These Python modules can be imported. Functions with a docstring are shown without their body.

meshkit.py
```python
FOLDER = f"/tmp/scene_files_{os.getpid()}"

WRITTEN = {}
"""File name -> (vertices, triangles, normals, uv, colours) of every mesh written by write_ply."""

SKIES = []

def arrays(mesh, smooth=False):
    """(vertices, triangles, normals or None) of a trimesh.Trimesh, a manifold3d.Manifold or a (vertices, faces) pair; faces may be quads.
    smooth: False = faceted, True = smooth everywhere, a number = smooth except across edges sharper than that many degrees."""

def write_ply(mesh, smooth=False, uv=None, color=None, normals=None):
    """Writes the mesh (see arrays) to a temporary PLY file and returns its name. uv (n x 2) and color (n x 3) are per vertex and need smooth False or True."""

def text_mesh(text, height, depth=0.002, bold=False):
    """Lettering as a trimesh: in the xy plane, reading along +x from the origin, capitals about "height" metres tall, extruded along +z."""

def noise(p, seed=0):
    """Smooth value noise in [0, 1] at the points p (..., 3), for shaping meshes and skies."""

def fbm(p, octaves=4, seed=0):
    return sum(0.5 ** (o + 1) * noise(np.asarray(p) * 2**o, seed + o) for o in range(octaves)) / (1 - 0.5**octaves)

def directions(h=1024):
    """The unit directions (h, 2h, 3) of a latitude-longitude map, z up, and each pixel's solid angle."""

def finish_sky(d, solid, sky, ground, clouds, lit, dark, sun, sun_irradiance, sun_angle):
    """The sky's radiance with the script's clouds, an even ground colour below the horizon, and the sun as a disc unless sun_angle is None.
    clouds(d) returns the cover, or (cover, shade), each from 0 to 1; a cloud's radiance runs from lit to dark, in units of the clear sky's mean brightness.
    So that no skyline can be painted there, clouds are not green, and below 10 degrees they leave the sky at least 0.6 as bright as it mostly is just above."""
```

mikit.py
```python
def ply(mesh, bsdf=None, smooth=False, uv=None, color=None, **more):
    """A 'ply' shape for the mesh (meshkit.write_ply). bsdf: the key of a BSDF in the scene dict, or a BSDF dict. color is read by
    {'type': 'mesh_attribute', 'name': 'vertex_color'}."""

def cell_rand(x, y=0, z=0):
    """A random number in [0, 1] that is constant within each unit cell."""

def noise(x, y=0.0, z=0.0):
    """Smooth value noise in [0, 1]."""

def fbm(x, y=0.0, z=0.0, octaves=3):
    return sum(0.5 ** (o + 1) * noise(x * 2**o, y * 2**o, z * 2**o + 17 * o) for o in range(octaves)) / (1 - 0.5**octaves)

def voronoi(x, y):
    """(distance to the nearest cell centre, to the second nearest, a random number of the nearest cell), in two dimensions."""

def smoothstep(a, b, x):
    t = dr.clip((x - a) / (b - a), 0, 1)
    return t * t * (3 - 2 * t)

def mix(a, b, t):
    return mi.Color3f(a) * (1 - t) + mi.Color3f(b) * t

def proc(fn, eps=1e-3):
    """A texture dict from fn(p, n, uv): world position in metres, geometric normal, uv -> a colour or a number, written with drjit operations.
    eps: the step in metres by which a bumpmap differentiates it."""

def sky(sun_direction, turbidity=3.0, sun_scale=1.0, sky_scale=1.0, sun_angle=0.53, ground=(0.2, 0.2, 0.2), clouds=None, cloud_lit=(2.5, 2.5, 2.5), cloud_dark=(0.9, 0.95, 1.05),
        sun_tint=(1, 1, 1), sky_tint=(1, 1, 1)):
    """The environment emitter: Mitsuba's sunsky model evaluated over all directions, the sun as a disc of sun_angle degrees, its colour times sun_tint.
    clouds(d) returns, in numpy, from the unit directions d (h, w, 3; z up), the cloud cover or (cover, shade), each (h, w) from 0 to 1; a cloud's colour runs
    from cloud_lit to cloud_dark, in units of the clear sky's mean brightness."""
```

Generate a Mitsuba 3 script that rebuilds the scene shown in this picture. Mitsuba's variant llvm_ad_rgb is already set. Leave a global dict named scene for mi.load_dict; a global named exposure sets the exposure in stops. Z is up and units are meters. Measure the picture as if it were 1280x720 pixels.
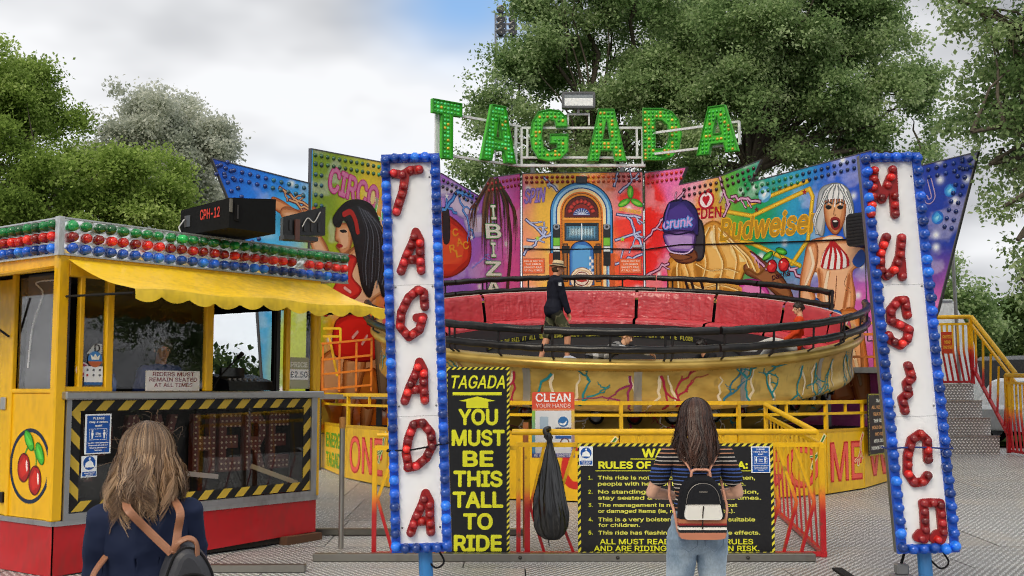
import math, random
import numpy as np, trimesh, drjit as dr, mitsuba as mi
import mikit, meshkit
import manifold3d as m3
from shapely.geometry import Polygon, LineString, Point, MultiPolygon, box as sbox
from shapely.ops import unary_union
from shapely import affinity
import mapbox_earcut as earcut
from mikit import proc, noise, fbm, smoothstep, mix, voronoi, cell_rand

T = mi.ScalarTransform4f
scene, labels = {}, {}
# ------------------------------------------------------------------ camera, sky, exposure
EYE, FOCAL, HORIZON = np.array([0.0, 0.0, 1.7]), 1420.0, 486.0        # focal length in pixels of a 1280-wide picture
PITCH = math.atan((HORIZON - 360.0) / FOCAL)
FWD = np.array([0.0, math.cos(PITCH), math.sin(PITCH)])
UP = np.array([0.0, -math.sin(PITCH), math.cos(PITCH)])
scene['camera'] = {'type': 'perspective', 'fov': 2 * math.degrees(math.atan(640 / FOCAL)), 'fov_axis': 'x', 'near_clip': 0.1, 'far_clip': 2000.0,
                   'to_world': T().look_at(origin=EYE.tolist(), target=(EYE + FWD).tolist(), up=[0, 0, 1])}


def overcast(d):
    az = np.arctan2(d[..., 0], d[..., 1])
    el = np.arcsin(np.clip(d[..., 2], -1, 1))
    q = d / np.maximum(d[..., 2:3] + 0.25, 0.12)
    n = meshkit.fbm(q * np.array([2.3, 2.3, 0.0]) + np.array([3.1, 7.7, 0.4]), 5, seed=3)
    big = meshkit.fbm(q * np.array([0.55, 0.55, 0.0]) + np.array([9.3, 2.2, 0.0]), 3, seed=8)
    hole = np.exp(-(((az + 0.045) / 0.075) ** 2 + ((el - 0.335) / 0.05) ** 2))
    cover = np.clip(1.05 - 0.95 * hole * (0.4 + 1.2 * n) - 1.6 * np.clip(0.36 - big, 0, 1), 0.0, 1.0)
    shade = np.clip(0.30 + 3.6 * (n - 0.5) + 1.8 * (big - 0.5) + 1.3 * np.clip(-az - 0.08, 0, 0.4) * np.clip(el * 3.2 - 0.25, 0, 1), 0, 1)
    return cover, shade


scene['sky'] = mikit.sky([-0.30, -0.72, 0.62], turbidity=3, sun_scale=0.3, sun_angle=32, clouds=overcast,
                         cloud_lit=(1.95, 1.97, 2.01), cloud_dark=(0.86, 0.89, 0.95), sun_tint=(0.88, 0.97, 1.10))
exposure = 2.5

# ------------------------------------------------------------------ helpers
V3 = lambda *a: np.array(a, float)


def unit(v):
    v = np.asarray(v, float)
    return v / np.linalg.norm(v)


def ray(px, py):
    """Direction of the line of sight that was measured on the 1280 x 720 picture."""
    return V3((px - 640) / FOCAL, 0, 0) + FWD - UP * ((py - 360) / FOCAL)


def at(px, py, Y):
    d = ray(px, py)
    return EYE + d * (Y / d[1])


def zat(py, Y):
    return at(640, py, Y)[2]


def xat(px, Y):
    return (px - 640) / FOCAL * Y * 1.0


def lin(c):
    if isinstance(c, str):
        c = [int(c[i:i + 2], 16) / 255 for i in (1, 3, 5)]
    c = np.asarray(c, float)
    return np.where(c <= 0.04045, c / 12.92, ((c + 0.055) / 1.055) ** 2.4)


class Frame:
    """A place in the world: o + x*ex + y*ey + z*ez."""
    def __init__(self, o=(0, 0, 0), ex=(1, 0, 0), ey=(0, 1, 0), ez=None):
        self.o, self.ex, self.ey = np.asarray(o, float), unit(ex), unit(ey)
        self.ez = np.cross(self.ex, self.ey) if ez is None else unit(ez)
        self.M = np.stack([self.ex, self.ey, self.ez])

    def __call__(self, p):
        return np.atleast_2d(np.asarray(p, float)) @ self.M + self.o

    def p(self, x, y, z=0):
        return self.o + x * self.ex + y * self.ey + z * self.ez

    def px(self, px, py):
        """Where the line of sight through a picture point meets this plane, in plane metres."""
        d = ray(px, py)
        t = np.dot(self.o - EYE, self.ez) / np.dot(d, self.ez)
        q = EYE + d * t - self.o
        return np.array([q @ self.ex, q @ self.ey])

    def pxs(self, pts):
        return [tuple(self.px(*p)) for p in pts]

    def mat(self, x=0, y=0, z=0, s=1.0):
        m = np.eye(4)
        m[:3, :3] = self.M.T * s
        m[:3, 3] = self.p(x, y, z)
        return T(m)


WORLD = Frame()


def facing(o, dirx):
    """An upright plane through o whose x axis runs along dirx (horizontal), y up, z towards the viewer."""
    return Frame(o, (dirx[0], dirx[1], 0), (0, 0, 1))


BOXF = np.array([[0, 2, 3, 1], [4, 5, 7, 6], [0, 1, 5, 4], [2, 6, 7, 3], [0, 4, 6, 2], [1, 3, 7, 5]])
BOXV = np.array([[x, y, z] for z in (-.5, .5) for y in (-.5, .5) for x in (-.5, .5)])


def rings(geom):
    return [g for g in getattr(geom, 'geoms', [geom]) if isinstance(g, Polygon) and not g.is_empty and g.area > 1e-9]


def tri(poly):
    """Triangulate a shapely polygon: (points, triangles, ring number of each point)."""
    rs = [np.array(poly.exterior.coords)[:-1]] + [np.array(r.coords)[:-1] for r in poly.interiors]
    if not poly.exterior.is_ccw:
        rs[0] = rs[0][::-1]
    v = np.vstack([r[:, :2] for r in rs])
    f = earcut.triangulate_float64(v, np.cumsum([len(r) for r in rs]).astype(np.uint32)).reshape(-1, 3).astype(int)
    a, b, c = v[f[:, 0]], v[f[:, 1]], v[f[:, 2]]
    neg = ((b - a)[:, 0] * (c - a)[:, 1] - (b - a)[:, 1] * (c - a)[:, 0]) < 0
    f[neg] = f[neg][:, ::-1]
    return v, f, np.concatenate([np.full(len(r), i) for i, r in enumerate(rs)])


_TEXT = {}


def glyphs(s, bold):
    if (s, bold) not in _TEXT:
        m = meshkit.text_mesh(s, 1.0, 0.01, bold)
        _TEXT[s, bold] = np.array(m.vertices), np.array(m.faces)
    return _TEXT[s, bold]


PACKED, ATTRIB = ('paint', 'gloss', 'matte', 'print', 'metal', 'skin'), ('leaf', 'hair')


class MB:
    """Collects primitives; written as one mesh. Coordinates are those of self.f."""
    def __init__(self, frame=None, col=(0.5, 0.5, 0.5)):
        self.v, self.t, self.c, self.u, self.n = [], [], [], [], 0
        self.f, self.col, self.uvf, self.grad = frame or WORLD, col, None, False

    def add(self, v, f, col=None, flat=False, uv=None, world=False):
        v, f = np.asarray(v, float), np.asarray(f, int)
        if len(f) == 0:
            return self
        if f.shape[1] == 4:
            if flat:
                v, f = v[f.ravel()], np.arange(f.size).reshape(-1, 4)
            f = np.vstack([f[:, [0, 1, 2]], f[:, [0, 2, 3]]])
        elif flat:
            if uv is not None:
                uv = np.asarray(uv)[f.ravel()]
            v, f = v[f.ravel()], np.arange(f.size).reshape(-1, 3)
        col = self.col if col is None else col
        if isinstance(col, str):
            col = lin(col)
        col = np.asarray(col, float)
        w = v if world else self.f(v)
        self.v.append(w)
        self.t.append(f + self.n)
        self.c.append(np.tile(col, (len(v), 1)) if col.ndim == 1 else col)
        if uv is None:
            uv = self.uvf(w) if self.uvf else np.stack([w[:, 0] * 0.7 + w[:, 1] * 0.7, w[:, 2]], 1)
        self.u.append(np.asarray(uv, float))
        self.n += len(v)
        return self

    def ply(self, bsdf):
        v, t, c, u = (np.vstack(x) for x in (self.v, self.t, self.c, self.u))
        if bsdf in PACKED and not self.grad:                                # the colour goes into uv, so that meshes of one material can be joined
            q = np.round(np.sqrt(np.clip(c, 0.002, 0.92)) * 255)
            return mikit.ply((v, t), bsdf, smooth=True, uv=np.stack([q[:, 0] * 256 + q[:, 1], q[:, 2]], 1))
        if bsdf not in ATTRIB and not self.grad:
            return mikit.ply((v, t), bsdf, smooth=True, uv=u)
        bsdf = 'airbrush' if self.grad else bsdf
        return mikit.ply((v, t), bsdf, smooth=True, uv=u, color=np.clip(c, 0.002, 0.92))

    # -------- primitives
    def box(self, c, s, col=None, R=None):
        v = BOXV * np.asarray(s, float)
        if R is not None:
            v = v @ np.asarray(R, float).T
        return self.add(v + np.asarray(c, float), BOXF, col, flat=True)

    def box2(self, lo, hi, col=None):
        lo, hi = np.asarray(lo, float), np.asarray(hi, float)
        return self.box((lo + hi) / 2, np.abs(hi - lo), col)

    def cham(self, lo, hi, r=0.01, col=None):
        """A box with chamfered edges (hull of shrunken boxes)."""
        lo, hi = np.asarray(lo, float), np.asarray(hi, float)
        s, c = hi - lo, (lo + hi) / 2
        r = min(r, 0.45 * s.min())
        pts = []
        for k in range(3):
            q = BOXV * (s - 2 * r)
            q[:, k] = np.sign(BOXV[:, k]) * s[k] / 2
            pts.append(q)
        h = trimesh.convex.convex_hull(np.vstack(pts) + c)
        return self.add(h.vertices, h.faces, col, flat=True)

    def bar(self, p0, p1, w, h=None, col=None, up=(0, 0, 1)):
        p0, p1 = np.asarray(p0, float), np.asarray(p1, float)
        h = w if h is None else h
        d = p1 - p0
        L = np.linalg.norm(d)
        d = d / L
        up = np.asarray(up, float)
        if abs(d @ unit(up)) > 0.98:
            up = V3(0, 1, 0) if abs(d[1]) < 0.9 else V3(1, 0, 0)
        s = unit(np.cross(d, up))
        u = np.cross(s, d)
        R = np.stack([d, s, u], 1)
        return self.box((p0 + p1) / 2, (L, w, h), col, R)

    def tube(self, pts, r, n=8, col=None, closed=False, caps=True, ell=1.0):
        pts = np.asarray(pts, float)
        m = len(pts)
        r = np.full(m, r, float) if np.ndim(r) == 0 else np.asarray(r, float)
        tg = np.gradient(pts, axis=0) if not closed else np.roll(pts, -1, 0) - np.roll(pts, 1, 0)
        tg /= np.maximum(np.linalg.norm(tg, axis=1, keepdims=True), 1e-12)
        ref = V3(0, 0, 1) if abs(tg[:, 2]).mean() < 0.75 else V3(0, 1, 0)
        a = np.cross(tg, ref)
        a /= np.maximum(np.linalg.norm(a, axis=1, keepdims=True), 1e-9)
        b = np.cross(a, tg)
        th = np.arange(n) * 2 * np.pi / n
        v = pts[:, None] + r[:, None, None] * (np.cos(th)[None, :, None] * a[:, None] + ell * np.sin(th)[None, :, None] * b[:, None])
        i, j = np.meshgrid(np.arange(m if closed else m - 1), np.arange(n), indexing='ij')
        k = (i + 1) % m
        f = np.stack([i * n + j, k * n + j, k * n + (j + 1) % n, i * n + (j + 1) % n], -1).reshape(-1, 4)
        c = col
        if c is not None and not isinstance(c, str) and np.ndim(c) == 2:
            c = np.repeat(np.asarray(c), n, 0)
        self.add(v.reshape(-1, 3), f, c)
        if caps and not closed:
            for e, fl in ((0, 1), (m - 1, -1)):
                idx = np.arange(n)
                ff = np.stack([np.zeros(n - 2, int), idx[1:-1], idx[2:]], 1)
                cc = c[e * n:(e + 1) * n] if c is not None and not isinstance(c, str) and np.ndim(c) == 2 else col
                self.add(v[e], ff[:, ::-1] if fl < 0 else ff, cc)
        return self

    def surf(self, v, col=None, closed_u=False, flip=False, flat=False, uv=None):
        """A grid of points (nu, nv, 3)."""
        nu, nv = v.shape[:2]
        i, j = np.meshgrid(np.arange(nu if closed_u else nu - 1), np.arange(nv - 1), indexing='ij')
        k = (i + 1) % nu
        f = np.stack([i * nv + j, k * nv + j, k * nv + j + 1, i * nv + j + 1], -1).reshape(-1, 4)
        if flip:
            f = f[:, ::-1]
        if col is not None and not isinstance(col, str) and np.ndim(col) == 3:
            col = np.asarray(col).reshape(-1, 3)
        return self.add(v.reshape(-1, 3), f, col, flat, None if uv is None else np.asarray(uv).reshape(-1, 2))

    def sheet(self, poly, z=0.0, col=None):
        for g in rings(poly):
            v, f, _ = tri(g)
            self.add(np.column_stack([v, np.full(len(v), z)]), f, col)
        return self

    def air(self, poly, stops, z=0.0):
        """Airbrushed flat print: colour runs inwards from the outline; stops = [(inset, colour), ...]."""
        self.grad = True
        cols = [lin(c) if isinstance(c, str) else np.asarray(c) for _, c in stops]
        for k, (d, _) in enumerate(stops):
            cur = poly.buffer(-d) if d else poly
            if k + 1 < len(stops):
                inner = poly.buffer(-stops[k + 1][0])
                for g in rings(cur.difference(inner)):
                    g = g.segmentize(0.12)
                    v, f, rn = tri(g)
                    onin = np.array([inner.distance(Point(q)) < 1e-6 and inner.boundary.distance(Point(q)) < 1e-6 for q in v]) if not inner.is_empty else np.zeros(len(v), bool)
                    c = np.where(onin[:, None], cols[k + 1], cols[k])
                    self.add(np.column_stack([v, np.full(len(v), z)]), f, c)
                if inner.is_empty:
                    break
            else:
                self.sheet(cur, z, cols[k])
        return self

    def prism(self, poly, z0, z1, col=None, back=False):
        for g in rings(poly):
            v, f, _ = tri(g)
            self.add(np.column_stack([v, np.full(len(v), z1)]), f, col)
            if back:
                self.add(np.column_stack([v, np.full(len(v), z0)]), f[:, ::-1], col)
            for r in [g.exterior, *g.interiors]:
                q = np.array(r.coords)[:, :2]
                ccw = r.is_ccw
                if (r is g.exterior) != ccw:
                    q = q[::-1]
                a, b = q[:-1], q[1:]
                z = lambda p, h: np.column_stack([p, np.full(len(p), h)])
                vv = np.stack([z(a, z0), z(b, z0), z(b, z1), z(a, z1)], 1).reshape(-1, 3)
                self.add(vv, np.arange(len(vv)).reshape(-1, 4), col)
        return self

    def text(self, s, x, y, h, z=0.0, w=None, col=None, anchor='l', bold=True, depth=0.002, shear=0.0, sx=1.0, rot=0.0, fat=0.0):
        """Lettering, capitals h tall, baseline at (x, y); w: fit this width."""
        v, f = glyphs(s, bold)
        x0, x1 = v[:, 0].min(), v[:, 0].max()
        k = h * sx if w is None else w / (x1 - x0)
        q = np.column_stack([(v[:, 0] - x0) * k, v[:, 1] * h, v[:, 2] / 0.01 * depth])
        W = (x1 - x0) * k
        q[:, 0] += shear * q[:, 1] - {'l': 0, 'c': W / 2, 'r': W}[anchor]
        c, sn = math.cos(rot), math.sin(rot)
        q[:, :2] = q[:, :2] @ np.array([[c, sn], [-sn, c]])
        for i, (a, b) in enumerate(((0, 0), (fat, 0), (-fat, 0), (0, fat), (0, -fat))[:5 if fat else 1]):
            self.add(q + V3(x + a, y + b, z - 0.0003 * i), f, col, flat=True)
        return self

    def ball(self, c, r, col=None, n=1, s=(1, 1, 1)):
        m = trimesh.creation.icosphere(subdivisions=n)
        return self.add(m.vertices * r * np.asarray(s) + np.asarray(c, float), m.faces, col)

    def lathe(self, prof, n=24, col=None, a0=0.0, a1=2 * math.pi, flat=False):
        """Profile [(r, z), ...] turned about the frame's z axis."""
        full = abs(a1 - a0) > 6.28
        th = a0 + (a1 - a0) * np.arange(n if full else n + 1) / n
        p = np.asarray(prof, float)
        v = np.stack([np.cos(th)[:, None] * p[None, :, 0], np.sin(th)[:, None] * p[None, :, 0], np.broadcast_to(p[None, :, 1], (len(th), len(p)))], -1)
        if flat:
            for k in range(len(p) - 1):
                self.surf(v[:, k:k + 2], col, closed_u=full)
            return self
        return self.surf(v, col, closed_u=full)

    def solid(self, m, col=None, flat=False):
        """A manifold or trimesh (vertices are in frame coordinates)."""
        v, f, _ = meshkit.arrays(m)
        return self.add(v, f, col, flat)


_TAKEN = set()


def key_for(name, parent=None):
    k = base = (parent + '__' if parent else '') + name
    i = 0
    while k in _TAKEN:
        i += 1
        k = f'{base}_{i:03d}'
    _TAKEN.add(k)
    return k


def thing(name, label, cat, group=None, kind=None):
    k = key_for(name)
    labels[k] = {'label': label, 'category': cat}
    if group:
        labels[k]['group'] = group
    if kind:
        labels[k]['kind'] = kind
    return k


def part(parent, name, mb, bsdf, label=None, kind=None):
    k = key_for(name, parent)
    scene[k] = mb if isinstance(mb, dict) else mb.ply(bsdf)
    if label or kind:
        labels[k] = {a: b for a, b in (('label', label), ('kind', kind)) if b}
    return k


def solo(name, mb, bsdf, label=None, cat=None, group=None, kind=None):
    k = key_for(name)
    scene[k] = mb.ply(bsdf)
    labels[k] = {a: b for a, b in (('label', label), ('category', cat), ('group', group), ('kind', kind)) if b}
    return k


def smoothline(pts, n=8, closed=False):
    """Catmull-Rom through the points."""
    p = np.asarray(pts, float)
    P = np.vstack([p[-1], p, p[0], p[1]]) if closed else np.vstack([2 * p[0] - p[1], p, 2 * p[-1] - p[-2]])
    out = []
    for i in range(1, len(P) - 2):
        t = np.linspace(0, 1, n, endpoint=False)[:, None]
        a, b, c, d = P[i - 1], P[i], P[i + 1], P[i + 2]
        out.append(0.5 * (2 * b + (c - a) * t + (2 * a - 5 * b + 4 * c - d) * t ** 2 + (3 * b - a - 3 * c + d) * t ** 3))
    if not closed:
        out.append(P[-2][None])
    return np.vstack(out)


def blob(pts, n=6):
    g = Polygon(smoothline(pts, n, closed=True))
    return g if g.is_valid else g.buffer(0)


def stroke(pts, w, n=6, smooth=True):
    p = smoothline(pts, n) if smooth and len(pts) > 2 else pts
    return LineString(p).buffer(w / 2, quad_segs=4)


# ------------------------------------------------------------------ materials
def vc():
    return {'type': 'mesh_attribute', 'name': 'vertex_color'}


def own_color(p, n, uv):
    u = dr.floor(uv.x + 0.5)
    r = dr.floor(u / 256)
    return mi.Color3f(dr.square(r / 255), dr.square((u - 256 * r) / 255), dr.square(dr.floor(uv.y + 0.5) / 255))


def pc():
    return proc(own_color)


def grimy(lo, hi, col, base, amount, scale=(1.0, 1.0)):
    """base with dirt of the given colour in noisy patches and streaks."""
    def w(p, n, uv):
        big = fbm(p.x * 1.7 * scale[0] + 3, p.y * 1.7 * scale[0] + 9, p.z * 1.1 * scale[1], 3)
        fine = fbm(p.x * 23 * scale[0], p.y * 23 * scale[0], p.z * 7 * scale[1], 2)
        return amount * smoothstep(lo, hi, 0.6 * big + 0.4 * fine)
    return {'type': 'blendbsdf', 'weight': proc(w), 'a': base, 'b': {'type': 'diffuse', 'reflectance': {'type': 'rgb', 'value': list(map(float, col))}}}


def two(d):
    return {'type': 'twosided', 'b': d}


scene['paint'] = two(grimy(0.42, 0.75, (0.09, 0.075, 0.06), {'type': 'principled', 'base_color': pc(), 'roughness': 0.33, 'specular': 0.5}, 0.24))
scene['gloss'] = two({'type': 'principled', 'base_color': pc(), 'roughness': 0.14, 'specular': 0.6, 'clearcoat': 0.6, 'clearcoat_gloss': 0.9})
scene['matte'] = two({'type': 'principled', 'base_color': pc(), 'roughness': 0.8, 'specular': 0.25})
scene['print'] = two({'type': 'principled', 'base_color': pc(), 'roughness': 0.42, 'specular': 0.4})
scene['metal'] = two(grimy(0.45, 0.8, (0.12, 0.10, 0.085), {'type': 'principled', 'base_color': pc(), 'roughness': 0.38, 'metallic': 0.85}, 0.5))
scene['skin'] = two({'type': 'principled', 'base_color': pc(), 'roughness': 0.5, 'specular': 0.4, 'sheen': 0.2})
scene['airbrush'] = two({'type': 'principled', 'base_color': vc(), 'roughness': 0.42, 'specular': 0.4})
scene['hair'] = two({'type': 'principled', 'base_color': vc(), 'roughness': 0.45, 'specular': 0.5})

# ------------------------------------------------------------------ ground
def ground_z(y):
    y = np.asarray(y, float)
    return np.where(y > 12.5, 0.03 * (y - 12.5), 0.0)


def tread_height(p, n, uv):
    """Raised lozenges of the rolled tread plate, two directions alternating."""
    s = 1 / 0.072
    u, v = p.x * s, (p.y + 0.97 * p.z) * s * 1.25
    row = dr.floor(v)
    par = row - 2 * dr.floor(row * 0.5)
    fu, fv = u + 0.5 * par - dr.floor(u + 0.5 * par) - 0.5, v - row - 0.5
    a = dr.select(par > 0.5, 0.7, -0.7)
    du, dv = fu * dr.cos(a) + fv * dr.sin(a), -fu * dr.sin(a) + fv * dr.cos(a)
    return 1 - smoothstep(0.7, 1.0, dr.square(du / 0.40) + dr.square(dv / 0.17))


def tread_color(p, n, uv):
    big = fbm(p.x * 1.1 + uv.x * 13, p.y * 0.8, 0.0, 4)
    fine = fbm(p.x * 9, p.y * 9, 3.0, 3)
    worn = tread_height(p, n, uv)
    mud = smoothstep(0.48, 0.78, 0.65 * big + 0.35 * fine)
    c = mix((0.20, 0.20, 0.20), (0.82, 0.83, 0.84), worn)
    c = mix(c, (0.36, 0.33, 0.29), 0.62 * mud)
    return c * (0.98 + 0.26 * uv.y)


scene['tread_plate'] = two({'type': 'bumpmap', 'arbitrary': proc(tread_height, 0.004), 'scale': 0.006,
                            'b': {'type': 'principled', 'base_color': proc(tread_color), 'roughness': 0.44, 'metallic': 0.3, 'specular': 0.5}})
scene['tarmac'] = {'type': 'diffuse', 'reflectance': proc(lambda p, n, uv: mix((0.045, 0.045, 0.045), (0.11, 0.105, 0.10), fbm(p.x * 3, p.y * 3, 0.0, 4)))}
scene['grassland'] = {'type': 'diffuse', 'reflectance': proc(lambda p, n, uv: mix((0.035, 0.06, 0.02), (0.09, 0.12, 0.04), fbm(p.x * 0.8, p.y * 0.8, 0.0, 4)))}
ys = np.array([-400, -60, -8, 2, 12.5, 30, 60, 120, 500.0])
xs = np.array([-400, -60, -20, -8, 0, 8, 20, 60, 400.0])
zz = np.minimum(ground_z(ys), 1.0) - 0.06
g = MB()
g.surf(np.stack([*np.meshgrid(xs, ys, indexing='ij'), np.broadcast_to(zz, (len(xs), len(ys)))], -1))
solo('ground', g, 'tarmac', kind='structure')
lawn = MB()
yl = np.array([26.5, 30, 60, 120, 490.0])
lawn.surf(np.stack([*np.meshgrid(np.array([-390, -40, 40, 390.0]), yl, indexing='ij'), np.broadcast_to(np.minimum(ground_z(yl), 1.0) - 0.03, (4, 5))], -1))
solo('lawn', lawn, 'grassland', kind='structure')

# the floor of steel plates: one entry per plate, thin gaps between
floor_key = key_for('steel_floor')
labels[floor_key] = {'kind': 'structure'}
rng = random.Random(5)
plates_y = [4.4, 6.6, 8.8, 11.02, 12.5, 14.4, 16.6, 18.8, 21.0, 23.2, 25.4]
for j in range(len(plates_y) - 1):
    y0, y1 = plates_y[j] + 0.008, plates_y[j + 1] - 0.008
    off = rng.uniform(-0.6, 0.6)
    for i in range(-5, 7):
        x0, x1 = off + i * 2.44 + 0.006, off + (i + 1) * 2.44 - 0.006
        if x0 > 0.8 * y1 + 2 or x1 < -0.8 * y1 - 2:
            continue
        m = MB()
        tone = [rng.random(), rng.random()]
        dz = rng.uniform(-0.002, 0.002)
        za, zb = float(ground_z(y0)) + dz, float(ground_z(y1)) + dz
        v = [(x0, y0, za), (x1, y0, za), (x1, y1, zb), (x0, y1, zb), (x0, y0, za - .012), (x1, y0, za - .012), (x1, y1, zb - .012), (x0, y1, zb - .012)]
        m.add(v, [(0, 1, 2, 3), (0, 4, 5, 1), (1, 5, 6, 2), (2, 6, 7, 3), (3, 7, 4, 0)], flat=True, uv=None)
        m.u = [np.tile(tone, (len(x), 1)) for x in m.v]
        part(floor_key, 'plate', m, 'tread_plate')

# ------------------------------------------------------------------ trees
scene['leaf'] = {'type': 'principledthin', 'base_color': vc(), 'roughness': 0.42, 'diff_trans': 1.05, 'spec_trans': 0.0, 'eta': 1.4}
scene['bark'] = {'type': 'twosided', 'b': {'type': 'diffuse', 'reflectance': proc(lambda p, n, uv: mix((0.05, 0.042, 0.034), (0.16, 0.14, 0.115), fbm(p.x * 9, p.y * 9, p.z * 2.2, 4)))}}


def foliage(rs, blobs, clusters, per, leaf, spread, palette, gaps=0.42, gscale=0.8, droop=0.0, lump=1.0):
    """Leaves in clusters through the volume of the blobs; returns vertices, faces, colours, cluster centres."""
    bc, br = np.array([b[0] for b in blobs]), np.array([b[1] for b in blobs])
    vol = br.prod(1) ** 0.55
    # lumps: small uneven boughs through each blob, with air between them
    nl = int(21 * len(blobs))
    pick = rs.choice(len(blobs), nl, p=vol / vol.sum())
    d = rs.normal(size=(nl, 3))
    d /= np.linalg.norm(d, axis=1, keepdims=True)
    LC = bc[pick] + d * (rs.random(nl) ** (1 / 2.6))[:, None] * br[pick] * 1.04
    LR = rs.uniform(0.22, 0.62, nl) * br[pick].min(1) ** 0.5 * lump
    LD = d
    w = LR ** 2.2
    k = rs.choice(nl, clusters, p=w / w.sum())
    e = rs.normal(size=(clusters, 3))
    tilt = rs.normal(size=(nl, 3)) * 0.6 + np.array([0, 0, 1.0])
    tilt /= np.linalg.norm(tilt, axis=1, keepdims=True)
    flat = (e * tilt[k]).sum(1, keepdims=True) * tilt[k]
    C = LC[k] + (e - 0.62 * flat) * LR[k][:, None] * 0.60
    e /= np.linalg.norm(e, axis=1, keepdims=True)
    d = 0.5 * LD[k] + 0.5 * e
    keep = meshkit.fbm(C * gscale, 3, seed=int(rs.integers(99))) > gaps
    C, d = C[keep], d[keep]
    tone = meshkit.fbm(C * 0.45, 2, seed=4) * 0.55 + rs.random(nl)[k][keep] * 0.4 + rs.random(len(C)) * 0.2
    n = len(C) * per
    P = np.repeat(C, per, 0) + rs.normal(size=(n, 3)) * spread * np.array([1, 1, 0.75])
    ax = np.repeat(d, per, 0) * 0.4 + rs.normal(size=(n, 3)) * 0.7 + np.array([0, 0, -droop])
    ax /= np.linalg.norm(ax, axis=1, keepdims=True)
    nr = rs.normal(size=(n, 3)) * 0.55 + np.array([0, 0, 0.9]) + np.repeat(d, per, 0) * 0.4
    sd = np.cross(nr, ax)
    sd /= np.maximum(np.linalg.norm(sd, axis=1, keepdims=True), 1e-6)
    up = np.cross(ax, sd)
    L = leaf * rs.uniform(0.6, 1.25, n)[:, None]
    v = np.stack([P, P + ax * L * 0.5 + sd * L * 0.33 + up * L * 0.08, P + ax * L, P + ax * L * 0.5 - sd * L * 0.33 + up * L * 0.08], 1).reshape(-1, 3)
    f = np.arange(n * 4).reshape(-1, 4)
    f = np.vstack([f[:, [0, 1, 2]], f[:, [0, 2, 3]]])
    t = np.clip(np.repeat(tone, per) + rs.normal(size=n) * 0.13, 0, 1)[:, None] * (len(palette) - 1)
    pal = np.array(palette)
    k = np.minimum(t.astype(int), len(palette) - 2)[:, 0]
    c = pal[k] * (1 - (t - k[:, None])) + pal[k + 1] * (t - k[:, None])
    return v, f, np.repeat(c, 4, 0), C


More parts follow.
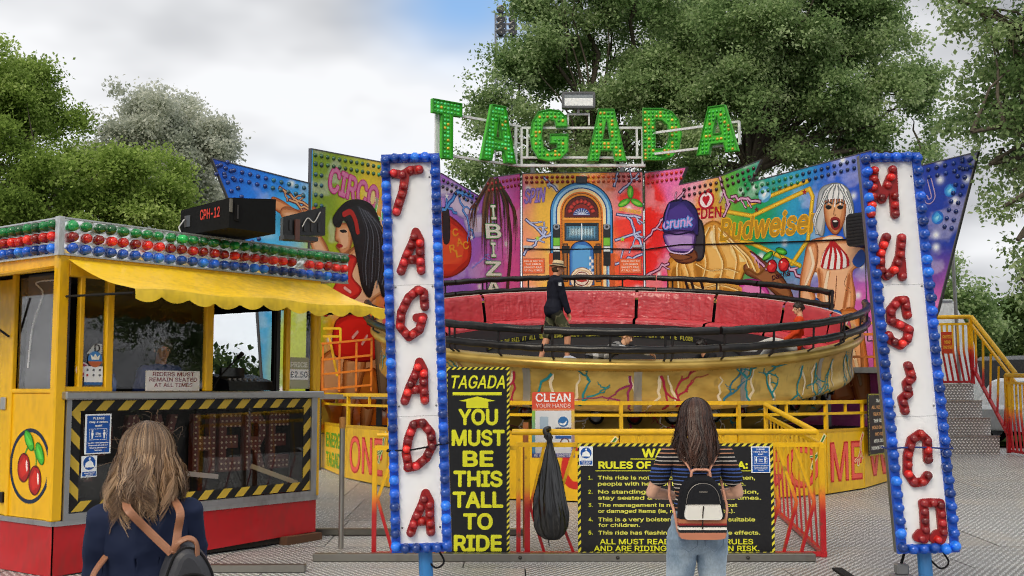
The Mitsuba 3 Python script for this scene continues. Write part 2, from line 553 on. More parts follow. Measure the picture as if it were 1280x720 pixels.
def limb(mb, rs, p0, p1, r0, r1, sag=0.12, n=7):
    p0, p1 = np.asarray(p0, float), np.asarray(p1, float)
    t = np.linspace(0, 1, n)[:, None]
    L = np.linalg.norm(p1 - p0)
    q = p0 + (p1 - p0) * t + rs.normal(size=(n, 3)) * L * 0.025 * np.sin(np.pi * t) + np.array([0, 0, 1]) * L * sag * np.sin(np.pi * t)
    mb.tube(q, np.linspace(r0, r1, n), 7)
    return q


def tree(name, label, base, fork, r, blobs, clusters, per, leaf, spread, palette, seed, group=None, gaps=0.42, gscale=0.8, droop=0.0, nlimb=26, cat='tree', lump=1.0):
    rs = np.random.default_rng(seed)
    t = thing(name, label, cat, group)
    v, f, c, C = foliage(rs, blobs, clusters, per, leaf, spread, palette, gaps, gscale, droop, lump)
    m = MB()
    m.add(v, f, c)
    part(t, 'crown', m, 'leaf')
    w = MB()
    base, fork = np.asarray(base, float), np.asarray(fork, float)
    limb(w, rs, base, fork, r * 1.25, r * 0.75, 0.0)
    part(t, 'trunk', w, 'bark')
    w = MB()
    for b in blobs:
        q = limb(w, rs, fork, b[0], r * 0.34, r * 0.09)
        for _ in range(3):
            e = C[rs.integers(len(C))]
            e = C[np.argsort(np.linalg.norm(C - b[0], axis=1))[rs.integers(min(len(C), max(4, len(C) // len(blobs))))]]
            limb(w, rs, q[rs.integers(3, 7)], e, r * 0.11, r * 0.02, n=5)
    for _ in range(nlimb):
        e = C[rs.integers(len(C))]
        limb(w, rs, fork, e, r * 0.13, r * 0.02, n=6)
    part(t, 'limbs', w, 'bark')
    return t


def blobs_px(lst, Y):
    """[(px, py, half width px, half height px, depth half m, dY), ...] -> ellipsoids standing at distance Y."""
    out = []
    for px, py, w, h, dep, dy in lst:
        y = Y + dy
        out.append((at(px, py, y), np.array([w * y / FOCAL, dep, h * y / FOCAL])))
    return out


DARK = [lin(c) for c in ('#48603a', '#78965f', '#a4bc84', '#cbdab0')]
FRESH = [lin(c) for c in ('#445a28', '#708a40', '#9cb65c', '#c6d888')]
SILVER = [lin(c) for c in ('#7a826e', '#b0b8a8', '#d4d8ca', '#eceee4')]

Y = 36.0
tree('broadleaf_tree', 'tall dark green tree behind the raised letter sign, its left edge beside the light mast', at(760, 560, Y), at(748, 250, Y), 0.38,
     blobs_px([(648, 125, 55, 52, 2.2, 0), (690, 40, 46, 60, 2.4, 0), (725, -40, 70, 80, 3, 0), (740, 60, 90, 90, 3, 0), (690, 190, 85, 50, 2.4, -1), (800, 150, 90, 70, 3, 0), (820, -40, 100, 80, 3, 0), (620, 195, 40, 35, 1.6, -1), (860, 60, 80, 80, 3, -1), (780, 230, 120, 40, 2, 0), (608, 165, 22, 35, 1.0, -1)], Y),
     10500, 24, 0.125, 0.17, DARK, 11, 'big dark trees behind the ride', gaps=0.44, gscale=1.15)
Y = 33.0
tree('broadleaf_tree', 'tall dark green tree with drooping boughs above the right part of the painted backdrop', at(925, 560, Y), at(935, 215, Y), 0.4,
     blobs_px([(940, 60, 90, 80, 3, 0), (1030, 40, 80, 70, 2.6, 0), (1100, 50, 42, 50, 1.8, 0), (1000, -50, 130, 70, 3, 0), (900, 150, 70, 60, 2.5, 0), (1000, 130, 75, 50, 2.4, 0), (1080, 125, 70, 42, 2, 0), (1150, 110, 26, 30, 1.2, 0), (1060, 175, 55, 25, 1.4, 0), (1130, 165, 40, 22, 1.0, -1), (1150, 200, 34, 22, 1.0, -1), (950, 195, 40, 35, 1.6, 0), (1010, 200, 45, 16, 1.2, 0), (870, 210, 45, 30, 1.5, 0)], Y),
     11000, 24, 0.12, 0.165, DARK, 12, 'big dark trees behind the ride', gaps=0.45, gscale=1.15, droop=0.3)
Y = 26.0
tree('leafy_tree', 'fresh green leafy tree behind the pay booth, leftmost in the picture', at(40, 560, Y), at(50, 300, Y), 0.3,
     blobs_px([(10, 130, 50, 70, 1.8, 0), (50, 180, 60, 60, 2, 0), (110, 225, 65, 50, 2, 0), (170, 235, 52, 42, 1.8, 0), (205, 255, 40, 28, 1.4, 0), (60, 260, 80, 50, 2, 0), (-40, 170, 60, 90, 2, 0), (150, 290, 90, 35, 1.8, 0), (20, 90, 30, 34, 1.2, 0)], Y),
     9000, 24, 0.092, 0.13, FRESH, 13, gaps=0.46, gscale=1.5, lump=0.8)
Y = 44.0
tree('silvery_tree', 'pale silvery green tree standing behind the fresh green leafy tree', at(215, 560, Y), at(215, 270, Y), 0.35,
     blobs_px([(165, 165, 42, 42, 2, 0), (215, 165, 50, 45, 2.2, 0), (255, 190, 35, 40, 1.8, 0), (190, 145, 34, 28, 1.4, 0), (225, 230, 50, 45, 2, 0), (150, 200, 35, 35, 1.6, 0), (258, 262, 32, 28, 1.4, 0), (275, 185, 14, 20, 0.8, 0)], Y),
     7000, 18, 0.15, 0.19, SILVER, 14, gaps=0.44, gscale=1.2, lump=0.85)
Y = 19.0
tree('overhanging_tree', 'dark leafy tree hanging into the picture above the steps', at(1480, 560, Y), at(1460, 230, Y), 0.35,
     blobs_px([(1225, 15, 32, 35, 1.0, 0), (1262, 60, 42, 55, 1.5, 0), (1240, 130, 34, 40, 1.2, 0), (1275, 170, 46, 52, 1.5, 0), (1215, 165, 20, 28, 0.6, -.5), (1280, 245, 24, 40, 1, 0), (1262, 215, 24, 24, .8, 0), (1340, 100, 90, 130, 2.5, 0), (1200, 2, 16, 18, 0.5, 0), (1284, 320, 14, 36, 0.7, 0), (1290, 375, 14, 20, 0.6, 0), (1255, 258, 18, 20, .6, -.5), (1272, 300, 12, 26, .5, -.5), (1278, 350, 9, 24, .4, -.5), (1238, 205, 18, 18, .6, 0), (1420, 0, 120, 160, 3, 1), (1300, -60, 120, 60, 2, 0)], Y) + [(V3(11.5, 15, 6.5), V3(2.6, 2.5, 3.0)), (V3(13.5, 11.5, 5.5), V3(2.6, 2.4, 3.2))],
     17500, 19, 0.095, 0.12, DARK, 15, gaps=0.40, gscale=1.4, droop=0.4)
Y = 48.0
tree('thin_tree', 'thin airy tree behind the white cabin by the steps', at(1210, 520, Y), at(1208, 440, Y), 0.16,
     blobs_px([(1195, 365, 26, 40, 1.2, 0), (1215, 395, 30, 26, 1.2, 0), (1180, 400, 30, 30, 1.2, 0), (1235, 415, 22, 20, 1, 0)], Y),
     700, 12, 0.20, 0.24, DARK, 16, gaps=0.34)
Y = 52.0
tree('bushy_tree', 'green bushy tree closing the view beyond the steps, at the far right', at(1270, 520, Y), at(1268, 450, Y), 0.25,
     blobs_px([(1270, 420, 45, 38, 2, 0), (1235, 440, 36, 30, 1.6, 0), (1300, 395, 40, 50, 2, 0), (1210, 452, 34, 26, 1.6, 0), (1180, 455, 40, 26, 1.6, 0)], Y),
     1700, 13, 0.26, 0.28, [lin(c) for c in ('#22331a', '#3a4d26', '#56703a', '#7a8c58')], 17, gaps=0.3)

# ------------------------------------------------------------------ painted backdrop of the ride
BK = 1.05
PC = facing((0.18 * BK, 25.0 * BK, 0), (1, 0))                       # middle panel
PL = facing((-3.46 * BK, 19.5 * BK, 0), (0.18 + 3.46, 25 - 19.5))    # left wall, left end at x = 0
PR = facing((2.9 * BK, 25.0 * BK, 0), (6.36 - 2.9, 20.3 - 25))       # right wall, left end at x = 0
PLW = facing((-4.95 * BK, 18.1 * BK, 0), (1.49, 1.4))                # left wing
PRW = facing((6.36 * BK, 20.3 * BK, 0), (1.3, -1.75))                # right wing


def stops(u, table):
    c = mi.Color3f(*table[0][1])
    for (a, _), (b, col) in zip(table[:-1], table[1:]):
        c = mix(c, col, smoothstep(a, b, u))
    return c


L_ = lambda h: tuple(float(x) for x in lin(h))


def mural_ground(p, n, uv):
    """Airbrushed clouds of colour: uv.x runs along the unrolled backdrop (middle panel 0 to 2.73), uv.y is height in metres."""
    u, v = uv.x, uv.y
    wob = fbm(u * 0.9 + 5, v * 0.9, 0.0, 3) - 0.5
    t = u + 1.3 * wob
    tl = u + 0.7 * wob
    wing = stops(t - 0.25 * (v - 3), [(-10.2, L_('#0a2f9c')), (-8.6, L_('#1c6fd0')), (-7.6, L_('#3fa0d8')), (-7.0, L_('#a8b83a'))])
    wall = stops(tl - 0.2 * (v - 4), [(-6.9, L_('#748f12')), (-6.1, L_('#a3ae1c')), (-5.6, L_('#dcb81c')), (-5.1, L_('#e48a3a')), (-4.6, L_('#cc4f92')), (-3.8, L_('#9a62bc')), (-2.4, L_('#8658b8')), (-1.1, L_('#b65fae')), (-0.2, L_('#c84f98'))])
    left = dr.select(u < -6.94, wing, wall)
    mid = stops(u + 0.8 * wob, [(0.0, L_('#c9589f')), (0.35, L_('#d98a62')), (0.75, L_('#eda436')), (1.5, L_('#f0a22c')), (2.0, L_('#e2632a')), (2.35, L_('#d6301f')), (2.73, L_('#c92018'))])
    right = stops(t, [(2.9, L_('#cf1f16')), (3.35, L_('#d22a2a')), (3.9, L_('#d9659f')), (4.5, L_('#e8879c')), (5.0, L_('#d88a3a')), (5.6, L_('#4f9a33')), (6.3, L_('#128a4e')), (7.3, L_('#2089b0')), (8.3, L_('#1850b8')), (9.6, L_('#0c2f95')), (11, L_('#0a2a86'))])
    pink = smoothstep(4.2, 3.0, v + 1.2 * wob) * smoothstep(4.0, 5.2, u)
    right = mix(right, L_('#c85a9c'), 0.85 * pink)
    warm = smoothstep(3.9, 2.6, v + wob) * smoothstep(-6.8, -6.2, u) * smoothstep(-3.4, -4.6, u)
    left = mix(left, L_('#e06a18'), warm)
    c = dr.select(u < 0, left, dr.select(u < 2.735, mid, right))
    f1, f2, r = voronoi(u * 2.1 + 0.3, v * 2.1)
    glow = dr.select(r > 0.72, dr.exp(-dr.square(f1 / 0.13)), 0.0)
    c = mix(c, (0.8, 0.85, 0.9), 0.75 * glow)
    cloud = smoothstep(0.52, 0.72, fbm(u * 1.9, v * 2.6, 4.0, 4))
    c = mix(c, (0.75, 0.72, 0.85), 0.22 * cloud)
    c = mi.Color3f(dr.minimum(c * 1.35, 0.85))
    return c * (0.92 + 0.16 * noise(u * 40, v * 40))


scene['mural_ground'] = two({'type': 'principled', 'base_color': proc(mural_ground), 'roughness': 0.38, 'specular': 0.45})


def panel(name, label, frame, u0, outline, bulbs, art, group='painted backdrop panels'):
    """outline and bulb rows are plane metres; art(frame, key) adds the paintings."""
    t = thing(name, label, 'backdrop panel', group)
    m = MB(frame, lin('#303038'))
    m.uvf = lambda w: np.stack([(w - frame.o) @ frame.ex + u0, w[:, 2]], 1)
    g = Polygon(outline).buffer(0)
    m.prism(g, -0.05, 0.0, back=True)
    part(t, 'board', m, 'mural_ground')
    e = MB(frame, lin('#6b6b70'))
    e.prism(g.buffer(0.012, join_style=2).difference(g.buffer(-0.006)), -0.056, 0.012)
    part(t, 'edging', e, 'metal')
    b = MB(frame)
    for x, y, c in bulbs:
        cap(b, x, y, 0.0, 0.042, c)
    part(t, 'bulbs', b, 'gloss', kind='stuff')
    art(frame, t)
    return t


def cap(mb, x, y, z, r, col, n=8):
    """A coloured plastic cap over a bulb, with its collar."""
    c = lin(col) if isinstance(col, str) else np.asarray(col)
    th = np.linspace(0, 2 * np.pi, n, endpoint=False)
    prof = [(1.0, 0.0), (1.0, 0.28), (0.86, 0.72), (0.5, 1.0), (0.0, 1.08)]
    v = np.array([[(x + r * a * math.cos(q), y + r * a * math.sin(q), z + r * h * 0.9) for a, h in prof] for q in th])
    mb.surf(v, c, closed_u=True)


def rows(frame, pxs, step, inset, k, cols, rs):
    """Bulbs in k rows along a line of picture points, step metres apart."""
    out = []
    P = np.array([frame.px(*p) for p in pxs])
    for a, b in zip(P[:-1], P[1:]):
        d = (b - a) / np.linalg.norm(b - a)
        nrm = np.array([d[1], -d[0]])
        n = max(1, int(np.linalg.norm(b - a) / step))
        for i in range(n):
            for j in range(k):
                q = a + (b - a) * (i + 0.5) / n + nrm * (inset + j * step * 0.95)
                c = cols((i + 0.5) / n) if callable(cols) else cols
                out.append((q[0], q[1], lin(c) * rs.uniform(0.6, 1.25)))
    return out


def bolt(m, pts, w, z, col, dark=None, seed=0, depth=2):
    """A painted lightning flash with branches; pts in plane metres."""
    rr = random.Random(seed)

    def walk(a, b, w, d):
        n = max(4, int(np.hypot(*(b - a)) / 0.10))
        q = [a + (b - a) * i / n + np.array([rr.gauss(0, 1), rr.gauss(0, 1)]) * np.hypot(*(b - a)) * 0.035 * (0 < i < n) for i in range(n + 1)]
        ls = LineString(q)
        if dark is not None:
            m.sheet(ls.buffer(w * 1.1, cap_style=3), z, dark)
        m.sheet(ls.buffer(w * 0.5, cap_style=3), z + 0.0015, col)
        if d:
            for _ in range(2):
                i = rr.randrange(1, n)
                dv = (b - a) * rr.uniform(0.25, 0.5)
                an = rr.choice((-1, 1)) * rr.uniform(0.5, 1.0)
                dv = np.array([dv[0] * math.cos(an) - dv[1] * math.sin(an), dv[0] * math.sin(an) + dv[1] * math.cos(an)])
                walk(q[i], q[i] + dv, w * 0.6, d - 1)
    pts = [np.array(p) for p in pts]
    for a, b in zip(pts[:-1], pts[1:]):
        walk(a, b, w, depth)


def P(frame, pts, n=6):
    return blob(frame.pxs(pts), n)


def PS(frame, pts):
    g = Polygon(frame.pxs(pts))
    return g if g.is_valid else g.buffer(0)


def star(m, x, y, r, z, col):
    q = [(x + r * (1 if i % 2 == 0 else 0.4) * math.sin(i * math.pi / 5), y + r * (1 if i % 2 == 0 else 0.4) * math.cos(i * math.pi / 5)) for i in range(10)]
    m.sheet(Polygon(q), z, col)


def texpx(m, F, s, a, b, h_px, z, col, shear=0.0, outline=None, oz=0.0):
    """Lettering whose baseline runs from picture point a to b; h_px: capital height in picture pixels at a."""
    p, q = F.px(*a), F.px(*b)
    h = F.px(a[0], a[1] - h_px)[1] - p[1]
    rot = math.atan2(q[1] - p[1], q[0] - p[0])
    w = np.hypot(*(q - p))
    if outline is not None:
        for dx, dy in ((-1, 0), (1, 0), (0, 1), (0, -1)):
            m.text(s, p[0] + dx * oz, p[1] + dy * oz, h, z - 0.0022, w, outline, 'l', True, 0.0015, shear, rot=rot)
    m.text(s, p[0], p[1], h, z, w, col, 'l', True, 0.0015, shear, rot=rot)


rsm = np.random.default_rng(21)
SKIN = [(0, '#8a4218'), (0.03, '#b86328'), (0.08, '#da8a4c'), (0.15, '#efb07a')]
SKIN_W = [(0, '#8a4a26'), (0.02, '#b5683a'), (0.06, '#dc9662'), (0.13, '#f2bd92')]


# ---- middle panel: the jukebox
def art_mid(F, t):
    m = MB(F)
    jx = F.px(727, 300)[0]
    y0, S = 4.15, 1.0
    top = F.px(727, 228)[1]
    arch = lambda r, base, cy: unary_union([Point(jx, cy).buffer(r, quad_segs=16).intersection(sbox(jx - r, cy, jx + r, cy + r)), sbox(jx - r, base, jx + r, cy + 0.001)])
    cy = top - 0.72
    for k, (r, c) in enumerate([(0.735, '#1b2a4a'), (0.71, '#3d8fd0'), (0.66, '#9ad0ef'), (0.60, '#1f4f96'), (0.57, '#f4dca0'), (0.50, '#e07a20'), (0.465, '#2a1410'), (0.45, '#d9861f')]):
        m.sheet(arch(r, 3.0, cy), 0.004 + 0.0018 * k, c)
    z = 0.022
    m.air(arch(0.40, cy - 0.12, cy), [(0, '#180606'), (0.03, '#5a1210'), (0.12, '#8c1d18')], z)
    for i in range(9):                                                       # swags of the red curtain
        a = math.pi * (i + 0.5) / 9
        q = Point(jx + 0.27 * math.cos(a), cy + 0.27 * math.sin(a)).buffer(0.07)
        m.air(q, [(0, '#3a0908'), (0.03, '#b52a22'), (0.06, '#d8493a')], z + 0.003)
    m.sheet(Polygon([(jx + 0.2 * math.cos(a), cy - 0.06 + 0.17 * math.sin(a)) for a in np.linspace(0, math.pi, 16)]), z + 0.006, '#27478f')
    for a in np.linspace(0.1, math.pi - 0.1, 9):
        m.sheet(LineString([(jx + 0.03 * math.cos(a), cy - 0.04), (jx + 0.18 * math.cos(a), cy - 0.05 + 0.15 * math.sin(a))]).buffer(0.007), z + 0.008, '#cfd8ee')
    m.sheet(sbox(jx - 0.45, cy - 0.17, jx + 0.45, cy - 0.12), z + 0.008, '#f0a848')
    m.air(sbox(jx - 0.40, cy - 0.66, jx + 0.40, cy - 0.24), [(0, '#0a1018'), (0.02, '#20394f'), (0.10, '#5e9fc4'), (0.17, '#bfe2f0')], z)
    for i in range(22):
        x = jx - 0.38 + i * 0.0345
        m.sheet(sbox(x, cy - 0.62, x + 0.012, cy - 0.32), z + 0.004, '#12283f')
    m.sheet(sbox(jx - 0.36, cy - 0.31, jx + 0.36, cy - 0.26), z + 0.005, '#16202c')
    m.sheet(sbox(jx - 0.012, cy - 0.64, jx + 0.012, cy - 0.25), z + 0.006, '#dfeaf2')
    for s in (-1, 1):
        for i, (c, h) in enumerate([('#20242c', 0.30), ('#76c53a', 0.20), ('#d8e8ea', 0.14), ('#14161c', 0.32)]):
            yy = cy - 0.28 - [0, 0.30, 0.50, 0.64][i]
            m.air(sbox(jx + s * 0.585 - 0.085, yy - h, jx + s * 0.585 + 0.085, yy), [(0, '#101218'), (0.02, c)], z + 0.004)
        m.sheet(Point(jx + s * 0.585, cy - 0.33).buffer(0.07).difference(Point(jx + s * 0.585, cy - 0.33).buffer(0.035)), z + 0.009, '#8f98a4')
        m.air(sbox(jx + s * 0.38 - 0.06, cy - 1.62, jx + s * 0.38 + 0.06, cy - 0.72), [(0, '#101010'), (0.015, '#4a2a16'), (0.05, '#a8682c')], z + 0.002)
        m.sheet(sbox(jx + s * 0.37 - 0.09, cy - 0.95, jx + s * 0.37 + 0.09, cy - 0.78), z + 0.006, '#15171d')
        m.sheet(sbox(jx + s * 0.70 - 0.06, cy - 1.9, jx + s * 0.70 + 0.06, cy - 0.95), z - 0.002, '#c9551f')
    m.air(arch(0.29, cy - 1.7, cy - 0.95), [(0, '#0c1a3a'), (0.03, '#2a69b8'), (0.10, '#5aa5e2')], z + 0.004)
    for i in range(6):                                                        # chequered edge
        for j in range(2):
            if (i + j) % 2:
                m.sheet(sbox(jx + 0.17 + j * 0.05, cy - 1.45 + i * 0.07, jx + 0.22 + j * 0.05, cy - 1.38 + i * 0.07), z + 0.012, '#e8e8e8')
    m.air(Point(jx, cy - 1.55).buffer(0.27), [(0, '#8c4a1f'), (0.02, '#efe2c8'), (0.06, '#d8b890'), (0.09, '#f2ead8')], z + 0.014)
    m.air(Point(jx, cy - 1.55).buffer(0.17), [(0, '#7a2a20'), (0.03, '#e8d8c8')], z + 0.018)
    m.sheet(Polygon([(jx - 0.13, cy - 1.60), (jx, cy - 1.48), (jx + 0.13, cy - 1.60), (jx, cy - 1.63)]), z + 0.021, '#b03028')
    m.sheet(Point(jx - 0.05, cy - 1.50).buffer(0.03), z + 0.023, '#2f6fae')
    m.air(sbox(jx - 0.13, top - 0.03, jx + 0.13, top + 0.14), [(0, '#101014'), (0.03, '#33343c')], z + 0.02)
    part(t, 'painted_jukebox', m, 'print', 'painted jukebox with blue arch and orange cabinet')
    m = MB(F)
    for k, (a, b) in enumerate([((655, 318), (682, 290)), ((658, 275), (682, 296)), ((660, 300), (690, 293)), ((772, 268), (800, 272)), ((770, 300), (800, 290)), ((785, 272), (803, 312)), ((775, 240), (798, 218)), ((768, 232), (772, 216)), ((680, 222), (696, 238)), ((770, 330), (802, 318))]):
        bolt(m, F.pxs([a, b]), 0.035, 0.004, lin('#b9c6ee'), lin('#44406e'), k + 3, 1)
    part(t, 'painted_lightning', m, 'print')
    m = MB(F)
    for k, a in enumerate((90, 210, 330)):                                    # three green petals
        c = F.px(788, 249)
        q = affinity.rotate(affinity.scale(Point(c[0] + 0.17, c[1]).buffer(0.1), 1.6, 0.75), a, origin=tuple(c))
        m.air(q, [(0, '#1c5a10'), (0.012, '#3fae1c'), (0.06, '#8fe04a')], 0.012)
    texpx(m, F, 'amnesia', (773, 263), (800, 268), 6, 0.012, lin('#f0c83a'), 0.25)
    texpx(m, F, 'SPIN', (655, 254), (680, 252), 17, 0.012, lin('#9a7fd0'), 0.2, lin('#5a3a9a'), 0.01)
    for x0, x1 in ((652, 681), (774, 802)):
        a, b = F.px(x0, 342), F.px(x1, 323)
        m.air(sbox(a[0], a[1], b[0], b[1]), [(0, '#8a2a18'), (0.02, '#e0653a'), (0.05, '#e8703c')], 0.006)
        for i, s in enumerate(('HOLD ON TO', 'THE GREEN', 'SAFETY RAIL', 'AT ALL TIMES')):
            m.text(s, (a[0] + b[0]) / 2, b[1] - 0.085 - i * 0.072, 0.042, 0.012, (b[0] - a[0]) * (0.8 if i != 1 else 0.66), lin('#f4e2d0'), 'c')
    for x, y in ((672, 298), (778, 299), (690, 325)):
        q = F.px(x, y)
        star(m, q[0], q[1], 0.07, 0.012, lin('#a8d83a'))
    part(t, 'painted_lettering', m, 'print', 'painted lettering and green three-petal emblem')


out = [tuple(PC.px(*p)) for p in ((653, 217), (803, 215))]
outline = [(0.02, 1.0), (out[0][0], 1.0), out[0], out[1], (out[1][0], 1.0)]
rb = rows(PC, [(655, 218), (802, 216)], 0.118, 0.075, 2, lambda t: '#8c1010' if t < 0.45 or t > 0.8 else '#e06a3a', rsm)
panel('backdrop_panel', 'orange and pink painted panel with a jukebox, behind the ride', PC, 0.0, outline[1:], rb, art_mid)


# ---- left wall: dark-haired woman, red ball, palm
def art_left(F, t):
    m = MB(F)
    z = 0.004
    air = lambda pts, st, zz, n=6: m.air(P(F, pts, n), st, zz)
    # far arm behind the head, torso, arm, legs
    air([(356, 258), (380, 268), (405, 300), (412, 320), (404, 330), (392, 322), (385, 300), (352, 272)], SKIN_W, z)
    air([(430, 322), (455, 300), (490, 300), (520, 330), (510, 352), (470, 372), (450, 400), (430, 405), (420, 380), (432, 352)], SKIN_W, z + 0.003)
    air([(416, 330), (436, 318), (446, 325), (440, 345), (452, 362), (440, 376), (418, 380), (408, 396), (400, 384), (420, 352)], [(0, '#8a1410'), (0.03, '#c01a14'), (0.08, '#e23026')], z + 0.006)
    air([(420, 400), (452, 392), (472, 404), (474, 440), (462, 452), (432, 450), (416, 440)], [(0, '#7a100c'), (0.04, '#c01612'), (0.12, '#e8241c')], z + 0.006)
    air([(402, 445), (428, 432), (440, 448), (436, 476), (420, 500), (404, 500), (398, 470)], SKIN, z + 0.004)
    air([(430, 448), (456, 448), (452, 480), (442, 510), (438, 545), (424, 545), (428, 500)], SKIN, z + 0.0055)
    air([(452, 440), (474, 430), (482, 460), (470, 500), (460, 540), (450, 540), (452, 480)], SKIN, z + 0.002)
    air([(445, 470), (468, 460), (476, 492), (462, 512), (448, 500)], [(0, '#8a3a10'), (0.05, '#d26a1c'), (0.15, '#e8862a')], z + 0.0022)
    # head and black hair
    air([(420, 282), (428, 278), (438, 284), (440, 300), (436, 314), (428, 320), (423, 313), (419, 308), (422, 303), (418, 299)], SKIN_W, z + 0.009)
    m.sheet(P(F, [(420, 306), (425, 305), (428, 308), (423, 310)]), z + 0.012, lin('#a8201a'))
    m.sheet(P(F, [(424, 288), (430, 287), (433, 290), (427, 291)]), z + 0.012, lin('#1a0d0a'))
    m.air(P(F, [(416, 270), (432, 252), (452, 250), (468, 262), (480, 300), (486, 352), (478, 372), (470, 350), (462, 372), (452, 360), (446, 330), (440, 300), (430, 276), (424, 284), (417, 282)]), [(0, '#050506'), (0.05, '#0c0d12'), (0.14, '#181a20')], z + 0.013)
    for k in range(9):
        x = 446 + k * 4.2
        q = smoothline([(446 + k * 1.8, 258 + k), (456 + k * 3, 290), (x + 6, 330), (x + 8 - k, 352 + 4 * (k % 3))], 5)
        m.sheet(LineString(F.pxs(q)).buffer(0.012), z + 0.016, lin('#5c636e' if k % 2 else '#2f343c'))
    m.sheet(LineString(F.pxs(smoothline([(429, 268), (437, 265), (443, 275), (446, 290)], 5))).buffer(0.055), z + 0.019, lin('#b8231c'))
    for a, b in (((425, 345), (432, 352)), ((446, 415), (440, 422)), ((458, 420), (452, 430)), ((430, 360), (437, 365))):
        m.sheet(LineString(F.pxs([a, b])).buffer(0.03), z + 0.013, lin('#f4b0a8'))
    m.air(P(F, [(468, 400), (482, 395), (484, 500), (476, 510), (470, 470)]), [(0, '#3a2c22'), (0.03, '#8a7258'), (0.1, '#a89070')], z + 0.007)
    m.sheet(LineString(F.pxs(smoothline([(455, 395), (465, 404), (480, 410), (490, 412)], 5))).buffer(0.05), z + 0.011, lin('#2a2c32'))
    part(t, 'painted_woman', m, 'print', 'painted woman in red with long black hair')
    m = MB(F)
    # the red ball with letters, clouds behind
    for c in ([(555, 250), (575, 240), (600, 260), (580, 275)], [(580, 270), (610, 268), (620, 290), (590, 296)], [(548, 230), (575, 232), (570, 246), (550, 246)]):
        m.air(P(F, c), [(0, '#8d78c0'), (0.05, '#b8a6d8'), (0.12, '#d8cce8')], 0.0025)
    m.air(P(F, [(520, 300), (545, 266), (570, 275), (588, 300), (586, 330), (565, 346), (540, 346), (520, 330)], 8), [(0, '#7a1408'), (0.05, '#b8200e'), (0.15, '#e0381a'), (0.3, '#f0562c')], 0.004)
    m.air(P(F, [(553, 262), (561, 264), (562, 300), (554, 302)]), [(0, '#050505'), (0.03, '#1e1e22')], 0.008)
    for i, (ch, x, y) in enumerate((('C', 566, 296), ('A', 571, 308), ('R', 562, 316), ('L', 570, 322), ('C', 579, 312))):
        texpx(m, F, ch, (x, y), (x + 7, y - 2), 9, 0.009, lin('#f0a02a'))
    bolt(m, F.pxs([(553, 262), (572, 240), (590, 246)]), 0.05, 0.007, lin('#4f9fe8'), lin('#1a4aa0'), 5, 1)
    bolt(m, F.pxs([(574, 248), (592, 296)]), 0.03, 0.007, lin('#6fb0f0'), lin('#2a4ab0'), 6, 1)
    bolt(m, F.pxs([(590, 335), (610, 318)]), 0.03, 0.007, lin('#8a8ae8'), None, 7, 1)
    for x, y in ((558, 245), (589, 297), (600, 236)):
        q = F.px(x, y)
        star(m, q[0], q[1], 0.08, 0.009, lin('#f2f2f8'))
    part(t, 'painted_ball', m, 'print', 'painted red ball with orange letters')
    m = MB(F)
    for k in range(46):                                                       # palm fronds hanging from the crown
        a = rsm.uniform(-1, 1)
        top = (617 + 4 * a, 222 + 6 * rsm.random())
        mid = (617 + 22 * a, 236 + 16 * abs(a))
        end = (617 + 30 * a + rsm.uniform(-4, 4), 262 + rsm.uniform(20, 75) * (1.2 - 0.5 * abs(a)))
        q = smoothline([top, mid, ((mid[0] + end[0]) / 2 + 4 * a, (mid[1] + end[1]) / 2 - 4), end], 5)
        pl = np.array(F.pxs(q))
        wd = 0.030 * (1 - np.linspace(0, 1, len(pl)) ** 1.5) + 0.003
        nn = np.gradient(pl, axis=0)
        nn = np.stack([-nn[:, 1], nn[:, 0]], 1) / np.linalg.norm(nn, axis=1, keepdims=True)
        g = Polygon(np.vstack([pl + nn * wd[:, None], (pl - nn * wd[:, None])[::-1]])).buffer(0)
        m.sheet(g, 0.012 + 0.0012 * (k % 9), lin(['#3a2418', '#5a3a22', '#2f3a22', '#6a3030', '#221612', '#7a5436'][k % 6]))
    m.sheet(LineString(F.pxs(smoothline([(632, 250), (638, 300), (634, 360), (628, 420)], 6))).buffer(0.06), 0.010, lin('#3a1a24'))
    part(t, 'painted_palm', m, 'print', 'painted palm crown with hanging brown fronds')
    m = MB(F)
    for i, ch in enumerate('IBIZA'):
        y = 274 + i * 23.4
        w = 6 if ch == 'I' else 19
        texpx(m, F, ch, (616 - w / 2, y), (616 + w / 2, y), 17, 0.030, lin('#eef2e6'), 0.0, lin('#1f8a3a'), 0.018)
    texpx(m, F, 'CIRCO', (409, 237), (470, 263), 30, 0.010, lin('#d87aa8'), 0.05, lin('#c02a7a'), 0.022)
    texpx(m, F, 'LO', (466, 272), (487, 281), 26, 0.010, lin('#4fd03a'), 0.05, lin('#eaf4d8'), 0.022)
    texpx(m, F, 'CO', (489, 283), (512, 292), 26, 0.010, lin('#4fd03a'), 0.05, lin('#eaf4d8'), 0.022)
    for x, y in ((428, 425), (408, 480), (402, 520)):
        q = F.px(x, y)
        m.air(Point(*q).buffer(0.25), [(0, '#d8862a'), (0.1, '#f0c850')], 0.003)
    part(t, 'painted_lettering', m, 'print', 'painted lettering, pink and green above, white down the palm')


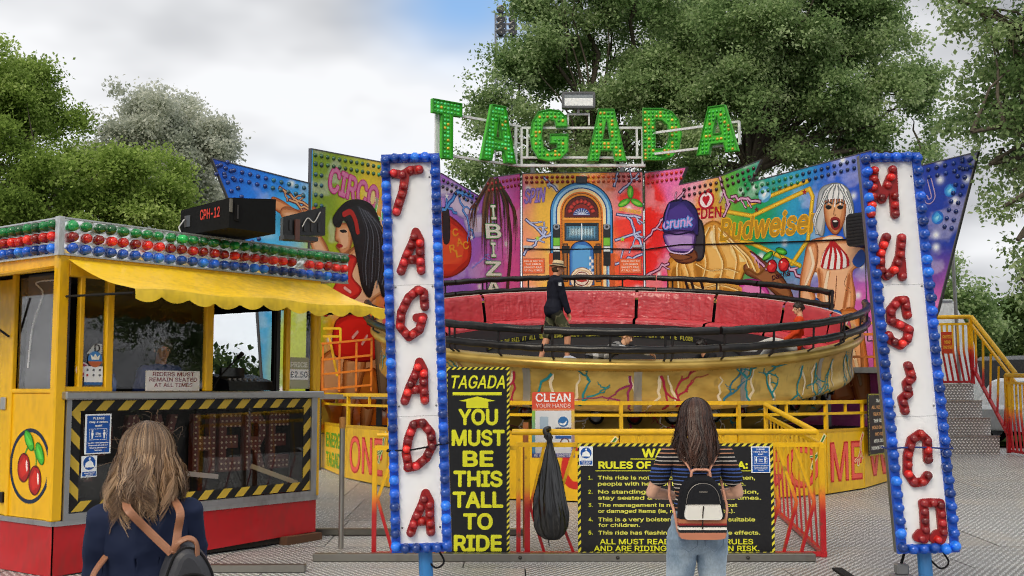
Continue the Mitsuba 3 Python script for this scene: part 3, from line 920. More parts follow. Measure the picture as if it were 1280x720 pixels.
lt = [tuple(PL.px(*p)) for p in ((389, 186), (552, 217), (600, 246), (614, 222), (650, 217))]
outline = [(0.0, 0.9), (lt[0][0], 0.9), *lt, (lt[-1][0], 0.9)]
rb = rows(PL, [(390, 187), (551, 218)], 0.16, 0.09, 2, lambda t: '#2f5a3a' if t < 0.45 else ('#1f8a6a' if t < 0.6 else '#2a2438'), rsm)
rb += rows(PL, [(390, 262), (390, 198)], 0.16, 0.09, 2, '#1f4f5f', rsm)
rb += rows(PL, [(552, 219), (598, 244)], 0.15, 0.09, 2, '#1c1c30', rsm) + rows(PL, [(606, 226), (649, 219)], 0.15, 0.08, 2, '#a01c2c', rsm)
panel('backdrop_panel', 'long painted panel with a dark-haired woman in red and a palm, behind the speakers', PL, -6.93, outline[1:], rb, art_left)


# ---- right wall: capped man, beer lettering, blonde woman
def art_right(F, t):
    m = MB(F)
    z = 0.004
    air = lambda pts, st, zz, n=6: m.air(P(F, pts, n), st, zz)
    OR = [(0, '#a0661a'), (0.05, '#c98a2c'), (0.14, '#e4ab4c'), (0.26, '#f0c06a')]
    air([(834, 332), (841, 318), (858, 308), (872, 292), (884, 278), (898, 277), (914, 291), (930, 306), (946, 318), (960, 331), (949, 343), (935, 337), (927, 352), (927, 386), (842, 386), (836, 354)], OR, z)
    air([(936, 314), (956, 326), (978, 345), (992, 372), (976, 374), (952, 353), (930, 340)], [(0, '#3a1c0c'), (0.03, '#6a3a1c'), (0.1, '#9a623a')], z + 0.001)
    FOLDS = [[(888, 284), (880, 304), (884, 330), (878, 360), (882, 384)], [(894, 283), (896, 306), (905, 330), (900, 360), (904, 384)], [(900, 285), (914, 304), (922, 326), (918, 352)], [(906, 290), (924, 308), (938, 322), (946, 338)],
             [(868, 300), (856, 322), (862, 348), (856, 382)], [(856, 312), (848, 334), (850, 360), (846, 384)], [(872, 330), (888, 338), (910, 336), (924, 340)], [(862, 352), (880, 360), (902, 356), (924, 362)], [(910, 300), (930, 318), (938, 334)]]
    for i, q in enumerate(FOLDS):
        l = np.array(F.pxs(smoothline(q, 6)))
        for off, w, c in ((0.03, 0.05, '#dba045'), (0.012, 0.024, '#c48a34'), (0.0, 0.010, '#a8722a'), (-0.035, 0.022, '#f8dc98')):
            m.sheet(LineString(l + [off, 0]).buffer(w * (0.7 + 0.5 * (i % 2)), cap_style=1), z + 0.003 + 0.0012 * (0.05 - w) / 0.01, lin(c))
    for q, c0, c1 in (([(836, 345), (846, 330), (856, 345), (858, 386), (842, 386)], '#d89a3e', '#a8701f'), ([(868, 318), (880, 326), (878, 350), (868, 345)], '#d89a3e', '#b07624'), ([(886, 288), (896, 286), (904, 300), (898, 316), (888, 306)], '#eebc62', '#fbe4b0'), ([(912, 306), (924, 312), (934, 326), (926, 332), (914, 320)], '#e8b050', '#fadf9c'), ([(894, 344), (912, 346), (922, 362), (904, 378), (892, 366)], '#dca044', '#b87c28')):
        m.air(P(F, q), [(0, c0), (0.08, c1)], z + 0.0022)
    m.sheet(stroke(F.pxs([(926, 352), (934, 337), (948, 343), (960, 331)]), 0.04), z + 0.009, lin('#7a4a14'))
    m.air(P(F, [(842, 312), (868, 312), (872, 324), (858, 330), (844, 326)]), [(0, '#4a2412'), (0.05, '#7a4526')], z + 0.0085)
    for x in (857, 864, 876):
        m.sheet(LineString(F.pxs([(x, 350), (x + 3, 360)])).buffer(0.04), z + 0.008, lin('#1a1208'))
    air([(868, 278), (878, 276), (882, 300), (880, 322), (870, 326), (866, 306)], [(0, '#060606'), (0.02, '#1c1c20'), (0.07, '#3a3a42')], z + 0.008)
    air([(832, 262), (838, 252), (852, 249), (866, 254), (874, 270), (874, 290), (868, 296), (832, 292), (829, 275)], [(0, '#0c0a26'), (0.05, '#2a2468'), (0.18, '#4a3a92')], z + 0.010)
    air([(832, 290), (868, 290), (868, 312), (858, 318), (838, 315), (832, 305)], [(0, '#0a0818'), (0.02, '#3a2a5e'), (0.08, '#8a6ab8'), (0.13, '#b89ad8')], z + 0.013)
    m.sheet(stroke(F.pxs([(831, 290), (848, 293), (868, 289)]), 0.035), z + 0.022, lin('#1a1440'))
    m.sheet(stroke(F.pxs([(833, 306), (840, 315), (858, 317), (867, 311)]), 0.03), z + 0.022, lin('#d8c4e8'))
    m.sheet(stroke(F.pxs([(838, 256), (834, 268), (833, 284)]), 0.05), z + 0.022, lin('#5a4aa8'))
    m.sheet(Point(*F.px(852, 249.5)).buffer(0.045), z + 0.022, lin('#2a2060'))
    texpx(m, F, 'crunk', (830, 286), (866, 282), 11, 0.024, lin('#d8a8e8'), 0.1, lin('#5a9ae8'), 0.03)
    m.air(P(F, [(838, 316), (858, 318), (866, 322), (850, 326), (840, 322)]), [(0, '#3a1a0e'), (0.03, '#8a5230')], z + 0.009)
    part(t, 'painted_man', m, 'print', 'painted man in a purple cap and orange shirt')
    m = MB(F)
    # neon bow tie and beer lettering
    for pts in ([(895, 262), (940, 270), (1012, 236), (1016, 246), (1010, 300), (990, 330)], [(905, 300), (940, 304), (1000, 332)], [(936, 256), (1010, 226)]):
        m.air(LineString(F.pxs(pts)).buffer(0.05, join_style=1), [(0, '#8a8a1a'), (0.02, '#d0a41c'), (0.04, '#f0c83a')], 0.004)
    texpx(m, F, 'Budweiser', (900, 301), (1020, 289), 26, 0.009, lin('#b88a1c'), 0.15, lin('#f2b81f'), 0.022)
    q = F.px(883, 250)
    ap = Point(*q).buffer(0.24)
    m.sheet(affinity.scale(ap, 1.0, 0.85).difference(affinity.scale(Point(*q).buffer(0.19), 1.0, 0.85)), 0.010, lin('#b8142a'))
    m.sheet(affinity.scale(Point(*q).buffer(0.19), 1, 0.85), 0.008, lin('#f6e8ea'))
    m.sheet(unary_union([Point(q[0] - 0.05, q[1] + 0.03).buffer(0.062), Point(q[0] + 0.05, q[1] + 0.03).buffer(0.062), Polygon([(q[0] - 0.108, q[1] + 0.01), (q[0] + 0.108, q[1] + 0.01), (q[0], q[1] - 0.13)])]), 0.0125, lin('#c01428'))
    m.sheet(LineString(F.pxs([(883, 243), (884, 238), (887, 236)])).buffer(0.015), 0.0125, lin('#b8142a'))
    texpx(m, F, 'EDEN', (869, 274), (902, 271), 13, 0.010, lin('#b4122a'))
    for x, y in ((965, 333), (980, 331)):                                      # cherries
        q = F.px(x, y)
        m.air(Point(*q).buffer(0.145), [(0, '#4a0408'), (0.03, '#b8101c'), (0.09, '#e83a3a')], 0.010)
        m.sheet(Point(q[0] - 0.05, q[1] + 0.06).buffer(0.022), 0.013, lin('#ffe0e0'))
    for x, y, r in ((960, 320, 25), (977, 314, -20)):
        m.air(affinity.rotate(affinity.scale(Point(*F.px(x, y)).buffer(0.13), 1.2, 0.55), r), [(0, '#0f3a10'), (0.02, '#2f9a2a'), (0.06, '#6fd04a')], 0.010)
    m.sheet(stroke(F.pxs([(965, 328), (968, 318), (972, 315), (979, 326)]), 0.02), 0.0085, lin('#2a6a1a'))
    texpx(m, F, 'pacha', (966, 350), (988, 344), 7, 0.010, lin('#3a0a1c'))
    for k, (a, b) in enumerate([((806, 300), (838, 262)), ((838, 262), (856, 238)), ((900, 222), (910, 255)), ((915, 246), (950, 252)), ((905, 270), (912, 255)), ((940, 318), (958, 336)), ((985, 332), (1006, 350)), ((808, 345), (836, 330))]):
        bolt(m, F.pxs([a, b]), 0.04, 0.006, lin('#d8a8c8'), lin('#5a1a3a'), 40 + k, 1)
    for x, y, c in ((920, 252, '#7a1a2a'), (975, 235, '#7a1a2a'), (1006, 240, '#a01c1c'), (946, 262, '#6a1a22')):
        q = F.px(x, y)
        star(m, q[0], q[1], 0.07, 0.011, lin(c))
    q = F.px(956, 243)
    m.air(Point(*q).buffer(0.17), [(0, '#4f9fd0'), (0.08, '#a8dcf4'), (0.14, '#ffffff')], 0.005)
    m.air(P(F, [(925, 352), (950, 350), (962, 368), (950, 380), (930, 378)]), [(0, '#8a1a6a'), (0.05, '#d04aa8'), (0.14, '#e88ac8')], 0.005)
    part(t, 'painted_lettering', m, 'print', 'painted lettering, apple emblem and cherries')
    m = MB(F)
    # the blonde woman
    air([(1012, 302), (1030, 296), (1052, 300), (1072, 296), (1082, 306), (1080, 330), (1066, 340), (1070, 372), (1062, 392), (1030, 396), (1022, 372), (1026, 345), (1010, 336), (1006, 318)], SKIN_W, z)
    air([(1010, 306), (1022, 305), (1022, 330), (1014, 352), (1012, 368), (1002, 374), (1000, 352), (1004, 330)], SKIN_W, z + 0.004)
    air([(1000, 360), (1014, 358), (1020, 376), (1010, 392), (1000, 382)], SKIN_W, z + 0.006)
    air([(1020, 392), (1044, 396), (1050, 430), (1060, 470), (1068, 500), (1040, 500), (1030, 450)], SKIN, z + 0.003)
    air([(1046, 394), (1072, 388), (1084, 440), (1088, 500), (1070, 500), (1058, 450)], SKIN, z + 0.0045)
    air([(1020, 372), (1034, 384), (1052, 390), (1046, 404), (1030, 404), (1022, 396)], [(0, '#0e2a6a'), (0.02, '#2f7ad0'), (0.1, '#5aa8ea')], z + 0.008)
    for q, c in (([(1013, 310), (1017, 330), (1008, 356)], '#fbe0c2'), ([(1036, 340), (1032, 358), (1034, 376)], '#fbe0c2'), ([(1062, 344), (1060, 362), (1056, 384)], '#b5683a'), ([(1024, 338), (1026, 356), (1024, 370)], '#b5683a'), ([(1030, 410), (1040, 440), (1048, 470)], '#fbd8ae'), ([(1058, 410), (1068, 440), (1076, 480)], '#fbd8ae'), ([(1052, 404), (1056, 440), (1064, 480)], '#9a5020'), ([(1030, 300), (1040, 297), (1052, 299)], '#fbe0c2')):
        l = stroke(F.pxs(q), 0.10)
        m.air(l, [(0, '#dc9a66'), (0.03, c)], z + 0.0065)
    for x, y in ((1030, 388), (1040, 396), (1028, 398)):
        q = F.px(x, y)
        star(m, q[0], q[1], 0.04, z + 0.011, lin('#f0f4fa'))
    top = P(F, [(1027, 334), (1029, 318), (1036, 306), (1041, 300), (1050, 308), (1060, 320), (1062, 332), (1046, 337)])
    m.air(top, [(0, '#7a1a1a'), (0.01, '#f0ece8')], z + 0.008)
    for k in range(5):
        st = stroke(F.pxs([(1041, 300), (1032 + k * 6.6, 318), (1027 + k * 8.4, 338)]), 0.06)
        m.sheet(st.intersection(top), z + 0.0115, lin('#b81c20'))
    m.sheet(P(F, [(1066, 326), (1076, 312), (1082, 318), (1080, 330), (1072, 334)]), z + 0.009, lin('#2256b0'))
    air([(1019, 278), (1024, 240), (1036, 230), (1050, 229), (1062, 238), (1068, 262), (1066, 290), (1056, 296), (1052, 270), (1046, 262), (1034, 264), (1030, 294), (1020, 290)], [(0, '#6a7074'), (0.03, '#a0a6aa'), (0.09, '#c8ccce'), (0.16, '#eceeee')], z + 0.007)
    air([(1030, 258), (1034, 250), (1056, 250), (1058, 266), (1055, 280), (1048, 292), (1041, 292), (1033, 280)], [(0, '#7a3c1c'), (0.02, '#a85e34'), (0.06, '#c98552'), (0.12, '#e0a878')], z + 0.011)
    for k in range(10):
        q = smoothline([(1040 + k * 1.4, 231), (1030 + k * 3.2, 240), (1027 + k * 3.4, 254 + (k % 3) * 2)], 5)
        m.sheet(LineString(F.pxs(q)).buffer(0.013), z + 0.014, lin('#f4f6f6' if k % 2 else '#7a8286'))
    for s, xs_ in ((-1, 1021), (1, 1064)):
        for k in range(5):
            q = smoothline([(1045 + s * (6 + 2 * k), 236 + k), (1045 + s * (16 + k), 256), (xs_ + s * k, 275), (xs_ + s * (1 - k), 292)], 5)
            m.sheet(LineString(F.pxs(q)).buffer(0.011), z + 0.0145, lin('#f0f2f2' if k % 2 else '#6f777c'))
    for x in (1036.5, 1051):
        m.sheet(P(F, [(x - 4, 259), (x, 256.5), (x + 4, 259), (x, 262)]), z + 0.016, lin('#140a08'))
        m.sheet(stroke(F.pxs([(x - 5, 255), (x, 252.5), (x + 4.5, 254.5)]), 0.025), z + 0.016, lin('#241410'))
    m.sheet(P(F, [(1039, 274), (1045, 271), (1051, 275), (1050, 284), (1045, 288), (1040, 284)]), z + 0.016, lin('#8a1c1a'))
    m.sheet(P(F, [(1041, 276), (1045, 274.5), (1049, 277), (1048, 283), (1044, 285), (1042, 282)]), z + 0.018, lin('#1a0506'))
    m.sheet(P(F, [(1042, 276.5), (1045, 275.6), (1048, 276.8), (1045, 278)]), z + 0.020, lin('#e8e4de'))
    m.sheet(stroke(F.pxs([(1044, 260), (1043, 268), (1046, 269)]), 0.014), z + 0.016, lin('#8a4a28'))
    m.sheet(stroke(F.pxs([(1046, 345), (1045, 365), (1043, 384)]), 0.018), z + 0.004, lin('#8a4520'))
    m.sheet(stroke(F.pxs([(1060, 342), (1056, 355), (1064, 366)]), 0.012), z + 0.004, lin('#8a4520'))
    part(t, 'painted_woman', m, 'print', 'painted woman with white-blonde hair in a striped top')


rp = [tuple(PR.px(*p)) for p in ((806, 216), (858, 209), (849, 231), (899, 221), (951, 200), (938, 228), (1090, 188))]
outline = [(rp[0][0], 0.9), *rp, (rp[-1][0], 0.9)]
rb = rows(PR, [(808, 217), (855, 210)], 0.15, 0.08, 2, '#c02a1c', rsm) + rows(PR, [(852, 233), (899, 223), (945, 204)], 0.15, 0.09, 2, '#3a1420', rsm)
rb += rows(PR, [(942, 229), (1000, 213)], 0.15, 0.09, 2, '#1f7a4a', rsm) + rows(PR, [(1000, 213), (1088, 190)], 0.15, 0.09, 2, '#0e2f5a', rsm)
rb += rows(PR, [(922, 238), (945, 212)], 0.13, 0.05, 2, '#2a5a3a', rsm)
panel('backdrop_panel', 'long painted panel with a man in a purple cap and a blonde woman', PR, 2.9, outline, rb, art_right)


# ---- the two blue wings
def art_wl(F, t):
    m = MB(F)
    m.air(P(F, [(340, 246), (352, 250), (372, 262), (392, 258), (394, 266), (375, 276), (352, 268), (340, 258)]), SKIN_W, 0.004)
    m.air(P(F, [(352, 290), (354, 286), (358, 292), (354, 300)]), [(0, '#7a1a1a'), (0.03, '#d84a3a')], 0.004)
    for k, (a, b) in enumerate([((350, 235), (385, 258)), ((362, 250), (386, 262))]):
        bolt(m, F.pxs([a, b]), 0.03, 0.006, lin('#d8a878'), lin('#6a2a2a'), 70 + k, 1)
    part(t, 'painted_arm', m, 'print')


wl = [tuple(PLW.px(*p)) for p in ((265, 198), (386, 229))]
low = PLW.px(318, 330)
outline = [(low[0], low[1]), (low[0] + 0.3, 0.9), (wl[1][0], 0.9), wl[1], wl[0]]
rb = rows(PLW, [(267, 200), (385, 230)], 0.15, 0.09, 2, lambda t: '#12337a' if t < 0.55 else '#1f5a6a', rsm) + rows(PLW, [(312, 310), (268, 203)], 0.15, 0.09, 2, '#12337a', rsm)
panel('backdrop_panel', 'blue pointed wing panel with stars behind the loudspeakers', PLW, -9.02, outline, rb, art_wl)


def art_wr(F, t):
    m = MB(F)
    texpx(m, F, 'J', (1158, 256), (1170, 248), 26, 0.008, lin('#1a3aa0'), 0.2, lin('#b8a0c0'), 0.018)
    for x, y in ((1188, 238), (1172, 272)):
        q = F.px(x, y)
        m.air(Point(*q).buffer(0.12), [(0, '#1e62c0'), (0.05, '#3f9fe0'), (0.1, '#8fd8f8')], 0.004)
    part(t, 'painted_lettering', m, 'print')


wr = [tuple(PRW.px(*p)) for p in ((1090, 222), (1222, 190), (1172, 388))]
outline = [(0.0, 2.6), (wr[2][0] - 0.25, 2.6), wr[2], wr[1], wr[0], (0.0, wr[0][1])]
rb = rows(PRW, [(1155, 207), (1219, 191)], 0.15, 0.09, 2, '#12337a', rsm) + rows(PRW, [(1219, 196), (1194, 292)], 0.15, 0.09, 2, '#0f2c70', rsm)
panel('backdrop_panel', 'blue pointed wing panel behind the music-lettered pillar sign', PRW, 9.05, outline, rb, art_wr)

hs = thing('loudspeaker', 'black rounded loudspeaker hung beside the painted blonde woman', 'loudspeaker')
PF = Frame(PR.p(0, 0, 0.40), PR.ex, PR.ey)
a, b = PF.px(1059, 309), PF.px(1086, 264)
g = sbox(a[0], a[1], b[0], b[1]).buffer(-0.1).buffer(0.1)
part(hs, 'cabinet', MB(PR, lin('#141416')).prism(g, 0.06, 0.42, back=True), 'paint')
m = MB(PR, lin('#222225'))
for i in range(9):
    y = a[1] + (b[1] - a[1]) * (i + 1) / 10
    m.box2((a[0] + 0.03, y - 0.012, 0.42), (b[0] - 0.03, y + 0.012, 0.435))
part(hs, 'grille', m, 'matte', kind='stuff')
part(hs, 'bracket', MB(PR, lin('#5a5a5c')).box2((a[0] + .1, (a[1] + b[1]) / 2 - .05, 0.0), (b[0] - .1, (a[1] + b[1]) / 2 + .05, 0.06)), 'metal')

# posts and braces that hold the backdrop up, and the flood light's aerial
bf = thing('backdrop_frame', 'steel frame of posts carrying the painted backdrop from behind', 'frame')
for F, L in ((PL, 6.6), (PR, 5.83)):
    for x in (0.3, L / 2, L - 0.2):
        part(bf, 'post', MB(F, lin('#8b8d90')).box2((x - .05, 0.1, -0.2), (x + .05, 5.0, -0.1)), 'metal')
for x in (0.3, 2.4):
    part(bf, 'post', MB(PC, lin('#8b8d90')).box2((x - .05, 0.1, -0.2), (x + .05, 7.0, -0.1)), 'metal')
part(bf, 'cable', MB(PR, lin('#1a1a1c')).tube([PRp + (0.03,) for PRp in PR.pxs([(808, 312), (850, 306), (905, 305), (1000, 302), (1086, 298)])], 0.014, 6), 'matte')
part(bf, 'cable', MB(PC, lin('#1a1a1c')).tube([q + (0.03,) for q in PC.pxs([(655, 311), (700, 312), (760, 311), (803, 312)])], 0.014, 6), 'matte')
for F, x, y in ((PC, 660, 309), (PC, 796, 308)):
    q = F.px(x, y)
    part(bf, 'clamp', MB(F, lin('#b8bcc0')).box((q[0], q[1], 0.05), (0.22, 0.06, 0.05)), 'metal')

# ------------------------------------------------------------------ raised letters TAGADA
HF = facing((1.58 * BK, 24.4 * BK, 0), (1, 0))
HL = facing((-1.82 * BK, 22.9 * BK, 0), (2.0, 1.5))
HR = facing((2.93 * BK, 24.4 * BK, 0), (2.0, -1.3))
sg = thing('letter_sign', 'green bulb letters on a white frame above the painted backdrop', 'sign')


def lattice(F, a, b, y0, y1, posts):
    m = MB(F, lin('#d8dade'))
    for y in (y0, y1):
        m.bar((a, y, 0), (b, y, 0), 0.05, 0.06)
    for x in posts:
        m.bar((x, y0, 0), (x, y1, 0), 0.05, 0.05, up=(0, 0, 1))
    part(sg, 'frame', m, 'paint')


fx = lambda F, px, py: F.px(px, py)
a, b = fx(HF, 652, 197), fx(HF, 803, 160)
lattice(HF, a[0], b[0], a[1], b[1], [a[0], a[0] + 0.13, b[0] - 0.13, b[0]])
part(sg, 'frame', MB(HF, lin('#d8dade')).bar((a[0] - 0.1, a[1] - 0.19, 0.03), (b[0] + 0.05, a[1] - 0.19, 0.03), 0.06, 0.08).bar((a[0], a[1] - 0.15, 0), (a[0], a[1], 0), .05, .05, up=(0, 0, 1)).bar((b[0], a[1] - 0.15, 0), (b[0], a[1], 0), .05, .05, up=(0, 0, 1)), 'paint')
a, b = fx(HL, 545, 192), fx(HL, 650, 158)
lattice(HL, a[0], b[0], a[1], b[1], [a[0], a[0] + .08, b[0] - 0.12])
a, b = fx(HR, 806, 194), fx(HR, 924, 152)
lattice(HR, a[0], b[0], a[1], b[1], [a[0] + 0.1, b[0]])
GLY = {
    'T': [[(0, 1), (1, 1), (1, .76), (.68, .76), (.68, 0), (.32, 0), (.32, .76), (0, .76)]],
    'A': [[(.30, 1), (.70, 1), (1, 0), (.70, 0), (.645, .2), (.355, .2), (.30, 0), (0, 0)], [(.41, .42), (.59, .42), (.5, .78)]],
    'D': [[(0, 1), (.5, 1), (.74, .94), (.92, .78), (1, .5), (.92, .22), (.74, .06), (.5, 0), (0, 0)], [(.32, .78), (.48, .77), (.62, .68), (.68, .5), (.62, .32), (.48, .23), (.32, .22)]],
    'G': [[(.98, .66), (.96, .84), (.78, .97), (.5, 1.0), (.22, .95), (.05, .75), (0, .5), (.05, .25), (.22, .05), (.5, 0), (.80, .04), (1, .2), (1, .52), (.52, .52), (.52, .34), (.70, .34), (.70, .25), (.5, .2), (.36, .28), (.31, .5), (.36, .72), (.5, .8), (.64, .77), (.68, .66)]],
}
for ch, F, x0, x1, yt, yb in (('T', HL, 536, 573, 131, 197), ('A', HL, 597, 640, 137, 200), ('G', HF, 662, 710, 138, 203), ('A', HF, 733, 782, 138, 203), ('D', HF, 803, 851, 137, 202), ('A', HR, 874, 925, 130, 196)):
    a, b = F.px(x0, yb), F.px(x1, yt)
    W, H = b - a
    g = Polygon([(a[0] + x * W, a[1] + y * H) for x, y in GLY[ch][0]], [[(a[0] + x * W, a[1] + y * H) for x, y in h] for h in GLY[ch][1:]]).buffer(0)
    m = MB(F, lin('#46b82c'))
    m.prism(g, 0.05, 0.13, back=True)
    k = part(sg, 'letter', m, 'print')
    e = MB(F, lin('#2a8a1c'))
    e.prism(g.difference(g.buffer(-0.022)), 0.131, 0.165)
    part(k, 'rim', e, 'print')
    bm = MB(F)
    inner = g.buffer(-0.05)
    st = 0.088
    for i in range(int(W / st) + 2):
        for j in range(int(H / st) + 2):
            x, y = a[0] + 0.055 + i * st, a[1] + 0.055 + j * st
            if inner.contains(Point(x, y)):
                amber = rsm.random() < (0.05 if x0 < 650 else 0.38)
                c = lin('#d8b030') if amber else lin('#4fe080' if x0 < 650 and rsm.random() < .5 else '#2fae3a')
                cap(bm, x, y, 0.131, 0.034, c * rsm.uniform(0.6, 1.3), 8)
    part(k, 'bulbs', bm, 'gloss', kind='stuff')
fl = thing('floodlight', 'grey floodlight on a bracket above the raised letters', 'floodlight')
a, b = HF.px(702, 138), HF.px(743, 118)
m = MB(HF, lin('#5a5e62'))
g = sbox(a[0], a[1], b[0], b[1]).buffer(-0.04).buffer(0.04)
m.prism(g, 0.05, 0.22, back=True)
m.prism(g.difference(g.buffer(-0.05)), 0.22, 0.25)
part(fl, 'housing', m, 'paint')
part(fl, 'lens', MB(HF, lin('#e8ecee')).sheet(g.buffer(-0.05).intersection(sbox(a[0], a[1], b[0], a[1] + 0.62 * (b[1] - a[1]))), 0.223), 'gloss')
part(fl, 'reflector', MB(HF, lin('#8b9296')).sheet(g.buffer(-0.05).intersection(sbox(a[0], a[1] + 0.62 * (b[1] - a[1]) + .001, b[0], b[1])), 0.223), 'metal')
q = HF.px(722, 157)
part(fl, 'bracket', MB(HF, lin('#cfd2d6')).bar((q[0] - .22, q[1], 0.04), (q[0] - .22, a[1] - .1, 0.04), .04, up=(0, 0, 1)).bar((q[0] + .26, q[1], 0.04), (q[0] + .26, a[1] - .1, 0.04), .04, up=(0, 0, 1)).bar((q[0] - .24, a[1] - .1, 0.04), (q[0] + .28, a[1] - .1, 0.04), .05).bar((q[0] + 0.02, a[1] - .1, 0.04), (q[0] + .02, a[1] + 0.02, 0.06), .06, up=(0, 0, 1)), 'paint')

# ------------------------------------------------------------------ the ride: tilted gold bowl
TILT = math.radians(10.7)
RIDE = Frame((1.78, 20.2, 2.30), (1, 0, 0), (0, math.cos(TILT), math.sin(TILT)))


def gold_color(p, n, uv):
    f = fbm(p.x * 3.1, p.y * 3.1, p.z * 5, 4)
    s = noise(p.x * 30, p.y * 30, p.z * 3)
    c = mix((0.47, 0.30, 0.06), (0.72, 0.50, 0.13), smoothstep(0.3, 0.7, f))
    return mix(c, (0.16, 0.11, 0.05), 0.5 * smoothstep(0.62, 0.85, 0.7 * f + 0.3 * s))


scene['gold'] = two({'type': 'principled', 'base_color': proc(gold_color), 'roughness': 0.34, 'metallic': 0.55, 'specular': 0.5, 'clearcoat': 0.3})


def vinyl_height(p, n, uv):
    a = fbm(uv.x * 5.0, uv.y * 2.2, 0.0, 3)
    pleat = dr.exp(-dr.square((uv.x * 2.2 - dr.floor(uv.x * 2.2) - 0.5) / 0.10)) * noise(uv.x * 7, uv.y * 9)
    return 0.7 * a + 0.35 * pleat + 0.35 * noise(uv.x * 26, uv.y * 5) + 0.25 * noise(uv.x * 11 + uv.y * 14, uv.y * 16 - uv.x * 9)


scene['vinyl'] = two({'type': 'bumpmap', 'arbitrary': proc(vinyl_height, 0.004), 'scale': 0.03,
                      'b': {'type': 'principled', 'base_color': proc(lambda p, n, uv: mix(L_('#cc4850'), L_('#a6323c'), fbm(p.x * 3, p.y * 3, p.z * 3, 3))), 'roughness': 0.27, 'specular': 0.6, 'clearcoat': 0.3}})
ride = thing('fairground_ride', 'gold tilted bowl ride with red padded seats and black rails', 'fairground ride')
PROF_LIP = [(4.06, 0.50), (4.12, 0.53), (4.20, 0.525), (4.25, 0.49), (4.26, 0.44), (4.23, 0.39), (4.14, 0.355)]
PROF_BODY = [(4.13, 0.352), (4.10, 0.28), (4.085, 0.18), (4.085, 0.06), (4.10, -0.04), (4.12, -0.10), (4.10, -0.14)]
PROF_LOW = [(4.08, -0.142), (3.86, -0.17), (3.80, -0.22), (3.77, -0.34), (3.72, -0.50), (3.66, -0.62), (3.2, -0.70)]
PROF_LIP, PROF_LOW = [(r, z + 0.06) for r, z in PROF_LIP], [(r, z - 0.025) for r, z in PROF_LOW]
PROF_BODY = [(r, -0.165 + (z + 0.14) * 0.577 / 0.492) for r, z in PROF_BODY]
nseg = 16
for k in range(nseg):
    a0, a1 = 2 * math.pi * k / nseg + 0.004, 2 * math.pi * (k + 1) / nseg - 0.004
    part(ride, 'body_panel', MB(RIDE).lathe(PROF_BODY[::-1], 10, None, a0, a1), 'gold')
    s = MB(RIDE, lin('#b8b4a8'))
    aa = a0 - 0.004
    s.lathe([(r + 0.006, z) for r, z in PROF_BODY[::-1]], 1, None, aa - 0.014, aa + 0.014)
    part(ride, 'seam_strip', s, 'metal')
part(ride, 'rim', MB(RIDE).lathe(PROF_LIP[::-1], 128), 'gold')
part(ride, 'lower_skirt', MB(RIDE).lathe(PROF_LOW[::-1], 128), 'gold')
part(ride, 'floor', MB(RIDE, lin('#1b1b1d')).lathe([(0.001, 0.0), (2.2, 0.0), (4.05, 0.0)][::-1], 96).lathe([(4.05, 0.0), (4.06, 0.56)][::-1], 96), 'matte')
part(ride, 'under_body', MB(RIDE, lin('#151515')).lathe([(0.9, -1.2), (1.2, -0.75), (3.3, -0.69), (3.3, -0.66)], 48), 'matte')


def on_body(a, z, off):
    pr = np.array(PROF_BODY + PROF_LOW)
    i = np.argsort(pr[:, 1])
    r = np.interp(z, pr[i, 1], pr[i, 0]) + off
    return np.stack([r * np.cos(a), r * np.sin(a), z], -1)


def vein(mb, a, z, da, dz, w, off, col, rr, depth):
    n = 7
    aa, zz = [a], [z]
    for i in range(n):
        aa.append(aa[-1] + da / n + rr.gauss(0, 0.009))
        zz.append(zz[-1] + dz / n + rr.gauss(0, 0.012))
    aa, zz = np.array(aa), np.array(zz)
    ta, tz = np.gradient(aa) * 4.1, np.gradient(zz)
    L = np.hypot(ta, tz) + 1e-9
    wid = w * np.linspace(1, 0.35, n + 1)
    na, nz = -tz / L * wid / 4.1, ta / L * wid
    v = np.stack([on_body(aa + na, zz + nz, off), on_body(aa - na, zz - nz, off)], 1)
    mb.surf(v, col)
    if depth:
        for _ in range(2):
            i = rr.randrange(2, n)
            vein(mb, aa[i], zz[i], da * 0.4 + rr.choice((-1, 1)) * rr.uniform(0.03, 0.07), dz * rr.uniform(0.4, 0.6), w * 0.7, off + 0.001, col, rr, depth - 1)


rr = random.Random(33)
for k in range(26):
    a = math.radians(180 + (k + 0.5) * 180 / 26 + rr.uniform(-2, 2))
    m = MB(RIDE)
    c = lin(['#a3243c', '#1f7f86', '#2a6f8a', '#8a2a5a'][rr.randrange(4)])
    lo = rr.random() < 0.5
    vein(m, a, -0.17 if lo else 0.35, rr.uniform(-0.05, 0.05), 0.52 if lo else -0.5, 0.030, 0.004, lin('#d8c8a8'), rr, 0)
    vein(m, a, -0.17 if lo else 0.35, rr.uniform(-0.06, 0.06), 0.52 if lo else -0.51, 0.022, 0.006, c, rr, 2)
    part(ride, 'painted_lightning', m, 'print')
    m = MB(RIDE)
    vein(m, a + 0.02, -0.29, rr.uniform(-0.08, 0.08), -0.28, 0.014, 0.006, lin('#d8cfc0') if k % 2 else c, rr, 1)
    part(ride, 'painted_lightning', m, 'print')
for k in range(22):
    a = math.radians(178 + k * 8.4 + rr.uniform(-1.2, 1.2))
    q = on_body(np.array(a), np.array(-0.31), 0.0)
    F = Frame(RIDE(q)[0], RIDE.M.T @ V3(-math.sin(a), math.cos(a), 0), RIDE.M.T @ V3(0, 0, 1))
    m = MB(F, lin('#101012'))
    m.lathe([(0.075, 0.05), (0.105, 0.05), (0.115, 0.02), (0.115, -0.05)][::-1], 16)
    red = rr.random() < 0.3
    m.lathe([(0.0, 0.055), (0.04, 0.045), (0.075, 0.03)][::-1], 16, lin('#5a1014') if red else lin('#8d949c'))
    part(ride, 'lamp', m, 'gloss')

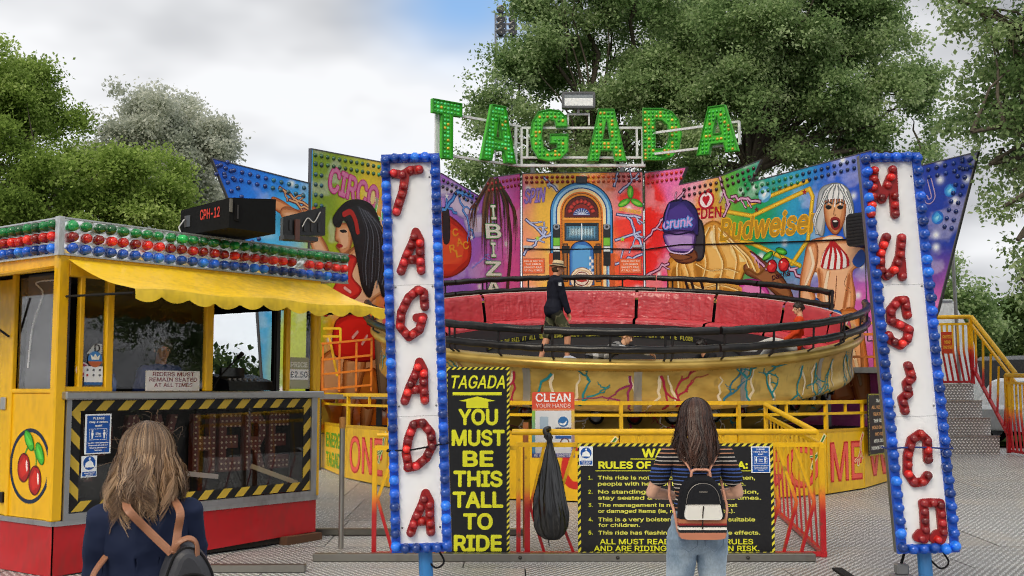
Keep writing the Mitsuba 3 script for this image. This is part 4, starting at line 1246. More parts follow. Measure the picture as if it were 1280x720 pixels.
# padded bench: backs and seats in sections
red, red2 = lin('#a8232c'), lin('#8f1c26')
A0, A1, NS = -22, 202, 9
for k in range(NS):
    a0, a1 = math.radians(A0 + (A1 - A0) * k / NS + 0.5), math.radians(A0 + (A1 - A0) * (k + 1) / NS - 0.5)
    th = np.linspace(a0, a1, 22)

    def strip(prof, rough):
        p = np.array(prof)
        v = np.stack([np.cos(th)[:, None] * p[None, :, 0], np.sin(th)[:, None] * p[None, :, 0], np.broadcast_to(p[None, :, 1], (22, len(p)))], -1)
        v[:, 1:-1, 2] += (meshkit.noise(np.stack([np.repeat(th[:, None] * 14, len(p) - 2, 1), np.tile(np.arange(len(p) - 2) * 0.7, (22, 1)), np.full((22, len(p) - 2), k * 9.1)], -1)) - 0.5) * rough
        uv = np.stack([np.repeat(th[:, None] * 4, len(p), 1), np.tile(np.linspace(0, 1.2, len(p)), (22, 1))], -1)
        return v, uv
    v, uv = strip([(4.05, 0.66), (4.03, 0.72), (3.97, 0.735), (3.92, 0.70), (3.90, 0.55), (3.87, 0.40), (3.84, 0.24), (3.84, 0.19)], 0.035)
    part(ride, 'seat_back', MB(RIDE, red).surf(v, flip=True, uv=uv), 'vinyl')
    v, uv = strip([(3.86, 0.18), (3.75, 0.20), (3.6, 0.205), (3.46, 0.195), (3.42, 0.15), (3.42, 0.02)], 0.02)
    part(ride, 'seat', MB(RIDE, red2).surf(v, flip=True, uv=uv), 'vinyl')
    b = MB(RIDE, lin('#d8b8b4'))
    b.tube([RIDE.M @ (RIDE.M.T @ V3(3.985 * math.cos(x), 3.985 * math.sin(x), 0.742)) for x in np.linspace(a0, a1, 12)], 0.012, 6)
    part(ride, 'piping', b, 'paint')

# the low kerb in the middle of the floor with its lettering
part(ride, 'kerb', MB(RIDE, lin('#141416')).lathe([(2.25, 0.0), (2.25, 0.115), (3.43, 0.115)], 96), 'matte')
m = MB(RIDE)
for s, a_mid in (('ALL RIDERS MUST REMAIN SEATED', 100), ('WITH FEET FLAT ON THE FLOOR', 62), ('KEEP HOLD OF THE RAIL AT ALL TIMES', 142)):
    n = len(s)
    for i, ch in enumerate(s):
        if ch == ' ':
            continue
        a = math.radians(a_mid + (n / 2 - i) * 1.55)
        # read from the viewer's side, on the far inside face of the well: letters stand on the floor and face the middle
        F = Frame(RIDE(V3(2.244 * math.cos(a), 2.244 * math.sin(a), 0.022))[0], RIDE.M.T @ V3(math.sin(a), -math.cos(a), 0), RIDE.M.T @ V3(0, 0, 1))
        q = MB(F)
        q.text(ch, 0, 0, 0.08, 0.0, 0.048, lin('#c8c24a'), 'c')
        m.v += [x for x in q.v]
        m.t += [x + m.n for x in q.t]
        m.c += q.c
        m.u += q.u
        m.n += q.n
part(ride, 'lettering', m, 'print')

# rails: two padded rings in sections on posts
RR = 4.30
for a0, a1, np_ in ((188, 352, 15), (14, 164, 11)):
    th = np.radians(np.linspace(a0, a1, 60))
    for z, r in ((1.0, 0.058), (0.75, 0.058)):
        nsec = 5
        for k in range(nsec):
            t = th[k * 59 // nsec:(k + 1) * 59 // nsec + 1]
            t = np.linspace(t[0] + 0.004, t[-1] - 0.004, 16)
            wob = 0.01 * np.sin(np.arange(16) * 1.9 + k * 2 + z * 9)
            pts = np.stack([(RR + wob) * np.cos(t), (RR + wob) * np.sin(t), z + 0.6 * wob], -1)
            rad = r * (1 + 0.06 * np.sin(np.arange(16) * 2.3 + k))
            part(ride, 'rail', MB(RIDE, lin('#141416')).tube(pts, rad, 10), 'paint')
    for k in range(np_ + 1):
        a = math.radians(a0 + (a1 - a0) * (k / np_) + (0.6 if k == 0 else -0.6 if k == np_ else 0))
        for da in ((0,) if k % 4 else (-0.012, 0.012)):
            c, s = math.cos(a + da), math.sin(a + da)
            part(ride, 'rail_post', MB(RIDE, lin('#202024')).tube([(4.15 * c, 4.15 * s, 0.55), (RR * c, RR * s, 0.64), (RR * c, RR * s, 1.0)], 0.017, 6), 'paint')
# end loops of the rails, joining upper and lower tube
for a in (188, 352, 14, 164):
    c, s = math.cos(math.radians(a)), math.sin(math.radians(a))
    part(ride, 'rail_end', MB(RIDE, lin('#2a2a2e')).tube([(RR * c, RR * s, 1.04), (RR * c, RR * s, 0.66)], 0.03, 8), 'paint')

# ------------------------------------------------------------------ base of the ride: lettered yellow panels, rails on posts
YEL = lin('#e4b414')
base = thing('ride_base', 'yellow lettered base panels with yellow rails below the gold bowl', 'platform')
bp = [(-4.9, 24.2), (-3.46, 20.9), (-2.78, 19.2), (-1.95, 17.9), (-0.2, 16.45), (1.5, 16.0), (3.2, 16.2), (4.67, 17.0), (5.45, 17.75), (6.6, 19.4), (7.6, 22.6)]
words_on = {1: ('ENERGY', 'TAGADA', '#5f9a1a'), 2: ('ONE', None, '#c2261c'), 4: ('C', None, '#c2261c'), 6: ('CO', None, '#c2261c'), 7: ('ME', None, '#c2261c'), 8: ('WI', None, '#b8321c')}
for i, (a, b) in enumerate(zip(bp[:-1], bp[1:])):
    a3, b3 = V3(a[0], a[1], 0), V3(b[0], b[1], 0)
    L = np.linalg.norm(b3 - a3)
    F = facing(a3, (b3 - a3)[:2])
    za, zb = float(ground_z(a[1])), float(ground_z(b[1]))
    top = 1.06
    m = MB(F, YEL)
    m.prism(Polygon([(0.012, za + 0.02), (L - 0.012, zb + 0.02), (L - 0.012, top), (0.012, top)]), -0.03, 0.0, back=True)
    k = part(base, 'panel', m, 'paint')
    part(k, 'trim', MB(F, lin('#c8980c')).bar((0, top + 0.015, -0.01), (L, top + 0.015, -0.01), 0.05, 0.03), 'paint')
    if i in words_on:
        s, s2, c = words_on[i]
        m = MB(F)
        if s2:
            m.text(s, L * 0.18, 0.68, 0.24, 0.004, L * 0.72, lin(c))
            m.text(s2, L * 0.18, 0.34, 0.24, 0.004, L * 0.72, lin(c))
        elif i == 4:
            m.text(s, 0.90, za + 0.2, 0.60, 0.004, 0.46, lin(c), shear=0.1)
        elif i == 7:
            for dx, dy, cc, zz in ((0, 0, c, 0.004), (0.012, 0.012, '#e85a4a', 0.0065)):
                m.text(s, L * 0.94 - (0.02 if zz > .005 else 0), 0.33 + dy, 0.56 - 2 * dy, zz, L * 0.86 - 4 * dx, lin(cc), 'r', bold=zz < .005)
        else:
            for dx, dy, cc, zz in ((0, 0, c, 0.004), (0.012, 0.012, '#e85a4a', 0.0065)):
                m.text(s, L * 0.10 + dx, (za + zb) / 2 + 0.16 + dy, 0.56 - 2 * dy, zz, L * 0.8 - 2 * dx, lin(cc), bold=zz < .005)
        part(k, 'lettering', m, 'print')
        if i != 1:
            m = MB(F)
            bolt(m, [(L * 0.97, 1.0), (L * 0.82, 0.55)], 0.03, 0.009, lin('#d84a4a' if i % 2 else '#3a7a3a'), lin('#e8d8a0'), 90 + i, 1)
            part(k, 'painted_lightning', m, 'print')
    # rails above the panel
    zr = 1.50 + 0.10 * (i < 3)
    m = MB(F, YEL)
    m.bar((0, zr, -0.02), (L, zr, -0.02), 0.055, 0.06)
    part(base, 'rail', m, 'paint')
    part(base, 'rail', MB(F, YEL).bar((0, zr - 0.17, -0.02), (L, zr - 0.17, -0.02), 0.04, 0.045), 'paint')
    part(base, 'rail_post', MB(F, YEL).bar((0.03, top, -0.02), (0.03, zr, -0.02), 0.05, up=(0, 0, 1)), 'paint')
    part(base, 'rail_post', MB(F, YEL).bar((L * 0.55, zr - 0.17, -0.02), (L * 0.55, zr, -0.02), 0.035, up=(0, 0, 1)), 'paint')
dk = MB(None, lin('#1c1a18'))
poly = Polygon([(x, y) for x, y in bp]).buffer(-0.05)
dk.prism(poly, 0.96, 1.0, back=True)
part(base, 'deck', dk, 'matte')
m = MB(Frame((1.78, 20.2, 0.3)), lin('#26241f'))
m.lathe([(1.3, 0.0), (1.3, 0.9), (0.9, 1.0), (0.9, 1.5), (0.4, 1.8)], 24)
part(base, 'pivot', m, 'metal')
for a, b in (((-0.9, 18.2, 1.0), (0.9, 19.6, 1.9)), ((4.4, 18.4, 1.0), (2.8, 19.6, 1.9)), ((1.8, 18.0, 1.0), (1.8, 19.4, 1.75))):
    part(base, 'ram', MB(None, lin('#6a4a1c')).tube([a, b], 0.09, 10), 'paint')

# walkway beside the bowl with its orange barrier (seen over the pay booth), and the one at the other side
wk = thing('walkway', 'grey tread walkway with an orange grid barrier beside the painted woman in red', 'walkway')
c = at(440, 492, 20.3)
part(wk, 'deck', MB(None, lin('#9a9a98')).box2((-3.3, 19.4, c[2] - 0.09), (-2.1, 20.9, c[2] - 0.01)), 'metal')
for x in (-3.5, -2.4):
    part(wk, 'support', MB(None, lin('#6f6f70')).box2((x - .05, 20.6, 0.2), (x + .05, 20.7, c[2] - 0.09)), 'metal')
BF = facing((-3.6, 19.55, 0), (1, 0))
ORA = lin('#dc7a1e')
for px in (403, 424, 445, 464):
    a, b = BF.px(px, 489), BF.px(px, 428 if px != 464 else 422)
    part(wk, 'bar', MB(BF, ORA).bar((a[0], a[1], 0), (a[0], b[1], 0), 0.035, up=(0, 0, 1)), 'paint')
for py in (427, 447, 465, 484):
    a, b = BF.px(402, py + 3), BF.px(465, py - 3)
    part(wk, 'bar', MB(BF, ORA).bar((a[0], a[1], 0.02), (b[0], b[1], 0.02), 0.035), 'paint')
for pa, pb in (((402, 410), (424, 410)), ((402, 420), (424, 420)), ((410, 420), (420, 470)), ((424, 410), (424, 428))):
    a, b = BF.px(*pa), BF.px(*pb)
    part(wk, 'bar', MB(BF, YEL).bar((a[0], a[1], -0.15), (b[0], b[1], -0.15), 0.04, up=(0, 0, 1)), 'paint')
wk2 = thing('walkway', 'grey walkway with an orange barrier beside the painted blonde woman', 'walkway')
c = at(1060, 460, 21.0)
part(wk2, 'deck', MB(None, lin('#8a8884')).box2((5.6, 20.2, c[2] - 0.1), (7.3, 21.6, c[2])), 'metal')
for x in (5.9, 7.1):
    part(wk2, 'support', MB(None, lin('#6f6f70')).box2((x - .05, 21.3, 0.2), (x + .05, 21.4, c[2] - 0.1)), 'metal')
BF = facing((5.0, 20.25, 0), (1, 0))
for px in (1078, 1094):
    a, b = BF.px(px, 462), BF.px(px, 404)
    part(wk2, 'bar', MB(BF, ORA).bar((a[0], a[1], 0), (a[0], b[1], 0), 0.045, up=(0, 0, 1)), 'paint')
for py, c in ((404, YEL), (418, ORA), (446, ORA), (461, ORA)):
    a, b = BF.px(1060 if py > 440 else 1078, py), BF.px(1112, py)
    part(wk2, 'bar', MB(BF, c).bar((a[0], a[1], 0.02), (b[0], b[1], 0.02), 0.045), 'paint')

# ------------------------------------------------------------------ pay booth
KU, KN = V3(0.605, 0.796, 0), V3(0.796, -0.605, 0)        # along the front, out of the front
KL = V3(-4.16, 10.45, 0)
KF = facing(KL, KU[:2])                                    # x along the front, y up, z out
KS = facing(KL - 2.4 * KN, KN[:2])                         # the left side, x from its far end (2.4 = corner)
KLEN = 3.2
BY = lin('#e6b20a')
FOIL_N = lambda p, n, uv: fbm(uv.x * 7, uv.y * 9, p.z * 6, 3)
scene['foil'] = two({'type': 'bumpmap', 'arbitrary': proc(FOIL_N, 0.003), 'scale': 0.03, 'b': {'type': 'roughconductor', 'material': 'Al', 'alpha': 0.13}})
scene['glass'] = {'type': 'thindielectric', 'int_ior': 1.5}
booth = thing('pay_booth', 'yellow and red pay booth with a fringe of coloured bulbs and a scalloped awning', 'booth')
# red skirt, slightly rippled sheet
for F, x0, x1, nm in ((KF, 0.0, KLEN, 0), (KS, 0.0, 2.4, 1)):
    xs_, zs_ = np.linspace(x0, x1, 40), np.linspace(0.0, 1.0, 8)
    X, Z = np.meshgrid(xs_, zs_, indexing='ij')
    Z = 0.455 - (1 - Z) * (0.455 - np.clip(0.005 + 0.03 * X * (nm == 0), 0, 0.1))
    off = 0.035 * (meshkit.fbm(np.stack([X * 2.2 + 7 * nm, Z * 3.5, 0 * X], -1), 3) - 0.5) * np.clip((0.46 - Z) * 9, 0, 1)
    off[[0, -1], :] *= 0.2
    m = MB(F, lin('#b5121a'))
    m.surf(np.stack([X, Z, 0.012 + off], -1))
    part(booth, 'skirt', m, 'paint', 'red sheet skirt along the bottom')
    part(booth, 'sill', MB(F, lin('#b4b6b8')).box2((x0, 0.455, 0.0), (x1 + 0.01, 0.50, 0.03)), 'metal')
part(booth, 'chassis', MB(KF, lin('#2a2522')).box2((0.02, 0.02, -2.3), (KLEN - 0.02, 0.455, -0.02)), 'matte')
part(booth, 'chock', MB(KF, lin('#5a4030')).box2((KLEN - 0.5, 0.0, -0.16), (KLEN + 0.02, 0.09, 0.1)), 'matte')
u = lambda px, py=420: float(KF.px(px, py)[0])
# lower front: display recess behind hazard-taped perspex
part(booth, 'lower_frame', MB(KF, lin('#a9abae')).box2((0.07, 0.50, 0.0), (KLEN - 0.03, 0.56, 0.045)).box2((0.07, 0.56, 0.0), (0.12, 1.60, 0.045)).box2((KLEN - 0.11, 0.56, 0.0), (KLEN - 0.03, 1.60, 0.045)), 'metal')
part(booth, 'counter', MB(KF, lin('#b0b2b4')).cham((0.02, 1.60, -0.25), (KLEN + 0.02, 1.675, 0.11), 0.012), 'metal')
tape = MB(KF)
x0, x1, y0, y1, tw = 0.12, KLEN - 0.11, 0.56, 1.60, 0.105
strips = [sbox(x0, y1 - tw, x1, y1 - 0.012), sbox(x0, y0 + 0.012, x1, y0 + tw), sbox(x0, y0 + tw, x0 + tw, y1 - tw), sbox(x1 - tw, y0 + tw, x1, y1 - tw)]
for i, g in enumerate(strips):
    tape.sheet(g, 0.021, lin('#111111'))
    for k in range(-14, 40):
        s = -1 if i in (2,) else 1
        band = Polygon([(x0 + k * 0.235, 0.3), (x0 + k * 0.235 + 0.115, 0.3), (x0 + k * 0.235 + 0.115 + s * 1.6, 1.9), (x0 + k * 0.235 + s * 1.6, 1.9)])
        h = band.intersection(g)
        if not h.is_empty:
            tape.sheet(h, 0.0235, lin('#c9a83a'))
part(booth, 'hazard_tape', tape, 'print', 'black and yellow hazard tape border')
part(booth, 'perspex', MB(KF).sheet(sbox(x0, y0, x1, y1), 0.018), 'glass')
box_ = MB(KF, lin('#0e0d0d'))
box_.box2((0.1, 0.52, -0.34), (KLEN - 0.1, 1.6, -0.33)).box2((0.1, 0.52, -0.33), (KLEN - 0.1, 0.54, 0.0)).box2((0.1, 1.58, -0.33), (KLEN - 0.1, 1.598, 0.0)).box2((0.1, 0.54, -0.33), (0.115, 1.58, 0.0)).box2((KLEN - 0.1, 0.54, -0.33), (KLEN - 0.085, 1.58, 0.0))
part(booth, 'display_recess', box_, 'matte')
GL2 = {
    'P': ([(0, 0), (.3, 0), (.3, .38), (.7, .38), (1, .55), (1, .83), (.7, 1), (0, 1)], [(.3, .58), (.3, .82), (.62, .82), (.7, .7), (.62, .58)]),
    'A': (GLY['A'][0], GLY['A'][1]),
    'Y': ([(.36, 0), (.64, 0), (.64, .42), (1, 1), (.7, 1), (.5, .64), (.3, 1), (0, 1), (.36, .42)], None),
    'H': ([(0, 0), (.3, 0), (.3, .38), (.7, .38), (.7, 0), (1, 0), (1, 1), (.7, 1), (.7, .62), (.3, .62), (.3, 1), (0, 1)], None),
    'E': ([(0, 0), (1, 0), (1, .24), (.32, .24), (.32, .4), (.85, .4), (.85, .62), (.32, .62), (.32, .76), (1, .76), (1, 1), (0, 1)], None),
    'R': ([(0, 0), (.3, 0), (.3, .36), (.42, .36), (.68, 0), (1, 0), (.72, .4), (1, .58), (1, .84), (.72, 1), (0, 1)], [(.3, .58), (.3, .82), (.62, .82), (.7, .7), (.62, .58)]),
}
for ch, xa in (('P', 0.42), ('A', 0.80), ('Y', 1.18), ('H', 1.66), ('E', 2.0), ('R', 2.34), ('E', 2.68)):
    W, H, ya = 0.29, 0.62, 0.82
    g = Polygon([(xa + x * W, ya + y * H) for x, y in GL2[ch][0]], [[(xa + x * W, ya + y * H) for x, y in GL2[ch][1]]] if GL2[ch][1] else [])
    k = part(booth, 'bulb_letter', MB(KF, lin('#4a1a10')).prism(g, -0.27, -0.20), 'print')
    b = MB(KF, lin('#a08a74'))
    for i in range(5):
        for j in range(11):
            q = (xa + 0.029 + i * 0.058, ya + 0.028 + j * 0.0565)
            if g.contains(Point(*q).buffer(0.008)):
                b.ball((q[0], q[1], -0.195), 0.014, n=0)
    part(k, 'bulbs', b, 'gloss', kind='stuff')
a, b = KF.px(320, 583), KF.px(375, 604)
part(booth, 'batten', MB(KF, lin('#9a8a6a')).bar((a[0], a[1], -0.08), (b[0], b[1], -0.05), 0.05, 0.02), 'matte')
a, b = KF.px(234, 592), KF.px(276, 596)
part(booth, 'batten', MB(KF, lin('#9a9088')).bar((a[0], a[1], -0.08), (b[0], b[1], -0.05), 0.05, 0.02), 'matte')
# windows
part(booth, 'corner_post', MB(KF, BY).cham((-0.05, 0.50, -0.06), (0.06, 2.94, 0.035), 0.012), 'paint')
mull = [(u(98) + 0.0, u(104)), (u(132), u(141)), (u(257), u(266)), (u(391), u(399) + .01)]
for i, (a, b) in enumerate(mull):
    part(booth, 'mullion', MB(KF, BY).cham((a, 1.677, -0.05), (b, 2.90, 0.02), 0.008), 'paint')
a = u(360)
part(booth, 'mullion', MB(KF, BY).cham((a - 0.03, 1.677, -0.05), (a + 0.03, 2.90, 0.015), 0.008), 'paint')
a = u(351)
part(booth, 'mullion', MB(KF, lin('#1b1b1c')).cham((a - 0.03, 1.677, -0.06), (a + 0.02, 2.90, -0.02), 0.008), 'paint')
part(booth, 'window_sill', MB(KF, BY).box2((0.06, 1.677, -0.05), (u(141), 1.72, 0.017)), 'paint')
part(booth, 'header', MB(KF, BY).cham((0.06, 2.74, -0.05), (KLEN + 0.02, 2.935, 0.03), 0.01), 'paint')
for a, b in ((mull[0][1], mull[1][0]), (mull[1][1], mull[2][0]), (u(362), mull[3][0])):
    part(booth, 'pane', MB(KF).sheet(sbox(a, 1.70, b, 2.74), -0.012), 'glass')
# inside: dark walls, roof lining, floor
ins = MB(KF, lin('#17181a'))
ins.box2((0.0, 0.5, -2.30), (KLEN, 2.93, -2.28))
part(booth, 'back_wall', ins, 'matte')
part(booth, 'floor', MB(KF, lin('#222222')).box2((0.02, 0.47, -2.28), (KLEN - 0.02, 0.5, -0.35)), 'matte')
part(booth, 'ceiling', MB(KF, lin('#38383a')).box2((0.02, 2.90, -2.28), (KLEN - 0.02, 2.93, -0.06)), 'matte')
ew = KLEN - 0.03                                            # far end wall, mostly window
m = MB(KF, lin('#141516'))
m.box2((ew, 0.5, -2.28), (ew + 0.03, 1.66, -0.06)).box2((ew, 2.62, -2.28), (ew + 0.03, 2.90, -0.06)).box2((ew, 1.66, -2.28), (ew + 0.03, 2.62, -1.95))
part(booth, 'end_wall', m, 'matte')
for d in (0.70, 0.10):
    part(booth, 'end_mullion', MB(KF, lin('#151515')).box2((ew - 0.005, 1.66, -d - 0.05), (ew + 0.035, 2.62, -d)), 'matte')
part(booth, 'end_pane', MB(Frame(KF.p(ew + 0.015, 0, -0.75), -KN, (0, 0, 1))).sheet(sbox(0, 1.66, 1.2, 2.62)), 'glass')
part(booth, 'end_post', MB(KF, BY).cham((KLEN - 0.03, 0.50, -0.06), (KLEN + 0.03, 2.74, 0.03), 0.01), 'paint')
# left side: emblem panel, window, door
pw = 0.80                                                   # width of the emblem panel
s0 = 2.4 - pw
part(booth, 'side_panel', MB(KS, BY).cham((s0, 0.50, -0.03), (2.355, 1.66, 0.0), 0.006), 'paint')
part(booth, 'side_rail', MB(KS, BY).cham((s0, 1.66, -0.03), (2.355, 1.70, 0.015), 0.006), 'paint')
part(booth, 'side_window', MB(KS).sheet(sbox(s0 + 0.06, 1.70, 2.35, 2.76), -0.02), 'glass')
part(booth, 'side_lining', MB(KS, lin('#4a4d52')).sheet(sbox(s0 + 0.02, 1.68, 2.36, 2.80), -0.12), 'matte')
part(booth, 'cable', MB(KS, lin('#c8c8c8')).tube(np.column_stack([smoothline([(s0 + 0.1, 1.9), (s0 + 0.16, 2.3), (s0 + 0.32, 2.6), (s0 + 0.20, 2.72), (s0 + 0.7, 2.72)], 6), np.full(25, -0.10)]), 0.008, 6), 'matte')
part(booth, 'side_post', MB(KS, BY).cham((s0 - 0.03, 0.50, -0.03), (s0 + 0.03, 2.80, 0.02), 0.008), 'paint')
dr_ = part(booth, 'door', MB(KS, lin('#e0b00c')).cham((0.3, 0.50, -0.04), (s0 - 0.035, 2.76, -0.002), 0.008), 'paint')
part(dr_, 'latch', MB(KS, lin('#c8c8c4')).cham((s0 - 0.17, 1.50, 0.0), (s0 - 0.08, 1.62, 0.02), 0.006), 'metal')
part(dr_, 'hinge', MB(KS, lin('#3a3630')).cham((s0 - 0.12, 0.62, 0.0), (s0 - 0.05, 0.72, 0.03), 0.006), 'metal')
part(booth, 'side_header', MB(KS, BY).cham((0.0, 2.80, -0.03), (2.36, 2.94, 0.02), 0.008), 'paint')
part(booth, 'side_flap', MB(KS, lin('#d09a08')).add([(0.2, 2.84, 0.02), (2.30, 2.84, 0.02), (2.26, 2.70, 0.62), (0.2, 2.70, 0.62), (0.2, 2.82, 0.02), (2.30, 2.82, 0.02), (2.26, 2.68, 0.62), (0.2, 2.68, 0.62)], [(0, 3, 2, 1), (4, 5, 6, 7), (3, 7, 6, 2), (1, 2, 6, 5)], flat=True), 'paint')
part(booth, 'strut', MB(KS, lin('#1a1a1a')).tube([(s0 - 0.03, 2.2, 0.03), (s0 - 0.5, 2.62, 0.4)], 0.012, 6), 'matte')
c = KS.px(45.5, 583)
em = MB(KS)
c = np.array([1.972, c[1]])
q = Point(*c)
em.sheet(q.buffer(0.348, quad_segs=24).difference(q.buffer(0.312, quad_segs=24)), 0.003, lin('#16233f'))
for dx, dy in ((-0.10, -0.02), (0.10, -0.13)):
    em.air(affinity.scale(Point(c[0] + dx, c[1] + dy).buffer(0.115), 0.95, 1.2), [(0, '#5a0a08'), (0.02, '#a81812'), (0.06, '#cc2a1e')], 0.004)
    em.sheet(affinity.rotate(affinity.scale(Point(c[0] + dx + 0.055, c[1] + dy + 0.02).buffer(0.03), 0.5, 1.8), 8), 0.006, lin('#f4dcd8'))
em.sheet(stroke([(c[0] - 0.09, c[1] + 0.10), (c[0] - 0.05, c[1] + 0.16), (c[0] + 0.03, c[1] + 0.19), (c[0] + 0.10, c[1] + 0.10), (c[0] + 0.11, c[1] + 0.0)], 0.018), 0.0032, lin('#3f9a2a'))
for (dx, dy, r) in ((-0.02, 0.235, -50), (0.17, 0.12, -60)):
    em.air(affinity.rotate(affinity.scale(Point(c[0] + dx, c[1] + dy).buffer(0.085), 1.35, 0.72), r), [(0, '#1a6a14'), (0.015, '#3fae2a'), (0.05, '#5fd04a')], 0.0065)
part(booth, 'cherry_emblem', em, 'print', 'painted pair of cherries in a dark blue ring')
# roof and fascia with bulbs
part(booth, 'roof', MB(KF, lin('#6f7174')).box2((-0.05, 2.95, -2.4), (KLEN + 0.40, 3.20, 0.0)), 'paint')
for F, x0, x1 in ((KF, -0.02, KLEN + 0.42), (KS, -0.05, 2.42)):
    z0 = 0.05
    part(booth, 'fascia', MB(F).box2((x0, 2.945, z0 - 0.04), (x1, 3.265, z0)), 'foil', 'mirror-bright fascia board')
    part(booth, 'fascia_trim', MB(F, lin('#d0d2d4')).box2((x0, 3.267, z0 - 0.05), (x1, 3.282, z0 + 0.012)).box2((x0, 2.928, z0 - 0.05), (x1, 2.943, z0 + 0.012)), 'metal')
part(booth, 'corner_plate', MB(KF, lin('#d8dadc')).box2((-0.085, 2.925, 0.0), (-0.03, 3.285, 0.07)), 'metal')
BULB = {}


def bulb(parent, F, x, y, z, r, kind, rs, tall=1.0):
    k = (kind, rs.choice(5, p=[.22, .26, .26, .16, .10]))
    if k not in BULB:
        m = MB()
        col = {'green': '#137a3c', 'red': '#bc2018', 'blue': '#1450b8', 'darkred': '#8f1a1c'}[kind]
        c = lin(col) * [0.45, 0.75, 1.05, 1.6, 2.6][k[1]]
        nb = 20
        th = np.linspace(0, 2 * np.pi, nb, endpoint=False)
        prof = [(1.08, 0.0), (1.08, 0.10), (0.93, 0.14), (1.0, 0.24), (0.99, 0.5 * tall), (0.90, 0.80 * tall), (0.66, 1.0 * tall), (0.30, 1.10 * tall), (0.16, 1.09 * tall), (0.0, 1.05 * tall)]
        ridge = 1 + 0.045 * np.where(np.arange(nb) % 2, 1, -1)
        v = np.array([[(a * (g if 0.2 < h < 1.05 * tall else 1) * math.cos(q), a * (g if 0.2 < h < 1.05 * tall else 1) * math.sin(q), h) for a, h in prof] for q, g in zip(th, ridge)])
        m.surf(v, c, closed_u=True)
        BULB[k] = m.ply('gloss')
    return part(parent, 'bulb', dict(BULB[k], to_world=F.mat(x, y, z, r) @ T().rotate([rs.normal(), rs.normal(), 0.01], float(rs.normal() * 5)).rotate([0, 0, 1], float(rs.uniform(0, 40)))), None)


rsk = np.random.default_rng(4)
for F, n, xa, xb in ((KF, 27, 0.06, KLEN + 0.34), (KS, 17, 0.1, 2.34)):
    for i in range(n):
        x = xa + (xb - xa) * i / (n - 1)
        for j, c in enumerate(('blue', 'red', 'green')):
            if F is KF and c == 'red' and i == 21:
                continue
            bulb(booth, F, x + rsk.normal() * 0.004, 2.995 + 0.108 * j, 0.05, 0.044, c, rsk, 1.5)
# awning
nu_, nv_ = 60, 9
U, V = np.meshgrid(np.linspace(0.02, KLEN + 0.06, nu_), np.linspace(0, 1, nv_), indexing='ij')
out_ = 0.06 + 1.05 * V
zz_ = 2.90 - 0.335 * V - 0.05 * np.sin(np.pi * V) + 0.012 * np.sin(U * 5) * V + 0.02 * (meshkit.fbm(np.stack([U * 1.3, V * 3, 0 * U], -1), 3) - 0.5)
m = MB(KF, lin('#efc420'))
m.surf(np.stack([U, zz_, out_], -1), flip=False)
aw = part(booth, 'awning', m, 'paint', 'yellow awning with a scalloped edge')
us = np.linspace(0.02, KLEN + 0.06, 144)
zt = np.interp(us, U[:, 0], zz_[:, -1])
drop = 0.07 + 0.05 * np.abs(np.sin(np.pi * us / 0.29)) ** 0.8
sv = MB(KF, lin('#f2cc30'))
sv.surf(np.stack([np.stack([us, zt, np.full(144, 1.112)], -1), np.stack([us, zt - drop * 0.5, np.full(144, 1.122)], -1), np.stack([us, zt - drop, 1.118 + 0.012 * np.sin(us * 11)], -1)], 1))
part(aw, 'valance', sv, 'paint')
for x in (0.03, KLEN):
    part(aw, 'arm', MB(KF, lin('#20201f')).tube([(x, 2.55, 0.03), (x, 2.53, 1.08)], 0.012, 6), 'matte')

# small things in the booth
def board_on(F, a, b, z, mb=None):
    """plane rectangle between two picture points"""
    p, q = F.px(*a), F.px(*b)
    return min(p[0], q[0]), min(p[1], q[1]), max(p[0], q[0]), max(p[1], q[1])


x0, y0, x1, y1 = board_on(KF, (185, 488), (252, 464), 0)
s = thing('notice', 'white notice in dark red capitals behind the booth window', 'sign')
y0 = 1.68
part(s, 'board', MB(KF, lin('#e4e0da')).box2((x0, y0, -0.05), (x1, y1, -0.03)), 'print')
m = MB(KF)
for i, (t_, f_) in enumerate((('RIDERS MUST', 0.78), ('REMAIN SEATED', 0.90), ('AT ALL TIMES', 0.72))):
    m.text(t_, (x0 + x1) / 2, y1 - 0.053 - i * 0.054, 0.038, -0.0295, (x1 - x0) * f_, lin('#7a1a1c'), 'c')
part(s, 'lettering', m, 'print')
x0, y0, x1, y1 = board_on(KF, (363, 485), (389, 447), 0)
s = thing('price_card', 'olive price card in the last booth window', 'sign')
part(s, 'card', MB(KF, lin('#8a8438')).box2((x0, 1.70, -0.05), (x1, y1, -0.035)), 'print')
m = MB(KF)
m.text('PRICE', (x0 + x1) / 2, y1 - 0.11, 0.055, -0.034, (x1 - x0) * 0.82, lin('#e8e6d0'), 'c')
m.sheet(sbox(x0 + 0.01, y1 - 0.25, x1 - 0.01, y1 - 0.135), -0.034, lin('#eceae4'))
m.text('\u00a32.50', (x0 + x1) / 2, y1 - 0.225, 0.065, -0.032, (x1 - x0) * 0.84, lin('#141414'), 'c')
part(s, 'lettering', m, 'print')
mic = thing('microphone', 'black gooseneck microphone on the booth counter', 'microphone')
a, b, c = KF.px(283, 486), KF.px(292, 470), KF.px(314, 447)
part(mic, 'neck', MB(KF, lin('#151515')).tube(np.column_stack([smoothline([a, b, c], 5), np.full(11, -0.22)]), 0.010, 6), 'matte')
part(mic, 'head', MB(KF, lin('#0c0c0c')).tube([(c[0], c[1], -0.22), (c[0] + 0.06, c[1] + 0.05, -0.22)], [0.022, 0.028], 8), 'matte')
con = thing('mixing_desk', 'black mixing desk on the booth counter', 'mixing desk')
x0, y0, x1, y1 = board_on(KF, (296, 486), (352, 462), 0)
